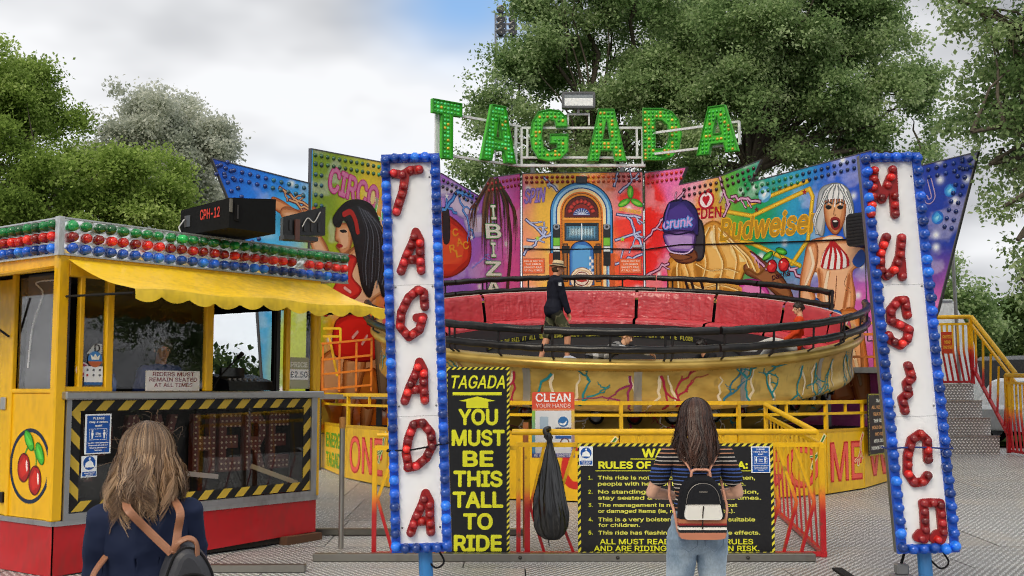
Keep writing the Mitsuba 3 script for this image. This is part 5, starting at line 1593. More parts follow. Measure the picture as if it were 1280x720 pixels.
part(con, 'case', MB(KF, lin('#161617')).add([(x0, 1.68, -0.12), (x1, 1.68, -0.12), (x1, 1.78, -0.14), (x0, 1.78, -0.14), (x0, 1.68, -0.5), (x1, 1.68, -0.5), (x1, 1.86, -0.48), (x0, 1.86, -0.48)], [(0, 1, 2, 3), (3, 2, 6, 7), (4, 7, 6, 5), (0, 3, 7, 4), (1, 5, 6, 2)], flat=True), 'print')
part(con, 'screen', MB(KF, lin('#232427')).box2((x0 + 0.1, 1.80, -0.42), (x1 - 0.2, 1.93, -0.38)), 'gloss')
for i in range(6):
    part(con, 'knob', MB(KF, lin('#8a8a8a')).box((x0 + 0.06 + i * 0.07, 1.80, -0.2), (0.025, 0.03, 0.025)), 'matte')
a = KF.px(152, 480)
bt = solo('bottle', MB(Frame(KF.p(a[0], 1.676, -0.14), (1, 0, 0), (0, 1, 0)), lin('#1d4f9a')).lathe([(0.0, 0.001), (0.03, 0.0), (0.032, 0.10), (0.012, 0.14), (0.012, 0.17), (0.0, 0.172)][::-1], 12), 'gloss', 'small blue bottle inside the booth window', 'bottle')
st = thing('sticker_card', 'white card of small pictograms in the narrow booth window', 'notice')
x0, y0, x1, y1 = board_on(KF, (105, 481), (129, 458), 0)
part(st, 'card', MB(KF, lin('#e6e8ea')).sheet(sbox(x0, y0, x1, y1), -0.004), 'print')
m = MB(KF)
m.sheet(sbox(x0, y0, x1, y0 + 0.025), -0.002, lin('#2a5f9a'))
for i in range(3):
    for j in range(2):
        m.sheet(Point(x0 + (i + .5) * (x1 - x0) / 3, y0 + 0.09 + 0.05 * j).buffer(0.012), -0.002, lin('#5a6068' if i + j else '#a83a3a'))
part(st, 'print', m, 'print')
c = KF.px(119, 449)
m = MB(KF)
m.sheet(Point(*c).buffer(0.075), -0.0025, lin('#3f7fc0'))
m.sheet(Point(*c).buffer(0.075).intersection(sbox(c[0] - .1, c[1] - .1, c[0] + .1, c[1] - 0.02)), -0.0005, lin('#b8603a'))
m.sheet(Polygon([(c[0] - .04, c[1] - .005), (c[0] + .04, c[1] - .005), (c[0] + .05, c[1] + .045), (c[0] + .02, c[1] + .02), (c[0], c[1] + .055), (c[0] - .02, c[1] + .02), (c[0] - .05, c[1] + .045)]), 0.0012, lin('#f0ece0'))
solo('round_sticker', m, 'print', 'round blue sticker with a white crown on the narrow booth window', 'sticker')
c = KF.px(105, 462)
m = MB(KF)
m.sheet(Point(c[0] - .01, c[1]).buffer(0.07), -0.0085, lin('#d8c0c8'))
m.sheet(Point(c[0] - .01, c[1]).buffer(0.055), -0.0065, lin('#9a3a58'))
m.sheet(Point(c[0] - .01, c[1]).buffer(0.03), -0.0045, lin('#e4d4d8'))
solo('round_sticker', m, 'print', 'round pink sticker half hidden by the white pictogram card', 'sticker')
x0, y0, x1, y1 = board_on(KF, (109, 442), (128, 430), 0)
m = MB(KF)
m.sheet(Polygon([(x0, y0), (x1, y0), (x1, y1), (x0 + .08, y1)]), -0.0085, lin('#b8bcc0'))
m.text('D', x1 - 0.05, y0 + 0.02, 0.07, -0.0065, None, lin('#141414'), 'c')
solo('sticker_label', m, 'print', 'grey letter D sticker above the round blue sticker', 'sticker')


def distance_sign(F, x0, y0, x1, y1, z, label):
    s = thing('distance_notice', label, 'notice', None)
    w, h = x1 - x0, y1 - y0
    part(s, 'board', MB(F, lin('#e8ecf0')).box2((x0, y0, z), (x1, y1, z + 0.006)), 'print')
    m = MB(F)
    m.sheet(sbox(x0 + 0.06 * w, y0 + 0.03 * h, x1 - 0.06 * w, y1 - 0.04 * h).buffer(-0.02 * w).buffer(0.02 * w), z + 0.008, lin('#1450a4'))
    W, zt = lin('#f0f4f8'), z + 0.0095
    cx = (x0 + x1) / 2
    m.text('PLEASE', cx, y1 - 0.135 * h, 0.055 * h, zt, 0.44 * w, W, 'c')
    m.text('Keep 2 metres', cx, y1 - 0.225 * h, 0.05 * h, zt, 0.72 * w, W, 'c')
    m.text('apart', cx, y1 - 0.315 * h, 0.05 * h, zt, 0.28 * w, W, 'c')
    fr = sbox(x0 + 0.16 * w, y0 + 0.35 * h, x1 - 0.16 * w, y1 - 0.37 * h)
    m.sheet(fr.difference(fr.buffer(-0.014 * w)), zt, W)
    for s_ in (-1, 1):
        px = cx + s_ * 0.23 * w
        m.sheet(Point(px, y0 + 0.575 * h).buffer(0.025 * h), zt, W)
        m.sheet(Polygon([(px - .055 * w, y0 + .50 * h), (px - .03 * w, y0 + .545 * h), (px + .03 * w, y0 + .545 * h), (px + .055 * w, y0 + .50 * h), (px + .03 * w, y0 + .46 * h), (px + .025 * w, y0 + .385 * h), (px - .025 * w, y0 + .385 * h), (px - .03 * w, y0 + .46 * h)]), zt, W)
    m.text('2m', cx, y0 + 0.48 * h, 0.055 * h, zt, 0.2 * w, W, 'c')
    m.sheet(sbox(cx - .12 * w, y0 + .435 * h, cx + .12 * w, y0 + .45 * h), zt, W)
    for i, (t_, f_) in enumerate((('Do your social distancing', .78), ('Please respect staff and', .72), ('adhere to the guidance', .68), ('Thank you', .3))):
        m.text(t_, cx, y0 + (0.265 - 0.062 * i) * h, 0.03 * h, zt, f_ * w, W, 'c')
    part(s, 'print', m, 'print')


def wash_sign(F, x0, y0, x1, y1, z, label):
    s = thing('hand_washing_notice', label, 'notice')
    w, h = x1 - x0, y1 - y0
    part(s, 'board', MB(F, lin('#e8ecf0')).box2((x0, y0, z), (x1, y1, z + 0.006)), 'print')
    m = MB(F)
    cx, cy = (x0 + x1) / 2, y0 + 0.66 * h
    m.sheet(Point(cx, cy).buffer(0.40 * w), z + 0.008, lin('#1450a4'))
    W = lin('#f0f4f8')
    m.sheet(Polygon([(cx - .28 * w, cy - .22 * w), (cx + .28 * w, cy - .22 * w), (cx + .2 * w, cy), (cx + .04 * w, cy + .14 * w), (cx - .1 * w, cy + .06 * w), (cx - .22 * w, cy)]).buffer(0.03 * w), z + 0.0095, W)
    m.sheet(Point(cx, cy + 0.26 * w).buffer(0.07 * w), z + 0.0095, W)
    m.sheet(sbox(x0 + .05 * w, y0 + .05 * h, x1 - .05 * w, y0 + .26 * h), z + 0.008, lin('#1450a4'))
    m.text('Wash hands', cx, y0 + 0.17 * h, 0.05 * h, z + 0.0095, .7 * w, W, 'c')
    m.text('regularly', cx, y0 + 0.08 * h, 0.05 * h, z + 0.0095, .5 * w, W, 'c')
    part(s, 'print', m, 'print')


distance_sign(KF, *board_on(KF, (103, 568), (137, 517), 0), 0.026, 'blue two-metre distance notice on the taped front of the booth')
wash_sign(KF, *board_on(KF, (99, 597), (119, 569), 0), 0.026, 'small hand washing notice below the distance notice on the booth')

# loudspeakers on the booth roof
def hull(pts):
    return trimesh.convex.convex_hull(np.array(pts))


spk = thing('loudspeaker', 'large black wedge loudspeaker with red lettering on the booth roof', 'loudspeaker')
A, B, C_, D_ = at(287, 247, 11.3), at(226, 263, 11.9), at(345, 249, 11.75), at(287, 249, 12.5)
zb = 3.29
ft = [A, B, C_, D_]
pts = ft + [V3(p[0], p[1], zb + 0.02) for p in (A, B, D_)] + [V3(C_[0], C_[1], zb + 0.02)]
part(spk, 'cabinet', MB(None, lin('#0d0e10')).solid(hull(pts), flat=True), 'matte')
SF = facing(V3(B[0], B[1], 0), (A - B)[:2])
L = np.linalg.norm((A - B)[:2])
part(spk, 'lettering', MB(SF).text('CPH-12', L * 0.42, zb + 0.15, 0.10, 0.004, L * 0.40, lin('#c8321e')), 'print')
SR = facing(V3(A[0], A[1], 0), (C_ - A)[:2])
part(spk, 'edge_strip', MB(SR, lin('#8a8478')).box2((0.0, zb + 0.18, 0.0), (0.03, A[2] - 0.01, 0.012)), 'metal')
h_ = part(spk, 'handle', MB(SR, lin('#0a0a0b')).prism(sbox(0.07, zb + 0.11, 0.115, zb + 0.27).buffer(0.012), 0.0, 0.012), 'matte')
part(h_, 'grip', MB(SR, lin('#3a3a3c')).box2((0.085, zb + 0.12, 0.012), (0.10, zb + 0.26, 0.02)), 'matte')
part(spk, 'socket', MB(SF, lin('#5a5e62')).box2((L * 0.10, zb + 0.10, 0.0), (L * 0.22, zb + 0.22, 0.01)), 'metal')
part(spk, 'cable', MB(SF, lin('#d0d0d0')).tube([(L * 0.12, zb + 0.18, 0.02), (L * 0.06, zb + 0.1, 0.05), (L * 0.1, zb + 0.02, 0.04)], 0.008, 6), 'matte')
sp2 = thing('loudspeaker', 'smaller black loudspeaker with ribbed back on the booth roof, beside the wedge one', 'loudspeaker')
A, B = at(354, 271, 12.0), at(407, 258, 12.25)
S2 = facing(V3(A[0], A[1], 0), (B - A)[:2])
L = np.linalg.norm((B - A)[:2])
zlo = 3.33
part(sp2, 'cabinet', MB(S2, lin('#0c0c0e')).add([(0, zlo, 0), (L, zlo + 0.03, 0), (L, B[2], 0), (0, A[2], 0), (0.02, zlo, -0.14), (L - .02, zlo + 0.03, -0.14), (L - .02, B[2], -0.14), (0.02, A[2], -0.14)], [(0, 1, 2, 3), (5, 4, 7, 6), (4, 0, 3, 7), (1, 5, 6, 2), (3, 2, 6, 7), (4, 5, 1, 0)], flat=True), 'paint')
for i in range(5):
    x = L * (0.16 + 0.17 * i)
    part(sp2, 'rib', MB(S2, lin('#1d1d20')).box2((x - 0.012, zlo + 0.06, 0.0), (x + 0.012, A[2] - 0.03, 0.02)), 'paint')
part(sp2, 'bracket', MB(S2, lin('#4a2a20')).box2((L * 0.25, zlo - 0.05, 0.02), (L * 0.36, A[2] - 0.02, 0.05)), 'paint')
part(sp2, 'cable', MB(S2, lin('#b8b8b8')).tube(np.column_stack([smoothline([(L * .42, zlo + .1), (L * .55, zlo + .2), (L * .7, zlo + .16), (L * .85, zlo + .28)], 5), np.full(16, 0.035)]), 0.006, 5), 'matte')
part(sp2, 'foot', MB(S2, lin('#202022')).box2((0.0, 3.285, -0.12), (L * 0.8, zlo, 0.04)), 'paint')

# ------------------------------------------------------------------ fences with faded yellow-to-red paint
def fade_color(p, n, uv):
    t = uv.y + 0.10 * (noise(p.x * 9, p.y * 9, p.z * 4) - 0.5)
    c = mix(L_('#a8141c'), L_('#d8642a'), smoothstep(0.36, 0.52, t))
    c = mix(c, L_('#dba80c'), smoothstep(0.46, 0.62, t))
    rust = smoothstep(0.66, 0.86, fbm(p.x * 14, p.y * 14, p.z * 9, 3))
    return mix(c, (0.10, 0.045, 0.025), 0.8 * rust)


scene['fade'] = two({'type': 'principled', 'base_color': proc(fade_color), 'roughness': 0.36, 'specular': 0.5})


class FadeMB(MB):
    """Bars whose uv.y is the height fraction between lo and hi."""
    def __init__(self, frame, lo, hi):
        super().__init__(frame)
        self.uvf = lambda w: np.stack([w[:, 0], (w[:, 2] - lo) / (hi - lo)], 1)


FY = 11.7
FF = facing((0, FY, 0), (1, 0))
fp = lambda px, py=600: FF.px(px, py)
TOPZ = fp(640, 540)[1]
MIDZ = fp(640, 556)[1]
LOZ = 0.03
fence = thing('queue_fence', 'yellow and red queue fence that holds the wide black rules board', 'fence')
part(fence, 'top_rail', MB(FF, YEL).tube([(fp(640)[0], TOPZ, 0), (fp(1021)[0], TOPZ, 0)], 0.032, 10), 'paint')
part(fence, 'middle_rail', MB(FF, YEL).bar((fp(645)[0], MIDZ, -0.03), (fp(1030)[0], MIDZ, -0.03), 0.045), 'paint')
part(fence, 'bottom_rail', FadeMB(FF, 0, 1.2).bar((fp(645)[0], LOZ, -0.03), (fp(1031)[0], LOZ, -0.03), 0.045), 'fade')
for px in (659, 1028):
    part(fence, 'post', FadeMB(FF, 0, 1.2).bar((fp(px)[0], 0.0, -0.03), (fp(px)[0], MIDZ + 0.01, -0.03), 0.055, up=(0, 0, 1)), 'fade')
for px in (685, 800, 905):
    part(fence, 'rail_spacer', MB(FF, YEL).bar((fp(px)[0], MIDZ, -0.02), (fp(px)[0], TOPZ, -0.02), 0.03, up=(0, 0, 1)), 'paint')
# V-shaped slats, bent at mid height
def vslat(parent, F, x0, x1, bend, lo, hi, n, w=0.035, bulge=0.10, z=-0.03):
    for i in range(n):
        t = (i + 0.5) / n
        xt = x0 + (x1 - x0) * t
        xb = xt + bulge
        b_ = lo + (hi - lo) * bend
        m = FadeMB(F, lo, hi)
        m.bar((xt, hi, z), (xt - bulge * 0.9, b_, z), w, 0.02, up=(0, 0, 1)) if False else m.bar((xt, hi, z), (xt + bulge, b_, z), 0.022, w)
        part(parent, 'slat', m, 'fade')
        m = FadeMB(F, lo, hi)
        m.bar((xt + bulge, b_, z), (xt + bulge * 2.2, lo, z), 0.022, w)
        part(parent, 'slat', m, 'fade')


bay = [(664, 720)]
for x0, x1 in bay:
    a, b = fp(x0)[0], fp(x1)[0]
    for k, (ta, tb, tl) in enumerate(((0.30, -0.02, 0.30), (1.0, 0.55, 0.95), (1.5, 1.0, 1.45))):
        if k < 2:
            part(fence, 'slat', FadeMB(FF, 0, 1.2).bar((a + (b - a) * ta, MIDZ, -0.03), (a + (b - a) * tb, 0.5, -0.03), 0.03, 0.035), 'fade')
            part(fence, 'slat', FadeMB(FF, 0, 1.2).bar((a + (b - a) * tb, 0.5, -0.03), (a + (b - a) * tl, LOZ, -0.03), 0.03, 0.035), 'fade')
for px in (968, 990, 1012):
    part(fence, 'slat', FadeMB(FF, 0, 1.2).bar((fp(px - 18)[0], MIDZ, -0.03), (fp(px + 6)[0], 0.55, -0.03), 0.03, 0.035), 'fade')
    part(fence, 'slat', FadeMB(FF, 0, 1.2).bar((fp(px + 6)[0], 0.55, -0.03), (fp(px - 12)[0], LOZ, -0.03), 0.03, 0.035), 'fade')
# the end that runs back
A = V3(fp(1029)[0], FY, 0)
B = at(958, 560, 15.9) * V3(1, 1, 0)
RF = facing(A, (B - A)[:2])
RL = np.linalg.norm(B - A)
gzb = float(ground_z(15.9))
part(fence, 'top_rail', MB(None, YEL).tube([V3(fp(1021)[0], FY, TOPZ), V3(B[0], B[1], TOPZ + 0.22)], 0.032, 10), 'paint')
part(fence, 'middle_rail', MB(RF, YEL).bar((0, MIDZ - 0.01, 0), (RL, MIDZ + 0.2, 0), 0.045), 'paint')
part(fence, 'bottom_rail', FadeMB(None, 0, 1.2).bar(RF.p(0, LOZ, 0), RF.p(RL, gzb + LOZ, 0), 0.045), 'fade')
part(fence, 'post', MB(RF, YEL).bar((RL, gzb, 0), (RL, TOPZ + 0.22, 0), 0.055, up=(0, 0, 1)), 'paint')
n = 13
for i in range(n):
    t = (i + 0.5) / n
    lo, hi = LOZ + gzb * t, MIDZ + 0.2 * t
    x = RL * t
    mid = lo + (hi - lo) * 0.48
    part(fence, 'slat', FadeMB(None, lo, hi).bar(RF.p(x, hi, 0), RF.p(x + 0.05, mid, 0), 0.022, 0.016), 'fade')
    part(fence, 'slat', FadeMB(None, lo, hi).bar(RF.p(x + 0.05, mid, 0), RF.p(x - 0.08, lo, 0), 0.022, 0.016), 'fade')

gate = thing('queue_gate', 'low yellow and red gate section behind the letter pillar, carrying the height board', 'gate')
GT = fp(470, 560)[1]
ga, gb = fp(468)[0], fp(648)[0]
part(gate, 'frame', MB(FF, YEL).bar((ga, GT, -0.02), (gb, GT, -0.02), 0.045), 'paint')
part(gate, 'frame', FadeMB(FF, 0, 1.15).bar((ga, LOZ, -0.02), (gb, LOZ, -0.02), 0.045), 'fade')
for x in (ga, fp(575)[0], gb):
    part(gate, 'post', FadeMB(FF, 0, 1.15).bar((x, 0, -0.02), (x, GT, -0.02), 0.045, up=(0, 0, 1)), 'fade')
part(gate, 'stub_rail', MB(FF, YEL).tube([(ga + 0.02, GT + 0.13, -0.03), (fp(500)[0], GT + 0.13, -0.03)], 0.022, 8), 'paint')
for xa, xb, xc in ((494, 472, 492), (525, 505, 525), (560, 540, 560)):
    part(gate, 'slat', FadeMB(FF, 0, 1.15).bar((fp(xa)[0], GT, -0.02), (fp(xb)[0], 0.58, -0.02), 0.03, 0.035), 'fade')
    part(gate, 'slat', FadeMB(FF, 0, 1.15).bar((fp(xb)[0], 0.58, -0.02), (fp(xc)[0], LOZ, -0.02), 0.03, 0.035), 'fade')

# ------------------------------------------------------------------ boards on the fence
def hatched(m, x0, y0, x1, y1, w, z, step):
    """black edge with slanted yellow dashes"""
    fr = sbox(x0, y0, x1, y1).difference(sbox(x0 + w, y0 + w, x1 - w, y1 - w))
    L = (x1 - x0) + (y1 - y0)
    bands = [Polygon([(x0 - 4 + k * step, y0 - 0.1), (x0 - 4 + k * step + step * 0.5, y0 - 0.1), (x0 - 4 + k * step + step * 0.5 + (y1 - y0 + .2), y1 + 0.1), (x0 - 4 + k * step + (y1 - y0 + .2), y1 + 0.1)]) for k in range(int((4 + L + 0.5) / step))]
    m.sheet(unary_union(bands).intersection(fr), z, lin('#d8cc3a'))


YT = lin('#dcdc2a')
hb = thing('height_board', 'tall black board with large yellow lettering on how tall riders must be', 'sign')
x0, y0, x1, y1 = fp(556)[0], 0.02, fp(637)[0], fp(600, 459)[1]
HB = Frame(FF.p(0, 0, 0.06), FF.ex, FF.ey)
part(hb, 'board', MB(HB, lin('#15161a')).box2((x0, y0, -0.02), (x1, y1, 0.0)), 'print')
m = MB(HB)
hatched(m, x0, y0, x1, y1, 0.028, 0.002, 0.055)
part(hb, 'hatched_edge', m, 'print')
m = MB(HB)
cx, W = (x0 + x1) / 2, x1 - x0
yy = lambda py: float(fp(600, py)[1])
m.text('TAGADA', cx, yy(485), 0.125, 0.002, W * 0.86, YT, 'c', shear=0.18)
m.sheet(sbox(cx - .38 * W, yy(494), cx + .38 * W, yy(490)), 0.002, YT)
m.sheet(Polygon([(cx, yy(495.5)), (cx + .28 * W, yy(501)), (cx + .17 * W, yy(502)), (cx + .17 * W, yy(510)), (cx - .17 * W, yy(510)), (cx - .17 * W, yy(502)), (cx - .28 * W, yy(501))]), 0.004, YT)
for t_, py, f_ in (('YOU', 530, .60), ('MUST', 556, .80), ('BE', 582, .46), ('THIS', 607, .74), ('TALL', 633, .76), ('TO', 660, .44), ('RIDE', 687, .72)):
    m.text(t_, cx + 0.01, yy(py), 0.146, 0.003, W * f_, YT, 'c', fat=0.005)
part(hb, 'lettering', m, 'print', 'yellow lettering with an arrow at the top')

rb_ = thing('rules_board', 'wide black board of ride rules in yellow on the queue fence', 'sign')
x0, x1, y0, y1 = fp(722)[0], fp(966)[0], 0.03, fp(840, 554)[1]
RB = Frame(FF.p(0, 0, 0.035), FF.ex, FF.ey)
part(rb_, 'board', MB(RB, lin('#17181c')).box2((x0, y0, -0.015), (x1, y1, 0.0)), 'print')
m = MB(RB)
hatched(m, x0, y0, x1, y1, 0.03, 0.002, 0.07)
part(rb_, 'hatched_edge', m, 'print')
m = MB(RB)
W, cx = x1 - x0, (x0 + x1) / 2
X = lambda px: float(fp(px)[0])
m.text('WARNING', cx, yy(571), 0.080, 0.003, W * 0.34, YT, 'c', fat=0.003)
m.sheet(sbox(cx - .23 * W, yy(574), cx + .23 * W, yy(573)), 0.002, YT)
m.text('RULES OF RIDING TAGADA:', X(748), yy(585), 0.065, 0.002, X(934) - X(748), YT, fat=0.003)
m.sheet(sbox(X(744), yy(588.6), X(938), yy(587.8)), 0.002, YT)
RULES = [('1.', 'This ride is not suitable for pregnant women,', 599, 196), ('', 'people with heart or back conditions, etc.', 606.5, 184), ('2.', 'No standing or jumping whilst in motion,', 616.5, 200), ('', 'stay seated & hold on tightly at all times.', 624, 203),
         ('3.', 'The management is not liable for any lost', 633, 173), ('', 'or damaged items (ie, mobile phones etc.).', 640.5, 170), ('4.', 'This is a very boisterous ride and not suitable', 651, 195), ('', 'for children.', 658, 52), ('5.', 'This ride has flashing lights and smoke effects.', 667.5, 201)]
for num, t_, py, wpx in RULES:
    if num:
        m.text(num, X(735), yy(py), 0.036, 0.002, None, YT, sx=1.1)
    m.text(t_, X(747), yy(py), 0.036, 0.002, X(747 + wpx) - X(747), lin('#d8d658'))
m.text('ALL MUST READ THE ABOVE RULES', cx, yy(679.5), 0.050, 0.002, W * 0.78, YT, 'c')
m.text('AND ARE RIDING AT THEIR OWN RISK.', cx, yy(688), 0.050, 0.002, W * 0.84, YT, 'c')
part(rb_, 'lettering', m, 'print', 'rules in yellow lettering')
a, b = RB.px(724, 582), RB.px(741, 558)
wash_sign(RB, a[0], a[1], b[0], b[1], 0.004, 'small hand washing notice on the top corner of the rules board')
a, b = RB.px(939, 591), RB.px(962, 558)
distance_sign(RB, a[0], a[1], b[0], b[1], 0.004, 'blue two-metre distance notice on the top corner of the rules board')

# hand cleaning notice behind the fence
CF = facing((0, 12.35, 0), (1, 0))
cs = thing('hand_sanitiser_notice', 'white and orange notice about clean hands behind the fence', 'sign')
a, b = CF.px(665, 572), CF.px(718, 490)
g = sbox(a[0], a[1], b[0], b[1]).buffer(-0.02).buffer(0.02)
W, H = b - a
cx = (a[0] + b[0]) / 2
part(cs, 'board', MB(CF, lin('#dfe3e8')).prism(g, -0.012, 0.0, back=True), 'print')
m = MB(CF)
yb = CF.px(690, 511)[1]
m.sheet(g.intersection(sbox(a[0], yb, b[0], b[1])), 0.002, lin('#d8543a'))
m.sheet(sbox(a[0], yb - 0.02, b[0], yb), 0.002, lin('#e08a5a'))
for s, c1, c2 in ((0, '#8fc04a', '#4f8fd0'), (1, '#e0c04a', '#6a5ab0')):
    for i in range(8):
        x = a[0] if s == 0 else b[0] - 0.035
        h = (yb - a[1] - 0.02) / 8
        m.sheet(sbox(x, a[1] + i * h, x + 0.035, a[1] + (i + 1) * h), 0.002, lin(c2) * (1 - i / 7) + lin(c1) * (i / 7))
m.text('CLEAN', cx, CF.px(690, 502)[1], 0.085, 0.0045, W * 0.82, lin('#f4f4f4'), 'c')
m.text('YOUR HANDS', cx, CF.px(690, 509.5)[1], 0.042, 0.0045, W * 0.82, lin('#f4e8e0'), 'c', bold=False)
q = CF.px(680, 529)
m.sheet(sbox(q[0] - .045, q[1] - .06, q[0] + .045, q[1] + .07), 0.0045, lin('#a9c0d4'))
m.sheet(sbox(q[0] - .045, q[1] - .075, q[0] + .045, q[1] - .065), 0.0045, lin('#5a6a80'))
q = CF.px(704, 527)
m.sheet(Point(*q).buffer(0.055), 0.0045, lin('#2f6fb0'))
m.sheet(blob([(q[0] - .04, q[1] - .01), (q[0], q[1] - .02), (q[0] + .04, q[1] + .01), (q[0] + .02, q[1] - .035), (q[0] - .03, q[1] - .035)]), 0.0065, lin('#e8eef4'))
for py, c in ((535.5, '#3f4f68'), (546, '#2f5fa8')):
    q = CF.px(704, py)
    m.sheet(sbox(q[0] - .085, q[1] - .02, q[0] + .085, q[1] + .01), 0.0045, lin(c))
q = CF.px(706, 553)
m.sheet(Point(*q).buffer(0.05).difference(Point(*q).buffer(0.038)), 0.0045, lin('#7a4a3a'))
m.sheet(sbox(a[0], a[1], b[0], a[1] + 0.045), 0.0065, lin('#5a5a9a'))
m.text('BE WISE AND SANITISE', cx, a[1] + 0.012, 0.024, 0.0085, W * 0.9, lin('#e8e8f0'), 'c')
part(cs, 'print', m, 'print')
pf = solo('wooden_post', MB(None, lin('#b06a3a')).bar(at(657, 640, 12.42) * V3(1, 1, 0) + V3(0, 0, 0.0), at(657, 528, 12.42), 0.06, up=(0, 0, 1)), 'paint', 'worn orange post beside the clean hands notice', 'post')

# black refuse sack
bag = thing('refuse_sack', 'black plastic refuse sack tied to the fence rail', 'bag')
cxp = lambda px, py: FF.px(px, py)
prof = []
for py, hw, ox in ((540, 3, 684), (546, 5, 685), (550, 3, 686), (556, 4, 687), (566, 6.5, 687), (580, 9.5, 687), (598, 13, 687), (620, 17, 687), (640, 19, 688), (656, 18.5, 689), (666, 15, 690), (672, 8, 690)):
    q = cxp(ox, py)
    prof.append((q[0], q[1], hw / FOCAL * FY))
th = np.linspace(0, 2 * np.pi, 40, endpoint=False)
v = np.zeros((40, len(prof), 3))
for j, (x, y, r) in enumerate(prof):
    rr_ = r * (1 + 0.14 * np.sin(th * 7 + j * 0.35) + 0.10 * np.sin(th * 11 - j * 0.5)) * (1 + 0.25 * (meshkit.noise(np.stack([np.cos(th) * 2.2, np.sin(th) * 2.2, np.full(40, j * 0.6)], -1)) - 0.5))
    v[:, j] = np.stack([x + rr_ * np.cos(th), np.full(40, y), 0.14 - rr_ * np.sin(th) * 0.75], -1)
part(bag, 'sack', MB(FF, lin('#0d0d0f')).surf(v, closed_u=True), 'gloss')
a = cxp(684, 541)
part(bag, 'knot', MB(FF, lin('#0d0d0f')).tube(np.column_stack([smoothline([a, a + [0.02, 0.05], a + [-0.03, 0.03], a + [-0.01, -0.03]], 4), np.linspace(0.0, 0.15, 13)]), 0.022, 6), 'gloss')

# ------------------------------------------------------------------ the two lettered pillar signs
def pillar(name, label, Y, corners, letters, post, seed, tie):
    """corners: picture points top-left, top-right, bottom-left, bottom-right; the sign leans a little, as its post does."""
    rs = np.random.default_rng(seed)
    P = [at(px, py, Y) for px, py in corners]
    ex = unit((P[1] - P[0]) + (P[3] - P[2]))
    eyv = unit((P[0] - P[2]) + (P[1] - P[3]))
    F = Frame(P[2], ex, eyv)
    W = float(((P[1] - P[0]) @ ex + (P[3] - P[2]) @ ex) / 2)
    H = float(((P[0] - P[2]) @ eyv + (P[1] - P[3]) @ eyv) / 2)
    t = thing(name, label, 'sign', 'lettered pillar signs')
    bw = 0.072
    part(t, 'face', MB(F, lin('#e6e9ec')).box2((bw, bw, -0.02), (W - bw, H - bw, 0.0)), 'print', 'white sign face')
    part(t, 'back', MB(F, lin('#8d9298')).cham((0.0, 0.0, -0.10), (W, H, -0.021), 0.006), 'metal')
    fr = MB(F, lin('#0f4fc0'))
    g = sbox(0, 0, W, H).difference(sbox(bw, bw, W - bw, H - bw))
    fr.prism(g, -0.02, 0.022)
    part(t, 'border', fr, 'paint', 'blue border')
    n, r = int(round(H / 0.107)), 0.039
    pts = [(bw * 0.5, H * (i + 0.5) / n) for i in range(n)] + [(W - bw * 0.5, H * (i + 0.5) / n) for i in range(n)]
    k = 4 if W < 0.5 else 4
    pts += [(bw + (W - 2 * bw) * (i + 0.5) / k, y) for i in range(k) for y in (bw * 0.5, H - bw * 0.5)]
    for x, y in pts:
        bulb(t, F, x, y, 0.022, r, 'blue', rs, 1.1)
    for strokes in letters:
        k = key_for('letter', t)
        S = [[tuple(F.px(*q)) for q in st] for st in strokes]
        base = unary_union([LineString(s).buffer(0.036, quad_segs=6) for s in S])
        scene[k] = MB(F, lin('#8a1418')).prism(base, 0.001, 0.035).ply('print')
        put = []
        for s in S:
            ls = LineString(s)
            n_ = max(1, int(round(ls.length / 0.076)))
            for i in range(n_ + 1):
                q = ls.interpolate(i / n_, normalized=True)
                if all(math.hypot(q.x - a, q.y - b) > 0.054 for a, b in put):
                    put.append((q.x, q.y))
        for a, b in put:
            bulb(k, F, a, b, 0.035, 0.030, 'red' if rs.random() < 0.4 else 'darkred', rs, 1.1)
    for yf in (0.06, 0.36, 0.66, 0.94):
        for x in (bw + 0.018, W - bw - 0.018):
            part(t, 'screw', MB(Frame(F.p(x, H * yf, 0.001), F.ex, F.ey), lin('#77797c')).lathe([(0.009, 0.0), (0.008, 0.004), (0.0, 0.005)], 8), 'metal')
    for yf in (0.335, 0.665):
        part(t, 'seam', MB(F, lin('#8f9296')).box2((bw + .002, H * yf - .0015, 0.0005), (W - bw - .002, H * yf + .0015, 0.0015)), 'print')
    q = F.px(*post)
    foot = F.p(q[0], 0, -0.09)
    part(t, 'post', MB(None, lin('#2f78b8')).tube([V3(foot[0], foot[1], foot[2] + 0.1), V3(foot[0] + 0.02, foot[1], 0.02)], 0.058, 14), 'paint', 'scuffed blue post')
    part(t, 'foot', MB(Frame((foot[0] + 0.02, foot[1], 0)), lin('#2f78b8')).cham((-0.2, -0.2, 0.0), (0.2, 0.2, 0.02), 0.005), 'paint')
    y_ = F.px(*tie)[1]
    part(t, 'tie', MB(F, lin('#15161a' if W < 0.5 else '#2a3a7a')).tube([(-0.02, y_, -0.1), (-0.015, y_ - .006, 0.05), (W * 0.4, y_ + 0.0, 0.05), (W + 0.015, y_ + (0.05 if W < 0.5 else -0.02), 0.06), (W + 0.02, y_ + 0.05, -0.1)], 0.007, 6), 'matte')
    part(t, 'cable', MB(F, lin('#161618')).tube(np.column_stack([smoothline([(W * 0.75, 0.02), (W * 0.86, -0.09), (W * 0.72, -0.14), (W * 0.55, -0.06)], 5), np.full(16, -0.06)]), 0.008, 6), 'matte')
    return F, foot


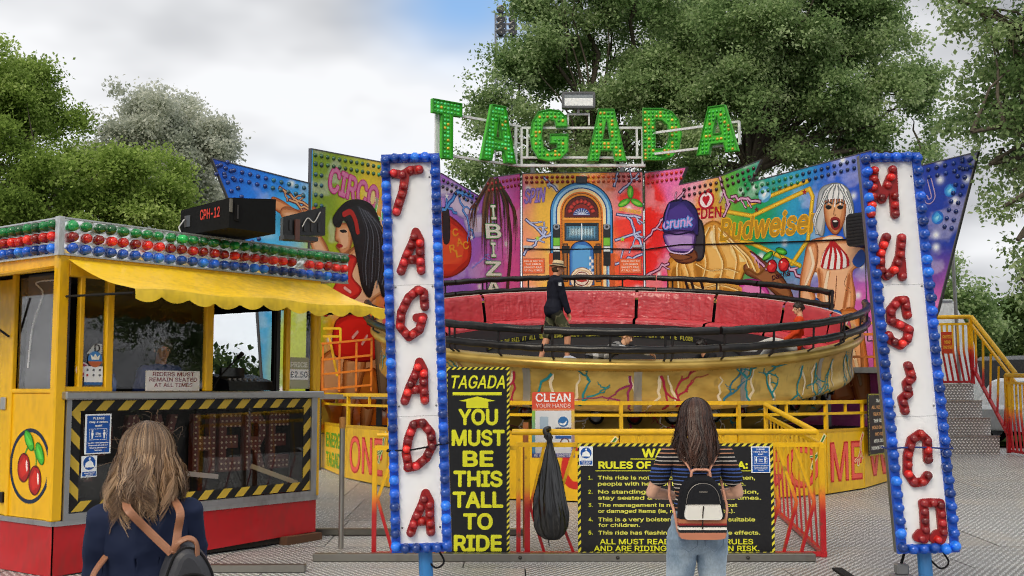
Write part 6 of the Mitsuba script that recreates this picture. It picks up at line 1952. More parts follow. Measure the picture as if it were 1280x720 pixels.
dy = lambda L, d: [[(x, y + d) for x, y in s] for s in L]
tT = [[(497, 217), (508, 219), (518, 213), (529, 212)], [(511, 222), (508, 240), (503, 255), (500, 265)]]
tA = [[(505, 339), (512, 320), (520, 303), (524, 290), (529, 300), (529, 320), (530, 338)], [(510, 325), (528, 324)]]
tG = [[(534, 383), (533, 365), (526, 362), (514, 372), (505, 390), (503, 408), (514, 421), (527, 412), (532, 396), (524, 397)]]
tD = [[(519, 530), (512, 548), (509, 566), (512, 582)], [(519, 530), (530, 528), (540, 540), (542, 556), (534, 572), (522, 582), (511, 584)]]
dx = lambda L, d: [[(x + d, y) for x, y in s] for s in L]
tA2 = dx(dy(tA, 162), 3)
tA3 = dx(dy(tA, 326), 9)
FL_, footL = pillar('pillar_sign', 'tall white pillar sign spelling the ride name downwards in red bulbs', 9.5, [(479, 193), (549, 192), (490, 691), (567, 688)], [tT, tA, tG, tA2, tD, tA3], (530, 700), 31, (530, 561))
tM = [[(1104, 267), (1107, 240), (1110, 212)], [(1110, 225), (1118, 248), (1130, 220)], [(1133, 210), (1133, 240), (1134, 266)]]
tU = [[(1122, 295), (1114, 315), (1113, 335), (1120, 344), (1131, 335), (1138, 318), (1141, 295)], [(1139, 320), (1140, 344)]]
tS = [[(1144, 392), (1142, 373), (1134, 374), (1124, 386), (1124, 400), (1134, 404), (1146, 410), (1143, 422), (1134, 430), (1122, 424), (1120, 418)]]
tI = [[(1143, 455), (1147, 470), (1140, 478), (1142, 490), (1134, 497), (1137, 512)]]
tC = [[(1163, 572), (1163, 548), (1155, 540), (1144, 548), (1138, 568), (1137, 590), (1145, 602), (1156, 600), (1162, 592)]]
tN = [[(1156, 660), (1156, 640), (1155, 627), (1165, 626), (1176, 626), (1177, 645), (1178, 662)], [(1150, 665), (1146, 670), (1154, 672), (1156, 664)], [(1171, 665), (1166, 671), (1175, 672), (1178, 665)]]
FR_, footR = pillar('pillar_sign', 'tall leaning white pillar sign spelling music downwards with a note at its foot', 9.5, [(1075, 194), (1149, 191), (1122, 692), (1199, 691)], [tM, tU, tS, tI, tC, tN], (1160, 705), 32, (1160, 556))
pb = thing('plug_box', 'grey electrical plug box at the foot of the leaning pillar sign', 'plug box')
q = V3(footR[0] - 0.17, footR[1] + 0.05, 0)
part(pb, 'box', MB(Frame(q), lin('#6a6c70')).cham((-0.09, -0.07, 0.02), (0.09, 0.07, 0.16), 0.015).cham((-0.05, -0.05, 0.16), (0.05, 0.05, 0.25), 0.012), 'paint')
part(pb, 'cable', MB(Frame(q), lin('#151517')).tube([(0.0, 0.0, 0.25), (0.03, 0, 0.34), (0.12, -0.02, 0.40), (0.2, -0.02, 0.42)], 0.012, 6), 'matte')
part(pb, 'cable', MB(Frame(q), lin('#151517')).tube([(-0.09, -0.02, 0.06), (-0.22, -0.05, 0.02), (-0.35, -0.2, 0.014), (-0.3, -0.5, 0.014)], 0.014, 6), 'matte')

# beams and bits on the floor
bm = thing('steel_beam', 'long grey steel beam lying on the floor below the rules board', 'beam')
a, b = xat(396, 11.45), xat(1012, 11.45)
part(bm, 'web', MB(None, lin('#85837e')).cham((a, 11.40, 0.0), (b, 11.52, 0.075), 0.006), 'metal')
for x in (xat(770, 11.4), xat(930, 11.4), xat(650, 11.4)):
    part(bm, 'bolt', MB(Frame((x, 11.40, 0.04), (1, 0, 0), (0, 0, 1)), lin('#4a4844')).lathe([(0.018, -0.01), (0.018, 0.01), (0.0, 0.012)][::-1], 8), 'metal')
bm = solo('steel_beam', MB(None, lin('#6a6862')).cham((xat(396, 13.2), 13.2, 0.03), (xat(655, 13.2), 13.3, 0.10), 0.006), 'metal', 'dark steel beam on the floor between the booth and the height board', 'beam')
bm = solo('steel_beam', MB(None, lin('#85837e')).cham((xat(262, 10.6), 10.72, 0.0), (xat(396, 11.2), 10.84, 0.07), 0.006), 'metal', 'short grey steel beam on the floor in front of the booth', 'beam')
bd = at(426, 520, 12.2)
sp = thing('steel_post', 'thin grey steel post standing beside the booth', 'post')
part(sp, 'tube', MB(None, lin('#9a9a94')).tube([V3(bd[0] + 0.02, 12.2, 0.02), V3(bd[0] + 0.02, 12.2, 1.36)], 0.028, 10), 'metal')
part(sp, 'collar', MB(None, lin('#a8743a')).tube([V3(bd[0] + 0.02, 12.2, 1.28), V3(bd[0] + 0.02, 12.2, 1.40)], 0.034, 10), 'paint')
solo('rubber_strip', MB(None, lin('#19191a')).bar(at(1046, 706, 10.9) * V3(1, 1, 0) + V3(0, 0, .012), at(1066, 722, 10.3) * V3(1, 1, 0) + V3(0, 0, .012), 0.09, 0.02), 'matte', 'black rubber strip lying on the steel floor', 'strip')
# small black information board by the steps side of the base
IF = facing(V3(5.42, 17.62, 0), (1.15, 1.65))
ib = thing('information_board', 'narrow black information board on the ride base behind the leaning pillar sign', 'sign')
a, b = IF.px(1083, 570), IF.px(1112, 492)
part(ib, 'board', MB(IF, lin('#141418')).box2((a[0], a[1], 0.03), (b[0] + 0.25, b[1], 0.05)), 'print')
m = MB(IF)
hatched(m, a[0], a[1], b[0] + .25, b[1], 0.02, 0.052, 0.05)
c = (a[0] + b[0] + .25) / 2
W = b[0] + .25 - a[0]
for i, (t_, f_, cl) in enumerate((('SAFETY', .5, '#e8e8e0'), ('ALL RIDERS MUST BE', .8, '#d8a06a'), ('SEATED BEFORE', .7, '#d8a06a'), ('THE RIDE STARTS', .7, '#e8e8e0'), ('HOLD ON TO THE RAIL', .8, '#d8a06a'), ('NO SMOKING', .6, '#d8a06a'), ('NO LOOSE ITEMS', .7, '#e8e8e0'), ('PLEASE REMAIN SEATED', .86, '#e8e8e0'))):
    m.text(t_, c, b[1] - 0.13 - i * 0.105, 0.05, 0.0525, W * f_, lin(cl), 'c')
part(ib, 'lettering', m, 'print')

# ------------------------------------------------------------------ steps at the right
st = thing('entrance_steps', 'steel tread-plate steps with yellow and red handrails behind the leaning pillar sign', 'steps')
SY, rise, going = 24.0, 0.365, 0.42
gz = float(ground_z(SY))
X1 = at(1250, 560, SY)[0]
for i in range(4):
    m = MB(None, lin('#a9a8a4'))
    y0_ = SY + i * going
    m.box2((X1 - 2.6, y0_, gz - 0.1), (X1, y0_ + (going if i < 3 else 2.4) - 0.004, gz + rise * (i + 1) - 0.012))
    m.u = [np.tile([0.5, 2.0], (len(x), 1)) for x in m.v]
    k = part(st, 'step', m, 'tread_plate')
    m2 = MB(None, lin('#b8b6b0'))
    m2.box2((X1 - 2.6, y0_ - 0.03, gz + rise * (i + 1) - 0.010), (X1 + 0.004, y0_ + 0.06, gz + rise * (i + 1) + 0.012))
    part(k, 'nosing', m2, 'metal')
TOPL = gz + 4 * rise
yb = SY + 3 * going


def rail_run(t, p0, p1, lo0, lo1, h, n, posts=True):
    """A railing: hand rail and knee rail, bottom rail, slanting slats with a bend; p0, p1 plan points, lo = base heights."""
    p0, p1 = V3(*p0, 0), V3(*p1, 0)
    L = np.linalg.norm(p1 - p0)
    f = lambda s, z: p0 + (p1 - p0) * s + V3(0, 0, lo0 + (lo1 - lo0) * s + z)
    fm = lambda: FadeMB2(lambda w: (w[:, 2] - (lo0 + (lo1 - lo0) * np.clip(((w - p0) @ (p1 - p0)) / L ** 2, 0, 1))) / h)
    part(t, 'handrail', MB(None, YEL).tube([f(0, h), f(1, h)], 0.045, 8), 'paint')
    part(t, 'knee_rail', MB(None, YEL).bar(f(0, h - 0.16), f(1, h - 0.16), 0.05), 'paint')
    m = fm()
    m.bar(f(0, 0.05), f(1, 0.05), 0.05)
    part(t, 'bottom_rail', m, 'fade')
    for s in ((0, 1) if posts else (1,)):
        m = fm()
        m.bar(f(s, 0.0), f(s, h), 0.07, up=(1, 0, 0))
        part(t, 'post', m, 'fade')
    for i in range(n):
        s = (i + 0.5) / n
        m = fm()
        m.bar(f(s, h - 0.16), f(s, h * 0.5), 0.04, 0.03)
        m2 = fm()
        m2.bar(f(s, h * 0.5), f(min(1, s + 0.10 / L), 0.05), 0.04, 0.03)
        part(t, 'slat', m, 'fade')
        part(t, 'slat', m2, 'fade')


class FadeMB2(MB):
    def __init__(self, fn):
        super().__init__(None)
        self.uvf = lambda w: np.stack([w[:, 0], fn(w)], 1)


rail_run(st, (X1 - 1.6, yb + 0.5), (X1 + 0.03, yb + 0.1), TOPL, TOPL, 1.5, 15)
# sloping rails down the steps
pa, pb_ = V3(X1 + 0.05, yb + 0.1, TOPL), V3(X1 + 0.12, SY - 0.15, gz + 0.05)
part(st, 'handrail', MB(None, YEL).tube([pa + V3(0, 0, 1.5), pb_ + V3(0.2, 0, 1.62)], 0.05, 8), 'paint')
part(st, 'knee_rail', MB(None, YEL).bar(pa + V3(0, 0, 1.32), pb_ + V3(0.2, 0, 1.42), 0.05), 'paint')
m = FadeMB2(lambda w: np.full(len(w), 0.2))
m.bar(pa + V3(0, 0, 0.35), pb_ + V3(0, 0, 0.35), 0.06)
part(st, 'bottom_rail', m, 'fade')
m = FadeMB2(lambda w: (w[:, 2] - gz) / 1.6)
m.bar(pb_, pb_ + V3(0.1, 0, 1.62), 0.07, up=(1, 0, 0))
part(st, 'post', m, 'fade')
for i in range(5):
    s = (i + 0.5) / 5
    a_ = pa + (pb_ - pa) * s
    m = FadeMB2(lambda w, z0=a_[2]: (w[:, 2] - z0) / 1.45)
    m.bar(a_ + V3(0, 0, 0.35), a_ + V3(0.1 * s, 0, 1.36), 0.04, 0.03)
    part(st, 'slat', m, 'fade')
sf = thing('side_fence', 'yellow and red fence running forward from the foot of the steps', 'fence')
rail_run(sf, (X1 + 0.14, SY - 0.1), (X1 + 0.75, 19.8), gz + 0.02, float(ground_z(19.8)) + 0.02, 1.62, 30)
NF = facing((0, yb + 0.2, 0), (1, 0))
a, b = NF.px(1177, 442), NF.px(1191, 415)
nt = thing('step_notice', 'small orange-red notice on the railing above the steps', 'sign')
part(nt, 'board', MB(NF, lin('#b83a1c')).box2((a[0], a[1], 0.0), (b[0], b[1], 0.02)), 'print')
m = MB(NF)
for i, t_ in enumerate(('CAUTION', 'MIND', 'THE STEP')):
    m.text(t_, (a[0] + b[0]) / 2, b[1] - 0.14 - i * 0.12, 0.07, 0.0225, (b[0] - a[0]) * (.8 if i != 1 else .5), lin('#e8b83a'), 'c')
part(nt, 'lettering', m, 'print')

# ------------------------------------------------------------------ beyond: cabin, vehicles, poles, mast, hedge
Y = 29.0
cb = thing('white_cabin', 'white cabin roof with a sloping end behind the steps', 'cabin')
a, b = at(1130, 470, Y), at(1176, 374, Y)
c, d = at(1200, 384, Y), at(1216, 420, Y)
CBF = facing((0, Y, 0), (1, 0))
pl = [(a[0], 0.9), (c[0] + .6, 0.9), (d[0], d[2]), (c[0] - 0.2, b[2]), (a[0], b[2])]
part(cb, 'body', MB(CBF, lin('#ccd2d8')).prism(Polygon(pl), -2.2, 0.0, back=True), 'paint')
part(cb, 'roof_rack', MB(CBF, lin('#1a1a1c')).box2((a[0], b[2], -0.6), (c[0] - 0.35, b[2] + 0.2, -0.1)), 'matte')
part(cb, 'trim', MB(CBF, lin('#8a9096')).bar((a[0], b[2] - .05, 0.02), (c[0] - .2, b[2] - .05, 0.02), 0.04), 'metal')


def van(name, label, o, dirx, col, L, H, W, cat='van'):
    t = thing(name, label, cat)
    F = Frame(o, (dirx[0], dirx[1], 0), (-dirx[1], dirx[0], 0))
    side = Polygon([(0, .35), (0, H * .52), (L * .06, H * .58), (L * .17, H * .95), (L * .22, H), (L * .97, H), (L, H * .9), (L, .35)]).buffer(0.06).buffer(-0.02)
    SF_ = Frame(F.p(0, -W / 2, 0), F.ex, (0, 0, 1))
    part(t, 'body', MB(SF_, lin(col)).prism(side, -W, 0.0, back=True), 'paint')
    part(t, 'windscreen', MB(SF_, lin('#1a2026')).add([(L * .07, H * .60, -0.08), (L * .165, H * .93, -0.12), (L * .165, H * .93, -W + .12), (L * .07, H * .60, -W + .08)], [(0, 1, 2, 3)], flat=True), 'gloss')
    part(t, 'side_window', MB(SF_, lin('#15181c')).sheet(Polygon([(L * .13, H * .6), (L * .2, H * .9), (L * .36, H * .9), (L * .36, H * .6)]), 0.004), 'gloss')
    part(t, 'rear_window', MB(SF_, lin('#15181c')).sheet(sbox(L * .42, H * .62, L * .92, H * .9), 0.004), 'gloss')
    for x in (L * .18, L * .8):
        for z in (0.03, -W - 0.03):
            w = part(t, 'wheel', MB(Frame(SF_.p(x, .33, z), SF_.ex, SF_.ey), lin('#151515')).lathe([(0.0, -.09), (.33, -.09), (.33, .09), (0.0, .09)][::-1], 18, flat=True), 'matte')
            part(w, 'hub', MB(Frame(SF_.p(x, .33, z), SF_.ex, SF_.ey), lin('#8a8c90')).lathe([(0.19, .092), (0.0, .10)], 12), 'metal')
    for z in (-.25, -W + .25):
        part(t, 'headlight', MB(SF_, lin('#d8dce0')).box2((-.03, H * .38, z - .12), (0.02, H * .46, z + .12)), 'gloss')


van('parked_van', 'dark parked van behind the sloping handrail of the steps', (12.6, 30.5, 0.45), (0.9, 0.43), '#17181b', 4.6, 2.1, 1.9)
van('parked_car', 'white parked car seen through the fence at the foot of the steps', (11.2, 26.6, 0.42), (0.96, 0.28), '#c8ccd0', 4.2, 1.5, 1.75, 'car')
solo('metal_pole', MB(None, lin('#8d8f90')).tube([at(1201, 470, 27.0) * V3(1, 1, 0) + V3(0, 0, .4), at(1190, 300, 27.0)], 0.045, 8), 'metal', 'thin grey pole rising behind the steps', 'pole')
mk = thing('floodlight_mast', 'tall floodlight mast with rows of lamps beside the big dark tree', 'mast')
Y = 75.0
MF = facing((0, Y, 0), (1, 0))
for px in (619.5, 632, 640):
    a, b = MF.px(px, 470), MF.px(px, 17)
    part(mk, 'leg', MB(MF, lin('#7a8290')).bar((a[0], 0.5, 0), (b[0], b[1], 0), 0.14, up=(0, 0, 1)), 'paint')
for py in (18, 30.5, 38.5, 46):
    a, b = MF.px(619, py), MF.px(646, py)
    part(mk, 'crossbar', MB(MF, lin('#7a8290')).bar((a[0], a[1], 0.05), (b[0], b[1], 0.05), 0.12), 'paint')
    for px in (626, 641):
        q = MF.px(px, py - 5)
        part(mk, 'lamp', MB(Frame(MF.p(q[0], q[1], 0.15), MF.ex, MF.ey), lin('#20242c')).lathe([(0.0, 0.12), (0.26, 0.18), (0.30, 0.1), (0.18, -0.2), (0.0, -0.24)], 14), 'gloss')

rs = np.random.default_rng(77)
hd = thing('hedge', 'dark hedge and scrub behind the parked vehicles', 'hedge', None, 'stuff')
v, f, c, C = foliage(rs, [(V3(x, 44 + 2 * math.sin(x), 1.8), V3(3.2, 1.5, 1.9 + 0.5 * math.sin(x * 1.7))) for x in np.arange(-34, 40, 3.6)], 7000, 10, 0.28, 0.3, [lin(q) for q in ('#1f2c18', '#33452a', '#4a5c36', '#62703e')], 0.2, 0.7)
m = MB()
m.add(v, f, c)
scene[hd] = m.ply('leaf')

# ------------------------------------------------------------------ people
def stripe_color(p, n, uv):
    z = p.z + 0.008 * (noise(p.x * 7, p.y * 7, p.z * 3) - 0.5)
    t = z / 0.0245
    k = dr.floor(t)
    f = t - k
    line = smoothstep(0.66, 0.72, f) * smoothstep(1.0, 0.95, f)
    r = cell_rand(k, 3.0, 1.0)
    c = dr.select(r < 0.42, mi.Color3f(0.52, 0.48, 0.44), dr.select(r < 0.75, mi.Color3f(0.42, 0.20, 0.12), mi.Color3f(0.06, 0.11, 0.33)))
    wide = dr.select((k == dr.floor(1.19 / 0.0245)), smoothstep(0.45, 0.5, f), line)
    c = dr.select((k == dr.floor(1.19 / 0.0245)), mi.Color3f(0.05, 0.10, 0.36), c)
    return mix((0.012, 0.012, 0.016), c, wide)


def denim_color(p, n, uv):
    a = fbm(p.x * 7, p.y * 7, p.z * 4, 4)
    w = noise(p.x * 160, p.y * 160, p.z * 60)
    c = mix((0.20, 0.28, 0.38), (0.40, 0.49, 0.58), smoothstep(0.25, 0.75, a))
    return c * (0.85 + 0.3 * w)


def check_color(p, n, uv):
    s = 1 / 0.075
    q = RIDE.M.T
    a = (p.x * 0.94 + p.y * 0.34) * s
    b = (p.z * 1.0 + 0.2 * p.x) * s
    i, j = dr.floor(a) - 2 * dr.floor(a * 0.5), dr.floor(b) - 2 * dr.floor(b * 0.5)
    return dr.select((i > 0.5) & (j > 0.5), mi.Color3f(0.015), dr.select((i > 0.5) | (j > 0.5), mi.Color3f(0.20), mi.Color3f(0.75)))


def camo_color(p, n, uv):
    f = fbm(p.x * 9, p.y * 9, p.z * 9, 2)
    return dr.select(f > 0.56, mi.Color3f(0.06, 0.065, 0.035), dr.select(f > 0.45, mi.Color3f(0.13, 0.125, 0.07), mi.Color3f(0.025, 0.025, 0.018)))


for nm, fn, ro in (('stripe_cloth', stripe_color, 0.85), ('denim', denim_color, 0.8), ('check_cloth', check_color, 0.85), ('camo_cloth', camo_color, 0.85)):
    scene[nm] = two({'type': 'principled', 'base_color': proc(fn), 'roughness': ro, 'specular': 0.2, 'sheen': 0.3})
SPH = m3.Manifold.sphere(1.0, 24)


def sph(c, r):
    return SPH.scale([r, r, r] if np.ndim(r) == 0 else list(r)).translate([float(x) for x in c])


def ell(c, r3, R):
    """An ellipsoid with axes R (rows: right, front, up)."""
    M = (np.asarray(R).T * np.asarray(r3))
    return SPH.transform(np.column_stack([M, np.asarray(c)]).tolist())


def bone(a, ra, b, rb):
    return m3.Manifold.batch_hull([sph(a, ra), sph(b, rb)])


def hullof(*ms):
    return m3.Manifold.batch_hull(list(ms))


def skinned(ms, step, it=10, lamb=0.5):
    m = m3.Manifold.batch_boolean(ms, m3.OpType.Add)
    m = m.refine_to_length(step)
    v, f, _ = meshkit.arrays(m)
    t = trimesh.Trimesh(v, f, process=True)
    trimesh.smoothing.filter_taubin(t, lamb=lamb, nu=lamb + 0.03, iterations=it)
    return t


def folds(t, amp, scale, seed, stretch=(1, 1, 1)):
    """Cloth folds: displace along the normals by ridged noise."""
    v = np.array(t.vertices)
    q = v * scale * np.asarray(stretch)
    n1 = meshkit.fbm(q, 3, seed)
    n2 = 1 - np.abs(2 * meshkit.noise(q * 1.7 + 5, seed + 7) - 1)
    d = amp * ((n1 - 0.5) * 1.2 + (n2 - 0.6) * 0.7)
    t.vertices = v + np.array(t.vertex_normals) * d[:, None]
    return t


def ik(a, b, la, lb, pole):
    """Middle joint between a and b."""
    a, b = np.asarray(a, float), np.asarray(b, float)
    d = b - a
    L = min(np.linalg.norm(d), (la + lb) * 0.999)
    u = unit(d)
    x = (la * la - lb * lb + L * L) / (2 * L)
    h = math.sqrt(max(la * la - x * x, 1e-6))
    p = np.asarray(pole, float)
    p = p - u * (p @ u)
    return a + u * x + unit(p) * h, a + u * L


def hand(w, d, side, H, curl, up):
    """Palm, four fingers of unequal length and a thumb; w wrist, d pointing direction, up the back of the hand's direction, side +1 if the thumb lies along d x up."""
    k = H / 1.7
    d = unit(d)
    up = unit(np.asarray(up, float) - d * (np.asarray(up, float) @ d))
    s = np.cross(d, up) * side
    out = []
    base = [w + d * 0.085 * k + s * o * k for o in (0.033, 0.011, -0.011, -0.031)]
    out.append(hullof(sph(w, 0.022 * k), *[sph(b, 0.0125 * k) for b in base], sph(w + d * 0.035 * k + s * 0.03 * k, 0.013 * k)))
    for b, L in zip(base, (0.072, 0.080, 0.074, 0.058)):
        q, dd = b, d
        for j, f in enumerate((0.45, 0.32, 0.23)):
            a = curl * (0.7 + 0.25 * j)
            dd = unit(dd * math.cos(a) - up * math.sin(a))
            nq = q + dd * L * f * k
            out.append(bone(q, (0.0095 - 0.001 * j) * k, nq, (0.0088 - 0.001 * j) * k))
            q = nq
    t0 = w + d * 0.03 * k + s * 0.034 * k
    t1 = t0 + unit(d * 0.7 + s * 0.75 - up * 0.15) * 0.036 * k
    t2 = t1 + unit(d * 0.95 + s * 0.2 - up * curl * 0.5) * 0.03 * k
    out += [bone(w + d * 0.015 * k, 0.016 * k, t0, 0.0135 * k), bone(t0, 0.0125 * k, t1, 0.0105 * k), bone(t1, 0.0105 * k, t2, 0.0085 * k)]
    return out


class Body:
    """Joints of a posed figure in its own frame: x its right, y the way it faces, z up, origin between the feet."""
    def __init__(self, H, pelvis=None, spine=(0, 0, 1), hands=None, feet=None, twist=0.0, head=(0, 0.02, 1), look=(0, 1, 0), girth=1.0, elbows=((-.6, -.8, -.2), (.6, -.8, -.2)), knees=((-.1, 1, 0), (.1, 1, 0)), sh=0.112):
        self.H, k, g = H, H, girth
        self.pel = np.array([0, 0, 0.515 * H]) if pelvis is None else np.asarray(pelvis, float)
        self.tz = unit(spine)
        yaw = np.array([math.cos(twist), math.sin(twist), 0])
        self.tx = unit(yaw - self.tz * (yaw @ self.tz))
        self.ty = np.cross(self.tz, self.tx)
        R = self.R = np.stack([self.tx, self.ty, self.tz])
        S = lambda x, y, z: self.pel + (self.tx * x + self.ty * y + self.tz * z) * k
        self.S = S
        self.sec = [(S(0, -.008, -.015), (.098 * g, .068 * g, .050)), (S(0, -.012, .025), (.100 * g, .070 * g, .05)), (S(0, 0.0, .105), (.076 * g, .054 * g, .05)), (S(0, .0, .20), (.090 * g, .060 * g, .05)), (S(0, -.008, .275), (.098 * g, .055 * g, .035)), (S(0, -.008, .305), (.060, .040, .025))]
        self.neck, self.skull = S(0, -.004, .33), None
        hz = unit(head)
        self.htop = self.neck + hz * 0.035 * k
        lk = unit(np.asarray(look, float) - hz * (np.asarray(look, float) @ hz))
        self.hR = np.stack([np.cross(lk, hz), lk, hz])
        self.hc = self.neck + hz * 0.092 * k + lk * 0.008 * k
        self.shl = [S(-sh * g, -.008, .285), S(sh * g, -.008, .285)]
        la, lb = 0.172 * k, 0.148 * k
        hands = hands or [(-.17 * k, .03 * k, .46 * k), (.17 * k, .03 * k, .46 * k)]
        self.elb, self.wri = [], []
        for s, h, p in zip(self.shl, hands, elbows):
            e, w = ik(s, h, la, lb, p)
            self.elb.append(e)
            self.wri.append(w)
        self.hip = [S(-.052 * g, 0, -.02), S(.052 * g, 0, -.02)]
        feet = feet or [(-.06 * k, 0, .045 * k), (.06 * k, 0, .045 * k)]
        self.kne, self.ank = [], []
        for s, h, p in zip(self.hip, feet, knees):
            e, w = ik(s, h, 0.238 * k, 0.232 * k, p)
            self.kne.append(e)
            self.ank.append(w)

    def torso(self, o=0.0, a=0, b=6):
        E = [ell(c, np.array(r) * self.H + o, self.R) for c, r in self.sec]
        return [hullof(E[i], E[i + 1]) for i in range(a, min(b, len(E)) - 1)]

    def arm(self, i, o=0.0, upto=1.0, fat=1.0):
        k = self.H
        s, e, w = self.shl[i], self.elb[i], self.wri[i]
        out = [bone(s, .030 * k * fat + o, s + (e - s) * min(1, upto * 2), (.030 - .006 * min(1, upto * 2)) * k * fat + o)]
        if upto > 0.5:
            t = (upto - 0.5) * 2
            m = e + (w - e) * 0.3
            out.append(bone(e, .0235 * k * fat + o, m, .0235 * k * fat + o))
            out.append(bone(m, .0235 * k * fat + o, e + (w - e) * t, (.0235 - .007 * t) * k * fat + o))
        return out

    def leg(self, i, o=0.0, upto=1.0, fat=1.0):
        k = self.H
        s, e, w = self.hip[i], self.kne[i], self.ank[i]
        t = min(1, upto * 2)
        out = [bone(s, .055 * k * fat + o, s + (e - s) * t, (.055 - .021 * t) * k * fat + o)]
        if upto > 0.5:
            t = (upto - 0.5) * 2
            m = e + (w - e) * 0.32
            out.append(bone(e, .033 * k * fat + o, m, .034 * k * fat + o))
            out.append(bone(m, .034 * k * fat + o, e + (w - e) * t, (.034 - .012 * t) * k * fat + o))
        return out

    def head(self):
        k, c, R = self.H, self.hc, self.hR
        h = lambda x, y, z: c + (R[0] * x + R[1] * y + R[2] * z) * k
        out = [hullof(ell(h(0, -.008, .018), np.array((.045, .054, .050)) * k, R), ell(h(0, .008, -.008), np.array((.040, .045, .045)) * k, R), ell(h(0, .022, -.045), np.array((.026, .028, .020)) * k, R)),
               hullof(sph(h(0, .052, .004), .006 * k), sph(h(0, .062, -.014), .008 * k), sph(h(0, .048, -.018), .010 * k)),
               bone(self.neck - self.hR[2] * .02 * k, .034 * k, h(0, -.006, -.03), .032 * k)]
        for s in (-1, 1):
            out.append(ell(h(s * .046, -.004, -.004), np.array((.006, .013, .018)) * k, R))
        out.append(ell(h(0, .043, -.036), np.array((.014, .008, .005)) * k, R))
        return out

    def face(self, mb, brow='#3a2a1c', lips='#a05a50'):
        k, c, R = self.H, self.hc, self.hR
        h = lambda x, y, z: c + (R[0] * x + R[1] * y + R[2] * z) * k
        for s in (-1, 1):
            mb.solid(ell(h(s * .018, .0485, .002), np.array((.0085, .003, .0045)) * k, R), '#e8e4e0')
            mb.solid(ell(h(s * .018, .0510, .002), np.array((.0045, .002, .0045)) * k, R), '#20140e')
            mb.solid(ell(h(s * .019, .0505, .013), np.array((.011, .003, .0025)) * k, R), brow)
        mb.solid(ell(h(0, .0485, -.035), np.array((.013, .004, .0045)) * k, R), lips)


def person(label, F, B, skin, step=0.02, hands=(0.4, 0.4), handup=((0, 0, 1), (0, 0, 1)), face=True, group=None):
    t = thing('person', label, 'person', group)
    ms = B.torso() + B.head()
    for i in (0, 1):
        ms += B.arm(i) + B.leg(i)
        ms += hand(B.wri[i], B.wri[i] - B.elb[i] if True else 0, (1, -1)[i], B.H, hands[i], handup[i])
        k = B.H
        a = B.ank[i]
        ms.append(hullof(sph(a, .022 * k), sph(a + V3(0, -.02 * k, -.028 * k), .018 * k), sph(a + V3(0, .09 * k, -.032 * k), .014 * k)))
    part(t, 'body', MB(F, lin(skin)).solid(skinned(ms, step)), 'skin')
    if face:
        m = MB(F)
        B.face(m)
        part(t, 'face', m, 'skin')
    return t


def shoes(t, F, B, col, sole='#d8d8d8'):
    k = B.H
    for i in (0, 1):
        a = B.ank[i]
        m = hullof(sph(a + V3(0, 0, -.005 * k), .028 * k), sph(a + V3(0, -.025 * k, -.025 * k), .022 * k), sph(a + V3(0, .095 * k, -.03 * k), .018 * k), sph(a + V3(0.0, .06 * k, -.02 * k), .024 * k))
        s = part(t, 'shoe', MB(F, lin(col)).solid(skinned([m], 0.02, 4)), 'matte')
        part(s, 'sole', MB(F, lin(sole)).solid(hullof(sph(a + V3(0, -.028 * k, -.040 * k), .024 * k), sph(a + V3(0, .10 * k, -.040 * k), .022 * k)).trim_by_plane([0, 0, -1], float(-(a[2] - .037 * k)))), 'matte')


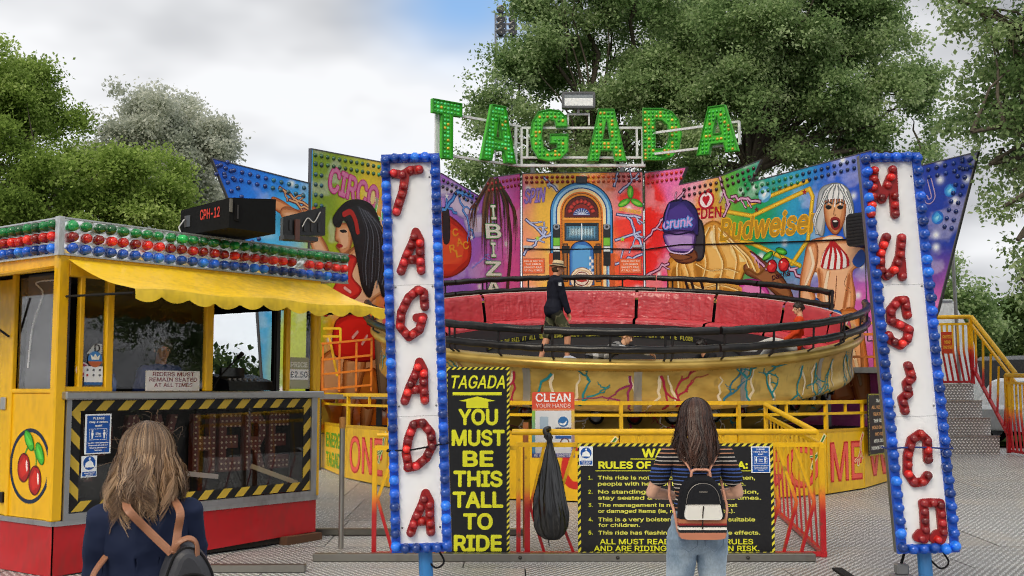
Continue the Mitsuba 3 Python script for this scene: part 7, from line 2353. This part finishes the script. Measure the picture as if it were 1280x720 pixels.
def hair(t, F, B, n, length, cols, wave, seed, width=0.006, face_gap=0.9, puff=1.0, name='hair', top_lift=0.0, nclump=60, shift=(0, 0, 0), tipcols=None, flare=0.0, root=1.0):
    """Locks of hair: strands over the skull that hang, gathering into clumps."""
    rs = np.random.default_rng(seed)
    k, c, R = B.H, B.hc + np.asarray(shift, float), B.hR
    rad = np.array((.050, .060, .056)) * k * puff
    mb = MB(F)
    m = skinned([ell(c + R[2] * .016 * k - R[1] * .006 * k, rad * 0.985, R).trim_by_plane(unit(-R[1] + R[2] * 0.62).tolist(), float(unit(-R[1] + R[2] * .62) @ (c + R[1] * .012 * k)))], 0.012, 3)
    mb.solid(m, np.asarray(cols[0]) * 0.8)
    ca = rs.uniform(face_gap, 2 * np.pi - face_gap, nclump)      # azimuth from the front
    cl = rs.uniform(0.8, 1.0, nclump)
    cph = rs.uniform(0, 6.28, nclump)
    ctone = rs.random(nclump)
    cfl = rs.uniform(0.2, 1.1, nclump)
    cfr = rs.uniform(5.0, 8.5, nclump)
    for i in range(n):
        q = rs.integers(nclump)
        az = np.clip(ca[q] + rs.normal() * 0.10, face_gap * 0.9, 2 * np.pi - face_gap * 0.9)
        lay = 1.0 + 0.15 * rs.random() ** 1.2
        th0 = rs.uniform(0.06, 0.9) * (0.5 + 0.5 * rs.random())
        L = length(az) * cl[q] * rs.uniform(0.82, 1.05)
        ths = np.linspace(th0, rs.uniform(1.3, 1.85), 8)
        pts = [np.array([math.sin(a) * math.sin(az) * rad[0], math.sin(a) * math.cos(az) * rad[1], math.cos(a) * rad[2]]) * lay * (1 + top_lift * max(0, 1 - a / 1.75)) for a in ths]
        p = pts[-1]
        nd = 12
        amp = wave * rs.uniform(0.85, 1.15)
        out = np.array([math.sin(az), math.cos(az), 0])
        side = np.array([math.cos(az), -math.sin(az), 0])
        for j in range(1, nd + 1):
            s = j / nd
            sw = math.sin(cph[q] + s * cfr[q]) * amp * s ** 1.1
            conv = (az - ca[q]) * 0.08 * math.sin(s * 2.2)
            pts.append(p + np.array([0, 0, -L * s]) + out * (0.012 * math.sin(s * 2.6) - 0.02 * s + 0.35 * sw + flare * (s * s * (3 - 2 * s)) * cfl[q]) + side * (sw + conv * -1) + rs.normal(size=3) * 0.0007)
        pts = np.array(pts)
        w3 = c + R[2] * .016 * k - R[1] * .006 * k + pts @ R
        r = width * np.concatenate([np.full(8, 0.9), np.linspace(1, 0.25, nd)]) * rs.uniform(0.5, 1.1)
        tn = np.clip(0.75 * ctone[q] + 0.3 * rs.random(), 0, 0.999) * (len(cols) - 1)
        a_ = int(tn)
        col = np.asarray(cols[a_]) * (1 - tn + a_) + np.asarray(cols[a_ + 1]) * (tn - a_)
        s_ = np.linspace(0, 1, len(pts))[:, None]
        col = col * (root + (1 - root) * np.clip(s_ * 2.2, 0, 1))
        cc = col * (1 - s_) + (col if tipcols is None else np.asarray(tipcols[q % len(tipcols)])) * s_
        tg = np.gradient(w3, axis=0)
        oo = np.gradient(np.array([w3]), axis=1)[0] * 0 + (w3 - (c + R[2] * -.25 * k)) * np.array([1, 1, 0.15])
        sd = np.cross(tg, oo) + rs.normal(size=3) * 0.25 * np.linalg.norm(np.cross(tg, oo), axis=1, keepdims=True)
        sd /= np.maximum(np.linalg.norm(sd, axis=1, keepdims=True), 1e-9)
        mb.surf(np.stack([w3 - sd * r[:, None], w3 + sd * r[:, None]], 1), np.stack([cc, cc], 1))
    part(t, name, mb, 'hair')


# ---- the woman with the striped top and the small backpack
X, Yp = (868 - 640) / FOCAL * 7.3, 7.3
FW = Frame((X, Yp, 0), (1, 0, 0), (0, 1, 0))
B = Body(1.60, hands=[(-.09, .22, 1.00), (.09, .22, 1.00)], elbows=((-1, -.1, -.9), (1, -.1, -.9)), feet=[(-.12, 0, .07), (.12, .02, .07)], girth=0.96, sh=.118, head=(0, .10, 1), look=(0.05, 1, -.25))
w1 = person('woman with long dark brown hair and striped top standing before the rules board', FW, B, '#d3a58c', 0.012, hands=(0.9, 0.9), handup=((0, 0, 1), (0, 0, 1)))
k = B.H
tee = B.torso(0.014, 2, 6) + [hullof(ell(B.S(0, -.004, .10), np.array((.078, .056, .03)) * k + .016, B.R), ell(B.S(0, -.008, .075), np.array((.086, .060, .012)) * k + .012, B.R))]
for i in (0, 1):
    s, e = B.shl[i], B.elb[i]
    tee += [bone(s, .036 * k, s + (e - s) * .55, .037 * k + .006), hullof(sph(B.S(0, -.01, .295), .03 * k), sph(s, .034 * k))]
part(w1, 'striped_top', MB(FW).solid(folds(skinned(tee, 0.014, 8), 0.010, 9, 3, (1, 1, 1.6))), 'stripe_cloth')
j = [hullof(ell(B.S(0, -.006, .082), np.array((.080, .058, .012)) * k + .008, B.R), ell(B.S(0, -.012, .035), np.array((.098, .072, .02)) * k + .006, B.R)), hullof(ell(B.S(0, -.012, .045), np.array((.096, .070, .02)) * k + .006, B.R), ell(B.S(0, -.014, -.02), np.array((.108, .080, .03)) * k + .006, B.R)), hullof(ell(B.S(0, -.014, -.02), np.array((.108, .080, .03)) * k + .006, B.R), sph(B.hip[0] + V3(-.012, -.012, -.03), .064 * k), sph(B.hip[1] + V3(.012, -.012, -.03), .064 * k))]
for i in (0, 1):
    hp, kn, an = B.hip[i], B.kne[i], B.ank[i]
    j += [bone(hp + V3((-1, 1)[i] * .008, -.01, -.02), .066 * k, kn, .048 * k), bone(kn, .048 * k, an + V3(0, 0, .02), .046 * k)]
jm = folds(skinned(j, 0.014, 8), 0.012, 8, 11, (1, 1, 1.5))
jk = part(w1, 'jeans', MB(FW).solid(jm), 'denim')
for s in (-1, 1):                                                            # back pockets and seams
    pk = MB(FW, lin('#6f8298'))
    q = B.S(s * .05, -.095, -.045)
    pk.tube([q + V3(-.06, .008, .055), q + V3(-.055, -.006, -.02), q + V3(0, -.012, -.055), q + V3(.055, -.006, -.02), q + V3(.06, .008, .055)], 0.003, 5)
    part(jk, 'pocket_seam', pk, 'matte')
hair(w1, FW, B, 3600, lambda a: 0.30 + 0.04 * math.cos(a * 2), [lin(c) for c in ('#1a100d', '#2c1b16', '#3d261e', '#553629')], 0.028, 5, 0.0038, 0.75, 1.20, nclump=80, flare=0.05)
# backpack
bk = thing('backpack', 'small backpack with white pocket and striped tan base on the woman in the striped top', 'backpack')
bz0, bz1, bw = 0.785, 1.165, 0.140
yb_ = B.S(0, -.075, .1)[1] - 0.02
BF = Frame(FW.p(0, yb_, 0), (1, 0, 0), (0, 0, 1))          # z towards the viewer
shape = blob([(-bw, bz0 + .03), (-bw * .98, bz0 + .2), (-bw * .82, bz1 - .07), (-bw * .45, bz1 - .008), (0, bz1), (bw * .45, bz1 - .008), (bw * .82, bz1 - .07), (bw * .98, bz0 + .2), (bw, bz0 + .03), (bw * .8, bz0), (0, bz0 - .004), (-bw * .8, bz0)], 8)


def pillow(mb, poly, z0, z1, col, n=5, edge=0.03):
    """A puffed flat shape: rings pulled in towards the front."""
    for i in range(n):
        a, b = i / n, (i + 1) / n
        ga, gb = poly.buffer(-edge * (1 - math.cos(a * math.pi / 2))), poly.buffer(-edge * (1 - math.cos(b * math.pi / 2)))
        za, zb_ = z0 + (z1 - z0) * math.sin(a * math.pi / 2), z0 + (z1 - z0) * math.sin(b * math.pi / 2)
        A = np.array([ga.exterior.interpolate(s, normalized=True).coords[0] for s in np.linspace(0, 1, 72, endpoint=False)])
        Bq = np.array([gb.exterior.interpolate(s, normalized=True).coords[0] for s in np.linspace(0, 1, 72, endpoint=False)])
        mb.surf(np.stack([np.column_stack([A, np.full(72, za)]), np.column_stack([Bq, np.full(72, zb_)])], 1), col, closed_u=True)
    mb.sheet(poly.buffer(-edge), z1, col)
    mb.prism(poly, z0 - 0.05, z0, col, back=True)


m = MB(BF, lin('#15161b'))
pillow(m, shape, 0.02, 0.085, lin('#15161b'))
part(bk, 'body', m, 'matte')
band = shape.buffer(0.004).intersection(sbox(-.3, bz0 - .1, .3, bz0 + .115))
m = MB(BF)
for y0_, y1_, c in ((-.1, .035, '#b8785e'), (.035, .052, '#16161a'), (.052, .068, '#e8e4de'), (.068, .080, '#16161a'), (.080, .092, '#8f1f22'), (.092, .115, '#b0704f')):
    m.prism(band.intersection(sbox(-.3, bz0 + y0_, .3, bz0 + y1_)), 0.0, 0.088 if y0_ < 0 else 0.0885, lin(c))
part(bk, 'striped_base', m, 'print', 'tan base with white, black and red stripes')
pocket = blob([(-.098, bz0 + .115), (-.105, bz0 + .2), (-.09, bz0 + .28), (-.05, bz0 + .325), (0, bz0 + .335), (.05, bz0 + .325), (.09, bz0 + .28), (.105, bz0 + .2), (.098, bz0 + .115)], 6).intersection(sbox(-.2, bz0 + .115, .2, bz0 + .5))
m = MB(BF, lin('#1a1b20'))
pillow(m, pocket, 0.085, 0.115, lin('#1a1b20'), edge=0.014)
pk = part(bk, 'front_pocket', m, 'matte')
m = MB(BF, lin('#dcdad4'))
m.prism(pocket.intersection(sbox(-.2, bz0 + .116, .2, bz0 + .205)), 0.09, 0.119)
part(pk, 'white_panel', m, 'print', 'white lower half of the pocket')
m = MB(BF, lin('#b8b4ac'))
m.tube([(x, y, 0.112) for x, y in np.array(pocket.exterior.coords)[::2] if y > bz0 + .2], 0.0022, 5)
m.tube([(-.10, bz0 + .208, .119), (.10, bz0 + .208, .119)], 0.0025, 5)
m.tube([(0, bz0 + .2, .122), (-.006, bz0 + .15, .124), (-.004, bz0 + .06, .096)], 0.004, 5, lin('#241c18'))
part(pk, 'zip', m, 'metal')
part(pk, 'badge', MB(BF, lin('#a8a49a')).box((0, bz0 + .285, 0.116), (.05, .007, .004)), 'metal')
PINK = lin('#c9917a')
part(bk, 'handle', MB(BF, PINK).tube(np.column_stack([smoothline([(-.06, bz1 - .012), (-.05, bz1 + .028), (0, bz1 + .034), (.05, bz1 + .028), (.06, bz1 - .012)], 5), np.full(21, 0.03)]), 0.009, 6), 'print')
for s in (-1, 1):
    sp_ = [BF.p(s * .045, bz1 - .01, .0), BF.p(s * .075, bz1 + .06, -.01), FW.p(s * .115, B.shl[0][1] - .055, B.shl[0][2] - .0), FW.p(s * .118, B.shl[0][1] - .012, B.shl[0][2] + .058), FW.p(s * .12, B.shl[0][1] + .05, B.shl[0][2] + .0)]
    part(bk, 'strap', MB(None, PINK).tube(smoothline(sp_, 6), 0.0125, 6, ell=0.45), 'print')
    lo = [BF.p(s * .14, bz0 + .03, .0), BF.p(s * .165, bz0 + .16, .0), FW.p(s * .175, B.S(0, 0, .1)[1] - .02, 1.02), FW.p(s * .165, B.S(0, 0, .1)[1] + .05, 1.12)]
    part(bk, 'lower_strap', MB(None, PINK).tube(smoothline(lo, 5), 0.009, 6, ell=0.5), 'print')

# ---- the woman in navy at the booth
YAW = math.radians(24)
FN = Frame(((188 - 640) / FOCAL * 4.3, 4.3, 0), (math.cos(YAW), math.sin(YAW), 0), (-math.sin(YAW), math.cos(YAW), 0))
B = Body(1.53, hands=[(-.13, .24, .84), (.12, .30, .95)], elbows=((-.2, -.7, -.6), (.5, -.5, -.7)), feet=[(-.10, 0, .07), (.10, .02, .07)], girth=0.98, sh=0.098, head=(0, .06, 1), look=(0.1, 1, -.05))
w2 = person('woman with tousled blonde-streaked hair in a navy sweatshirt beside the pay booth', FN, B, '#cf9f86', 0.014, hands=(0.5, 0.8))
k = B.H
j = B.torso(0.020, 0, 6) + [bone(B.neck - V3(0, 0, .03), .045 * k, B.neck - V3(0, .005, .045), .06 * k)]
for i in (0, 1):
    s, e, w = B.shl[i], B.elb[i], B.wri[i]
    j += [bone(s, .040 * k, s + (e - s) * .5, .040 * k), bone(s + (e - s) * .5, .040 * k, e, .037 * k), bone(e, .037 * k, e + (w - e) * .92, .028 * k), hullof(sph(B.S(0, -.012, .29), .036 * k), sph(s, .040 * k))]
part(w2, 'sweatshirt', MB(FN, lin('#1e2844')).solid(folds(skinned(j, 0.011, 8), 0.021, 6.5, 23, (1, 1, 1.2))), 'matte')
j = [hullof(ell(B.S(0, -.012, .02), np.array((.10, .072, .03)) * k + .005, B.R), sph(B.hip[0], .06 * k), sph(B.hip[1], .06 * k))] + [x for i in (0, 1) for x in B.leg(i, 0.008, 0.97)]
part(w2, 'trousers', MB(FN, lin('#22242c')).solid(folds(skinned(j, 0.02, 8), 0.008, 8, 5)), 'matte')
shoes(w2, FN, B, '#2a2a2e')
BL = [lin(c) for c in ('#33261c', '#4f3c2c', '#71573f', '#977759', '#bd9c78')]
hair(w2, FN, B, 5200, lambda a: 0.19 + 0.05 * math.cos((a - 3.9) * 1.0) + 0.03 * math.sin(a * 5), BL, 0.034, 9, 0.0027, 0.70, 1.20, nclump=110, top_lift=0.06, flare=0.055, root=0.5, tipcols=[lin('#a48160'), lin('#7a5e46'), lin('#c0a07e'), lin('#5e4634')])
rs = np.random.default_rng(55)
fz = MB(FN)                                                                # loose, flyaway hairs
for i in range(70):
    d = unit(rs.normal(size=3) + np.array([0, -.4, .9]))
    p0 = B.hc + V3(0, 0, .02) + d * .058 * k * 1.08
    p1 = p0 + d * rs.uniform(.015, .05) + rs.normal(size=3) * .02
    p2 = p1 + rs.normal(size=3) * .025 + V3(0, 0, -.03)
    fz.tube(smoothline([p0, p1, p2], 4), 0.0005, 3, BL[1 + i % 3], caps=False)
part(w2, 'loose_hair', fz, 'hair', kind='stuff')
TAN = lin('#9a6a50')
bg = thing('backpack', 'grey leather backpack with tan straps slung on the woman in navy', 'backpack')
by0 = B.S(0, -.08, .12)[1] - .04
BP = Frame(FN.p(0, by0 - .03, 0), FN.ex, (0, 0, 1))
GF = Frame(FN.p(0, by0, 0), FN.ex, (0, 0, 1))
shape = blob([tuple(GF.px(*q)) for q in ((207, 700), (214, 686), (229, 677), (246, 682), (259, 699), (267, 722), (270, 760), (262, 800), (236, 808), (208, 800), (199, 760), (200, 722))], 8)
top_ = float(GF.px(229, 677)[1])
gx = float(GF.px(234, 730)[0])
m = MB(GF, lin('#3c3d43'))
pillow(m, shape, 0.02, 0.10, lin('#3c3d43'), edge=0.045)
part(bg, 'body', m, 'print', 'grey leather bag')
pocket = blob([(gx - .075, top_ - .36), (gx - .08, top_ - .22), (gx - .055, top_ - .13), (gx, top_ - .105), (gx + .055, top_ - .13), (gx + .08, top_ - .22), (gx + .075, top_ - .36)], 8)
m = MB(GF, lin('#3a3b40'))
pillow(m, pocket, 0.095, 0.125, lin('#3a3b40'), edge=0.025)
pk = part(bg, 'front_pocket', m, 'print')
m = MB(GF, lin('#17171a'))
m.tube([(x * 1.0, y, 0.113) for x, y in np.array(pocket.buffer(0.002).exterior.coords)[::2] if y > top_ - .3], 0.006, 6)
part(pk, 'zip', m, 'matte')
part(pk, 'badge', MB(GF, lin('#8a8a8c')).box((gx, top_ - .25, 0.128), (.05, .012, .004)), 'metal')
m = MB(GF, lin('#17171a'))
m.tube([(gx + (x - gx) * .92, y - .014, 0.075) for x, y in np.array(shape.exterior.coords)[::2] if y > top_ - .13], 0.005, 6)
part(bg, 'zip', m, 'matte')


def strap(pts, w, th=0.004):
    """A flat leather strap through points given with their outward normals."""
    P_ = smoothline([p for p, _ in pts], 8)
    N_ = smoothline([n for _, n in pts], 8)
    tg = np.gradient(P_, axis=0)
    s = np.cross(tg, N_)
    s /= np.linalg.norm(s, axis=1, keepdims=True)
    N_ = np.cross(s, tg)
    N_ /= np.linalg.norm(N_, axis=1, keepdims=True)
    v = np.stack([P_ - s * w - N_ * th, P_ - s * w + N_ * th, P_ + s * w + N_ * th, P_ + s * w - N_ * th, P_ - s * w - N_ * th], 1)
    return v


bkn = V3(0, -1, 0)
L0, R0 = B.shl[0], B.shl[1]
bp = lambda px, py, z=0.0: BP.p(*BP.px(px, py), z)
hook = bp(213, 690, .03)
st1 = [(FN.p(L0[0] + .075, L0[1] + .05, L0[2] + .070), (0, 0, 1)), (FN.p(L0[0] + .074, L0[1] - .04, L0[2] + .072), (0, -.6, .8)), (bp(160, 637), (0, -1, .3)), (bp(185, 663), (0, -1, 0)), (hook, (0, -1, 0))]
st2 = [(FN.p(R0[0] - .06, R0[1] + .05, R0[2] + .070), (0, 0, 1)), (FN.p(R0[0] - .06, R0[1] - .04, R0[2] + .072), (0, -.6, .8)), (bp(225, 640), (0, -1, .3)), (bp(222, 665), (0, -1, 0)), (hook + V3(.012, 0, 0), (0, -1, 0))]
for st_ in (st1, st2):
    pts = [(p, FN.M.T @ np.asarray(n, float)) for p, n in st_]
    m = MB(None, TAN)
    m.surf(strap(pts, 0.0145))
    part(bg, 'strap', m, 'print', 'tan leather strap')
m = MB(None, TAN)
m.surf(strap([(hook, FN.M.T @ bkn), (bp(221, 677, .04), FN.M.T @ V3(-.2, -1, .6)), (bp(234, 671, .045), FN.M.T @ V3(.2, -.8, .8)), (bp(243, 678, .05), FN.M.T @ V3(.8, -.6, .3)), (bp(243, 700, .06), FN.M.T @ V3(.5, -1, 0))], 0.010))
part(bg, 'handle', m, 'print')
m = MB(None, TAN)
m.surf(strap([(FN.p(L0[0] + .03, L0[1] - .02, 1.12), FN.M.T @ V3(-.6, -.8, 0)), (FN.p(-.19, by0 + .06, 1.02), FN.M.T @ V3(-.8, -.6, 0)), (FN.p(-.165, by0 + .01, .92), FN.M.T @ V3(-.5, -.9, 0)), (bp(203, 770, .0), FN.M.T @ V3(-.3, -1, 0))], 0.012))
part(bg, 'strap', m, 'print', 'tan leather strap')

# ---- the man standing in the bowl
fz_ = RIDE.o[2] + (19.35 - 20.2) * math.tan(TILT)
FM = Frame(((693 - 640) / FOCAL * 19.35, 19.35, fz_), (0.25, -0.97, 0), (0.97, 0.25, 0))
B = Body(1.72, hands=[(-.30, .16, .80), (.17, .20, .84)], elbows=((-.3, -1, 0), (.3, -1, -.1)), feet=[(-.08, -.24, .02), (.08, .20, .10)], head=(0, .12, 1), look=(0, 1, -.35), girth=1.12, spine=(0, 0.06, 1))
mn = person('man in straw hat and camouflage shorts standing in the gold bowl ride', FM, B, '#c98f70', 0.022)
k = B.H
j = B.torso(0.022, 0, 6) + [bone(B.neck - V3(0, 0, .03), .05 * k, B.neck - V3(0, .02, .05), .06 * k)]
for i in (0, 1):
    s, e, w = B.shl[i], B.elb[i], B.wri[i]
    j += [bone(s, .042 * k, e, .037 * k), bone(e, .037 * k, e + (w - e) * .95, .028 * k), hullof(sph(B.S(0, -.01, .29), .034 * k), sph(s, .042 * k))]
jk = part(mn, 'jacket', MB(FM, lin('#171a28')).solid(folds(skinned(j, 0.022, 6), 0.016, 7, 40)), 'matte')
q = B.shl[1] + V3(.075, .0, -.06)
part(jk, 'badge', MB(FM, lin('#c8ccd0')).box(q, (.012, .05, .06)), 'print')
j = [hullof(ell(B.S(0, -.012, .02), np.array((.10, .072, .03)) * k + .012, B.R), sph(B.hip[0], .06 * k), sph(B.hip[1], .06 * k))]
for i in (0, 1):
    j.append(bone(B.hip[i], .064 * k, B.hip[i] + (B.kne[i] - B.hip[i]) * .92, .055 * k))
part(mn, 'shorts', MB(FM).solid(folds(skinned(j, 0.025, 6), 0.012, 9, 41)), 'camo_cloth')
shoes(mn, FM, B, '#b8bcc8', '#e0e0e0')
hm = MB(Frame(FM(B.hc + B.hR[2] * .03 * k)[0], FM.M.T @ B.hR[0], FM.M.T @ B.hR[1]), lin('#c8b48e'))
hm.lathe([(.150, -.012), (.152, -.004), (.098, .006), (.096, .055), (.085, .09), (.0, .097)], 28)
hk = part(mn, 'hat', hm, 'matte', 'pale straw hat')
hb_ = MB(hm.f, lin('#5a5650'))
hb_.lathe([(.1005, .008), (.0985, .036)], 28)
part(hk, 'band', hb_, 'matte')
hr = MB(FM, lin('#4a382a'))
hr.solid(skinned([ell(B.hc + V3(0, -.012, .0) * 1, np.array((.048, .052, .05)) * k, B.hR).trim_by_plane((-B.hR[1]).tolist(), float(-B.hR[1] @ B.hc + .005))], .02, 2))
part(mn, 'hair', hr, 'matte')


# ---- children sitting in the bowl
def short_hair(t, F, B, col, seed):
    rs = np.random.default_rng(seed)
    k, c, R = B.H, B.hc, B.hR
    m = MB(F)
    e = ell(c + R[2] * .018 * k - R[1] * .006 * k, np.array((.052, .062, .054)) * k, R).trim_by_plane(unit(-R[1] + R[2] * .9).tolist(), float(unit(-R[1] + R[2] * .9) @ (c + R[1] * .022 * k)))
    t_ = skinned([e], .012, 2)
    folds(t_, 0.012, 30, seed)
    m.solid(t_, lin(col))
    for i in range(220):
        d = unit(rs.normal(size=3) + R[2] * 1.0 - R[1] * 0.2)
        if d @ R[1] > 0.75 - 0.4 * (d @ R[2] > .6):
            continue
        p = c + R[2] * .018 * k - R[1] * .006 * k + (R.T @ ((R @ d) * np.array((.052, .062, .054)))) * k
        q = p + unit(d * .5 - R[2] * .5 + R[1] * .5 + rs.normal(size=3) * .4) * .03
        m.tube([p, (p + q) / 2 + d * .006, q], [.004, .0035, .0012], 4, lin(col) * rs.uniform(.7, 1.7), caps=False)
    part(t, 'hair', m, 'hair')


def ride_frame(px, Y, yaw, zloc=0.0):
    x = (px - 640) / FOCAL * Y
    z = RIDE.o[2] + (Y - 20.2) * math.tan(TILT) + zloc
    return Frame((x, Y, z), (math.cos(yaw), math.sin(yaw), 0), (-math.sin(yaw), math.cos(yaw), 0))


def sitter(label, F, B, skin, top_bsdf, top_col, leg_col, hair_col, seed, shoe='#22242a', sleeve=0.92):
    t = person(label, F, B, skin, 0.02, hands=(0.9, 0.9), group=None)
    k = B.H
    j = B.torso(0.014, 0, 6)
    for i in (0, 1):
        s, e, w = B.shl[i], B.elb[i], B.wri[i]
        j += [bone(s, .036 * k, e, .032 * k), hullof(sph(B.S(0, -.01, .29), .032 * k), sph(s, .036 * k))]
        j.append(bone(e, .032 * k, e + (w - e) * sleeve, .026 * k))
    part(t, 'top', MB(F, lin(top_col)).solid(folds(skinned(j, 0.02, 6), 0.012, 9, seed)), top_bsdf)
    j = [hullof(ell(B.S(0, -.01, .01), np.array((.098, .072, .035)) * k + .006, B.R), sph(B.hip[0], .058 * k), sph(B.hip[1], .058 * k))] + [x for i in (0, 1) for x in B.leg(i, 0.008, 0.97)]
    part(t, 'trousers', MB(F, lin(leg_col)).solid(folds(skinned(j, 0.022, 6), 0.008, 9, seed + 1)), 'matte')
    shoes(t, F, B, shoe)
    short_hair(t, F, B, hair_col, seed)
    return t


# checked shirt: sits low against the near rim, one arm along it, the hand closed on the rim
F = ride_frame(778, 16.32, math.radians(-92), 0.0)
rimz = 0.47
B = Body(1.42, pelvis=(-.04, -.42, .56), spine=(0.16, .92, .40), hands=[(.24, .50, rimz + .17), (.34, .66, rimz + .10)], elbows=((.3, .3, .8), (.5, .2, .7)), feet=[(-.42, -.75, .06), (-.28, -.85, .06)], knees=((-.6, .1, .6), (-.4, -.1, .6)), head=(0.0, .45, 1), look=(.55, 1, .1))
sitter('child in black and white checked shirt leaning over the gold rim of the ride', F, B, '#d8a684', 'check_cloth', '#888888', '#2a2c34', '#9a6e42', 61)
F = ride_frame(882, 17.5, math.radians(120), 0.0)
B = Body(1.42, pelvis=(0, -.3, .12), spine=(0, .75, .72), hands=[(-.3, .45, .12), (.3, .5, .12)], feet=[(-.1, .6, .05), (.12, .62, .05)], knees=((-.2, 0, 1), (.2, 0, 1)), head=(0, .35, 1), look=(-.2, 1, -.5))
sitter('dark-haired child in black leaning forward with lowered head inside the bowl ride', F, B, '#c8906e', 'matte', '#141418', '#15151a', '#1c1410', 62)
F = ride_frame(992, 19.2, math.radians(78), 0.0)
B = Body(1.50, pelvis=(0, 0, .32), spine=(0, -.22, 1), hands=[(-.28, .15, .40), (.30, .05, .42)], feet=[(-.12, .68, .30), (.14, .60, .07)], knees=((-.1, 0, 1), (.1, 0, 1)), head=(0, .1, 1), look=(-.25, 1, -.15))
sitter('smiling boy in orange top and pale trousers leaning back on the red bench', F, B, '#dba684', 'matte', '#c23c14', '#b8b8b4', '#2e2018', 63)

# ---- the attendant inside the booth
a = KF.px(232, 450)
fo = KF.p(a[0] + 0.1, 0.5, -0.55)
F = Frame(fo, (-KU), (-(-KN)) * 1.0)
F = Frame(fo, unit(V3(-KU[0], -KU[1], 0)), unit(KN))
B = Body(1.72, hands=[(-.2, .30, 1.16), (.2, .30, 1.16)], head=(0, .12, 1), look=(.3, 1, -.2))
at_ = person('attendant in dark blue standing behind the booth window', F, B, '#c08a6c', 0.022)
k = B.H
j = B.torso(0.02, 0, 6)
for i in (0, 1):
    s, e, w = B.shl[i], B.elb[i], B.wri[i]
    j += [bone(s, .042 * k, e, .036 * k), bone(e, .036 * k, e + (w - e) * .93, .028 * k), hullof(sph(B.S(0, -.01, .29), .034 * k), sph(s, .042 * k))]
part(at_, 'jumper', MB(F, lin('#2c3f8a')).solid(folds(skinned(j, 0.022, 6), 0.014, 8, 71)), 'matte')
j = [hullof(ell(B.S(0, -.01, .01), np.array((.10, .072, .035)) * k + .006, B.R), sph(B.hip[0], .06 * k), sph(B.hip[1], .06 * k))] + [x for i in (0, 1) for x in B.leg(i, 0.008, 0.97)]
part(at_, 'trousers', MB(F, lin('#1c1e24')).solid(skinned(j, 0.025, 6)), 'matte')
shoes(at_, F, B, '#1c1c1e')
short_hair(at_, F, B, '#4a4640', 72)
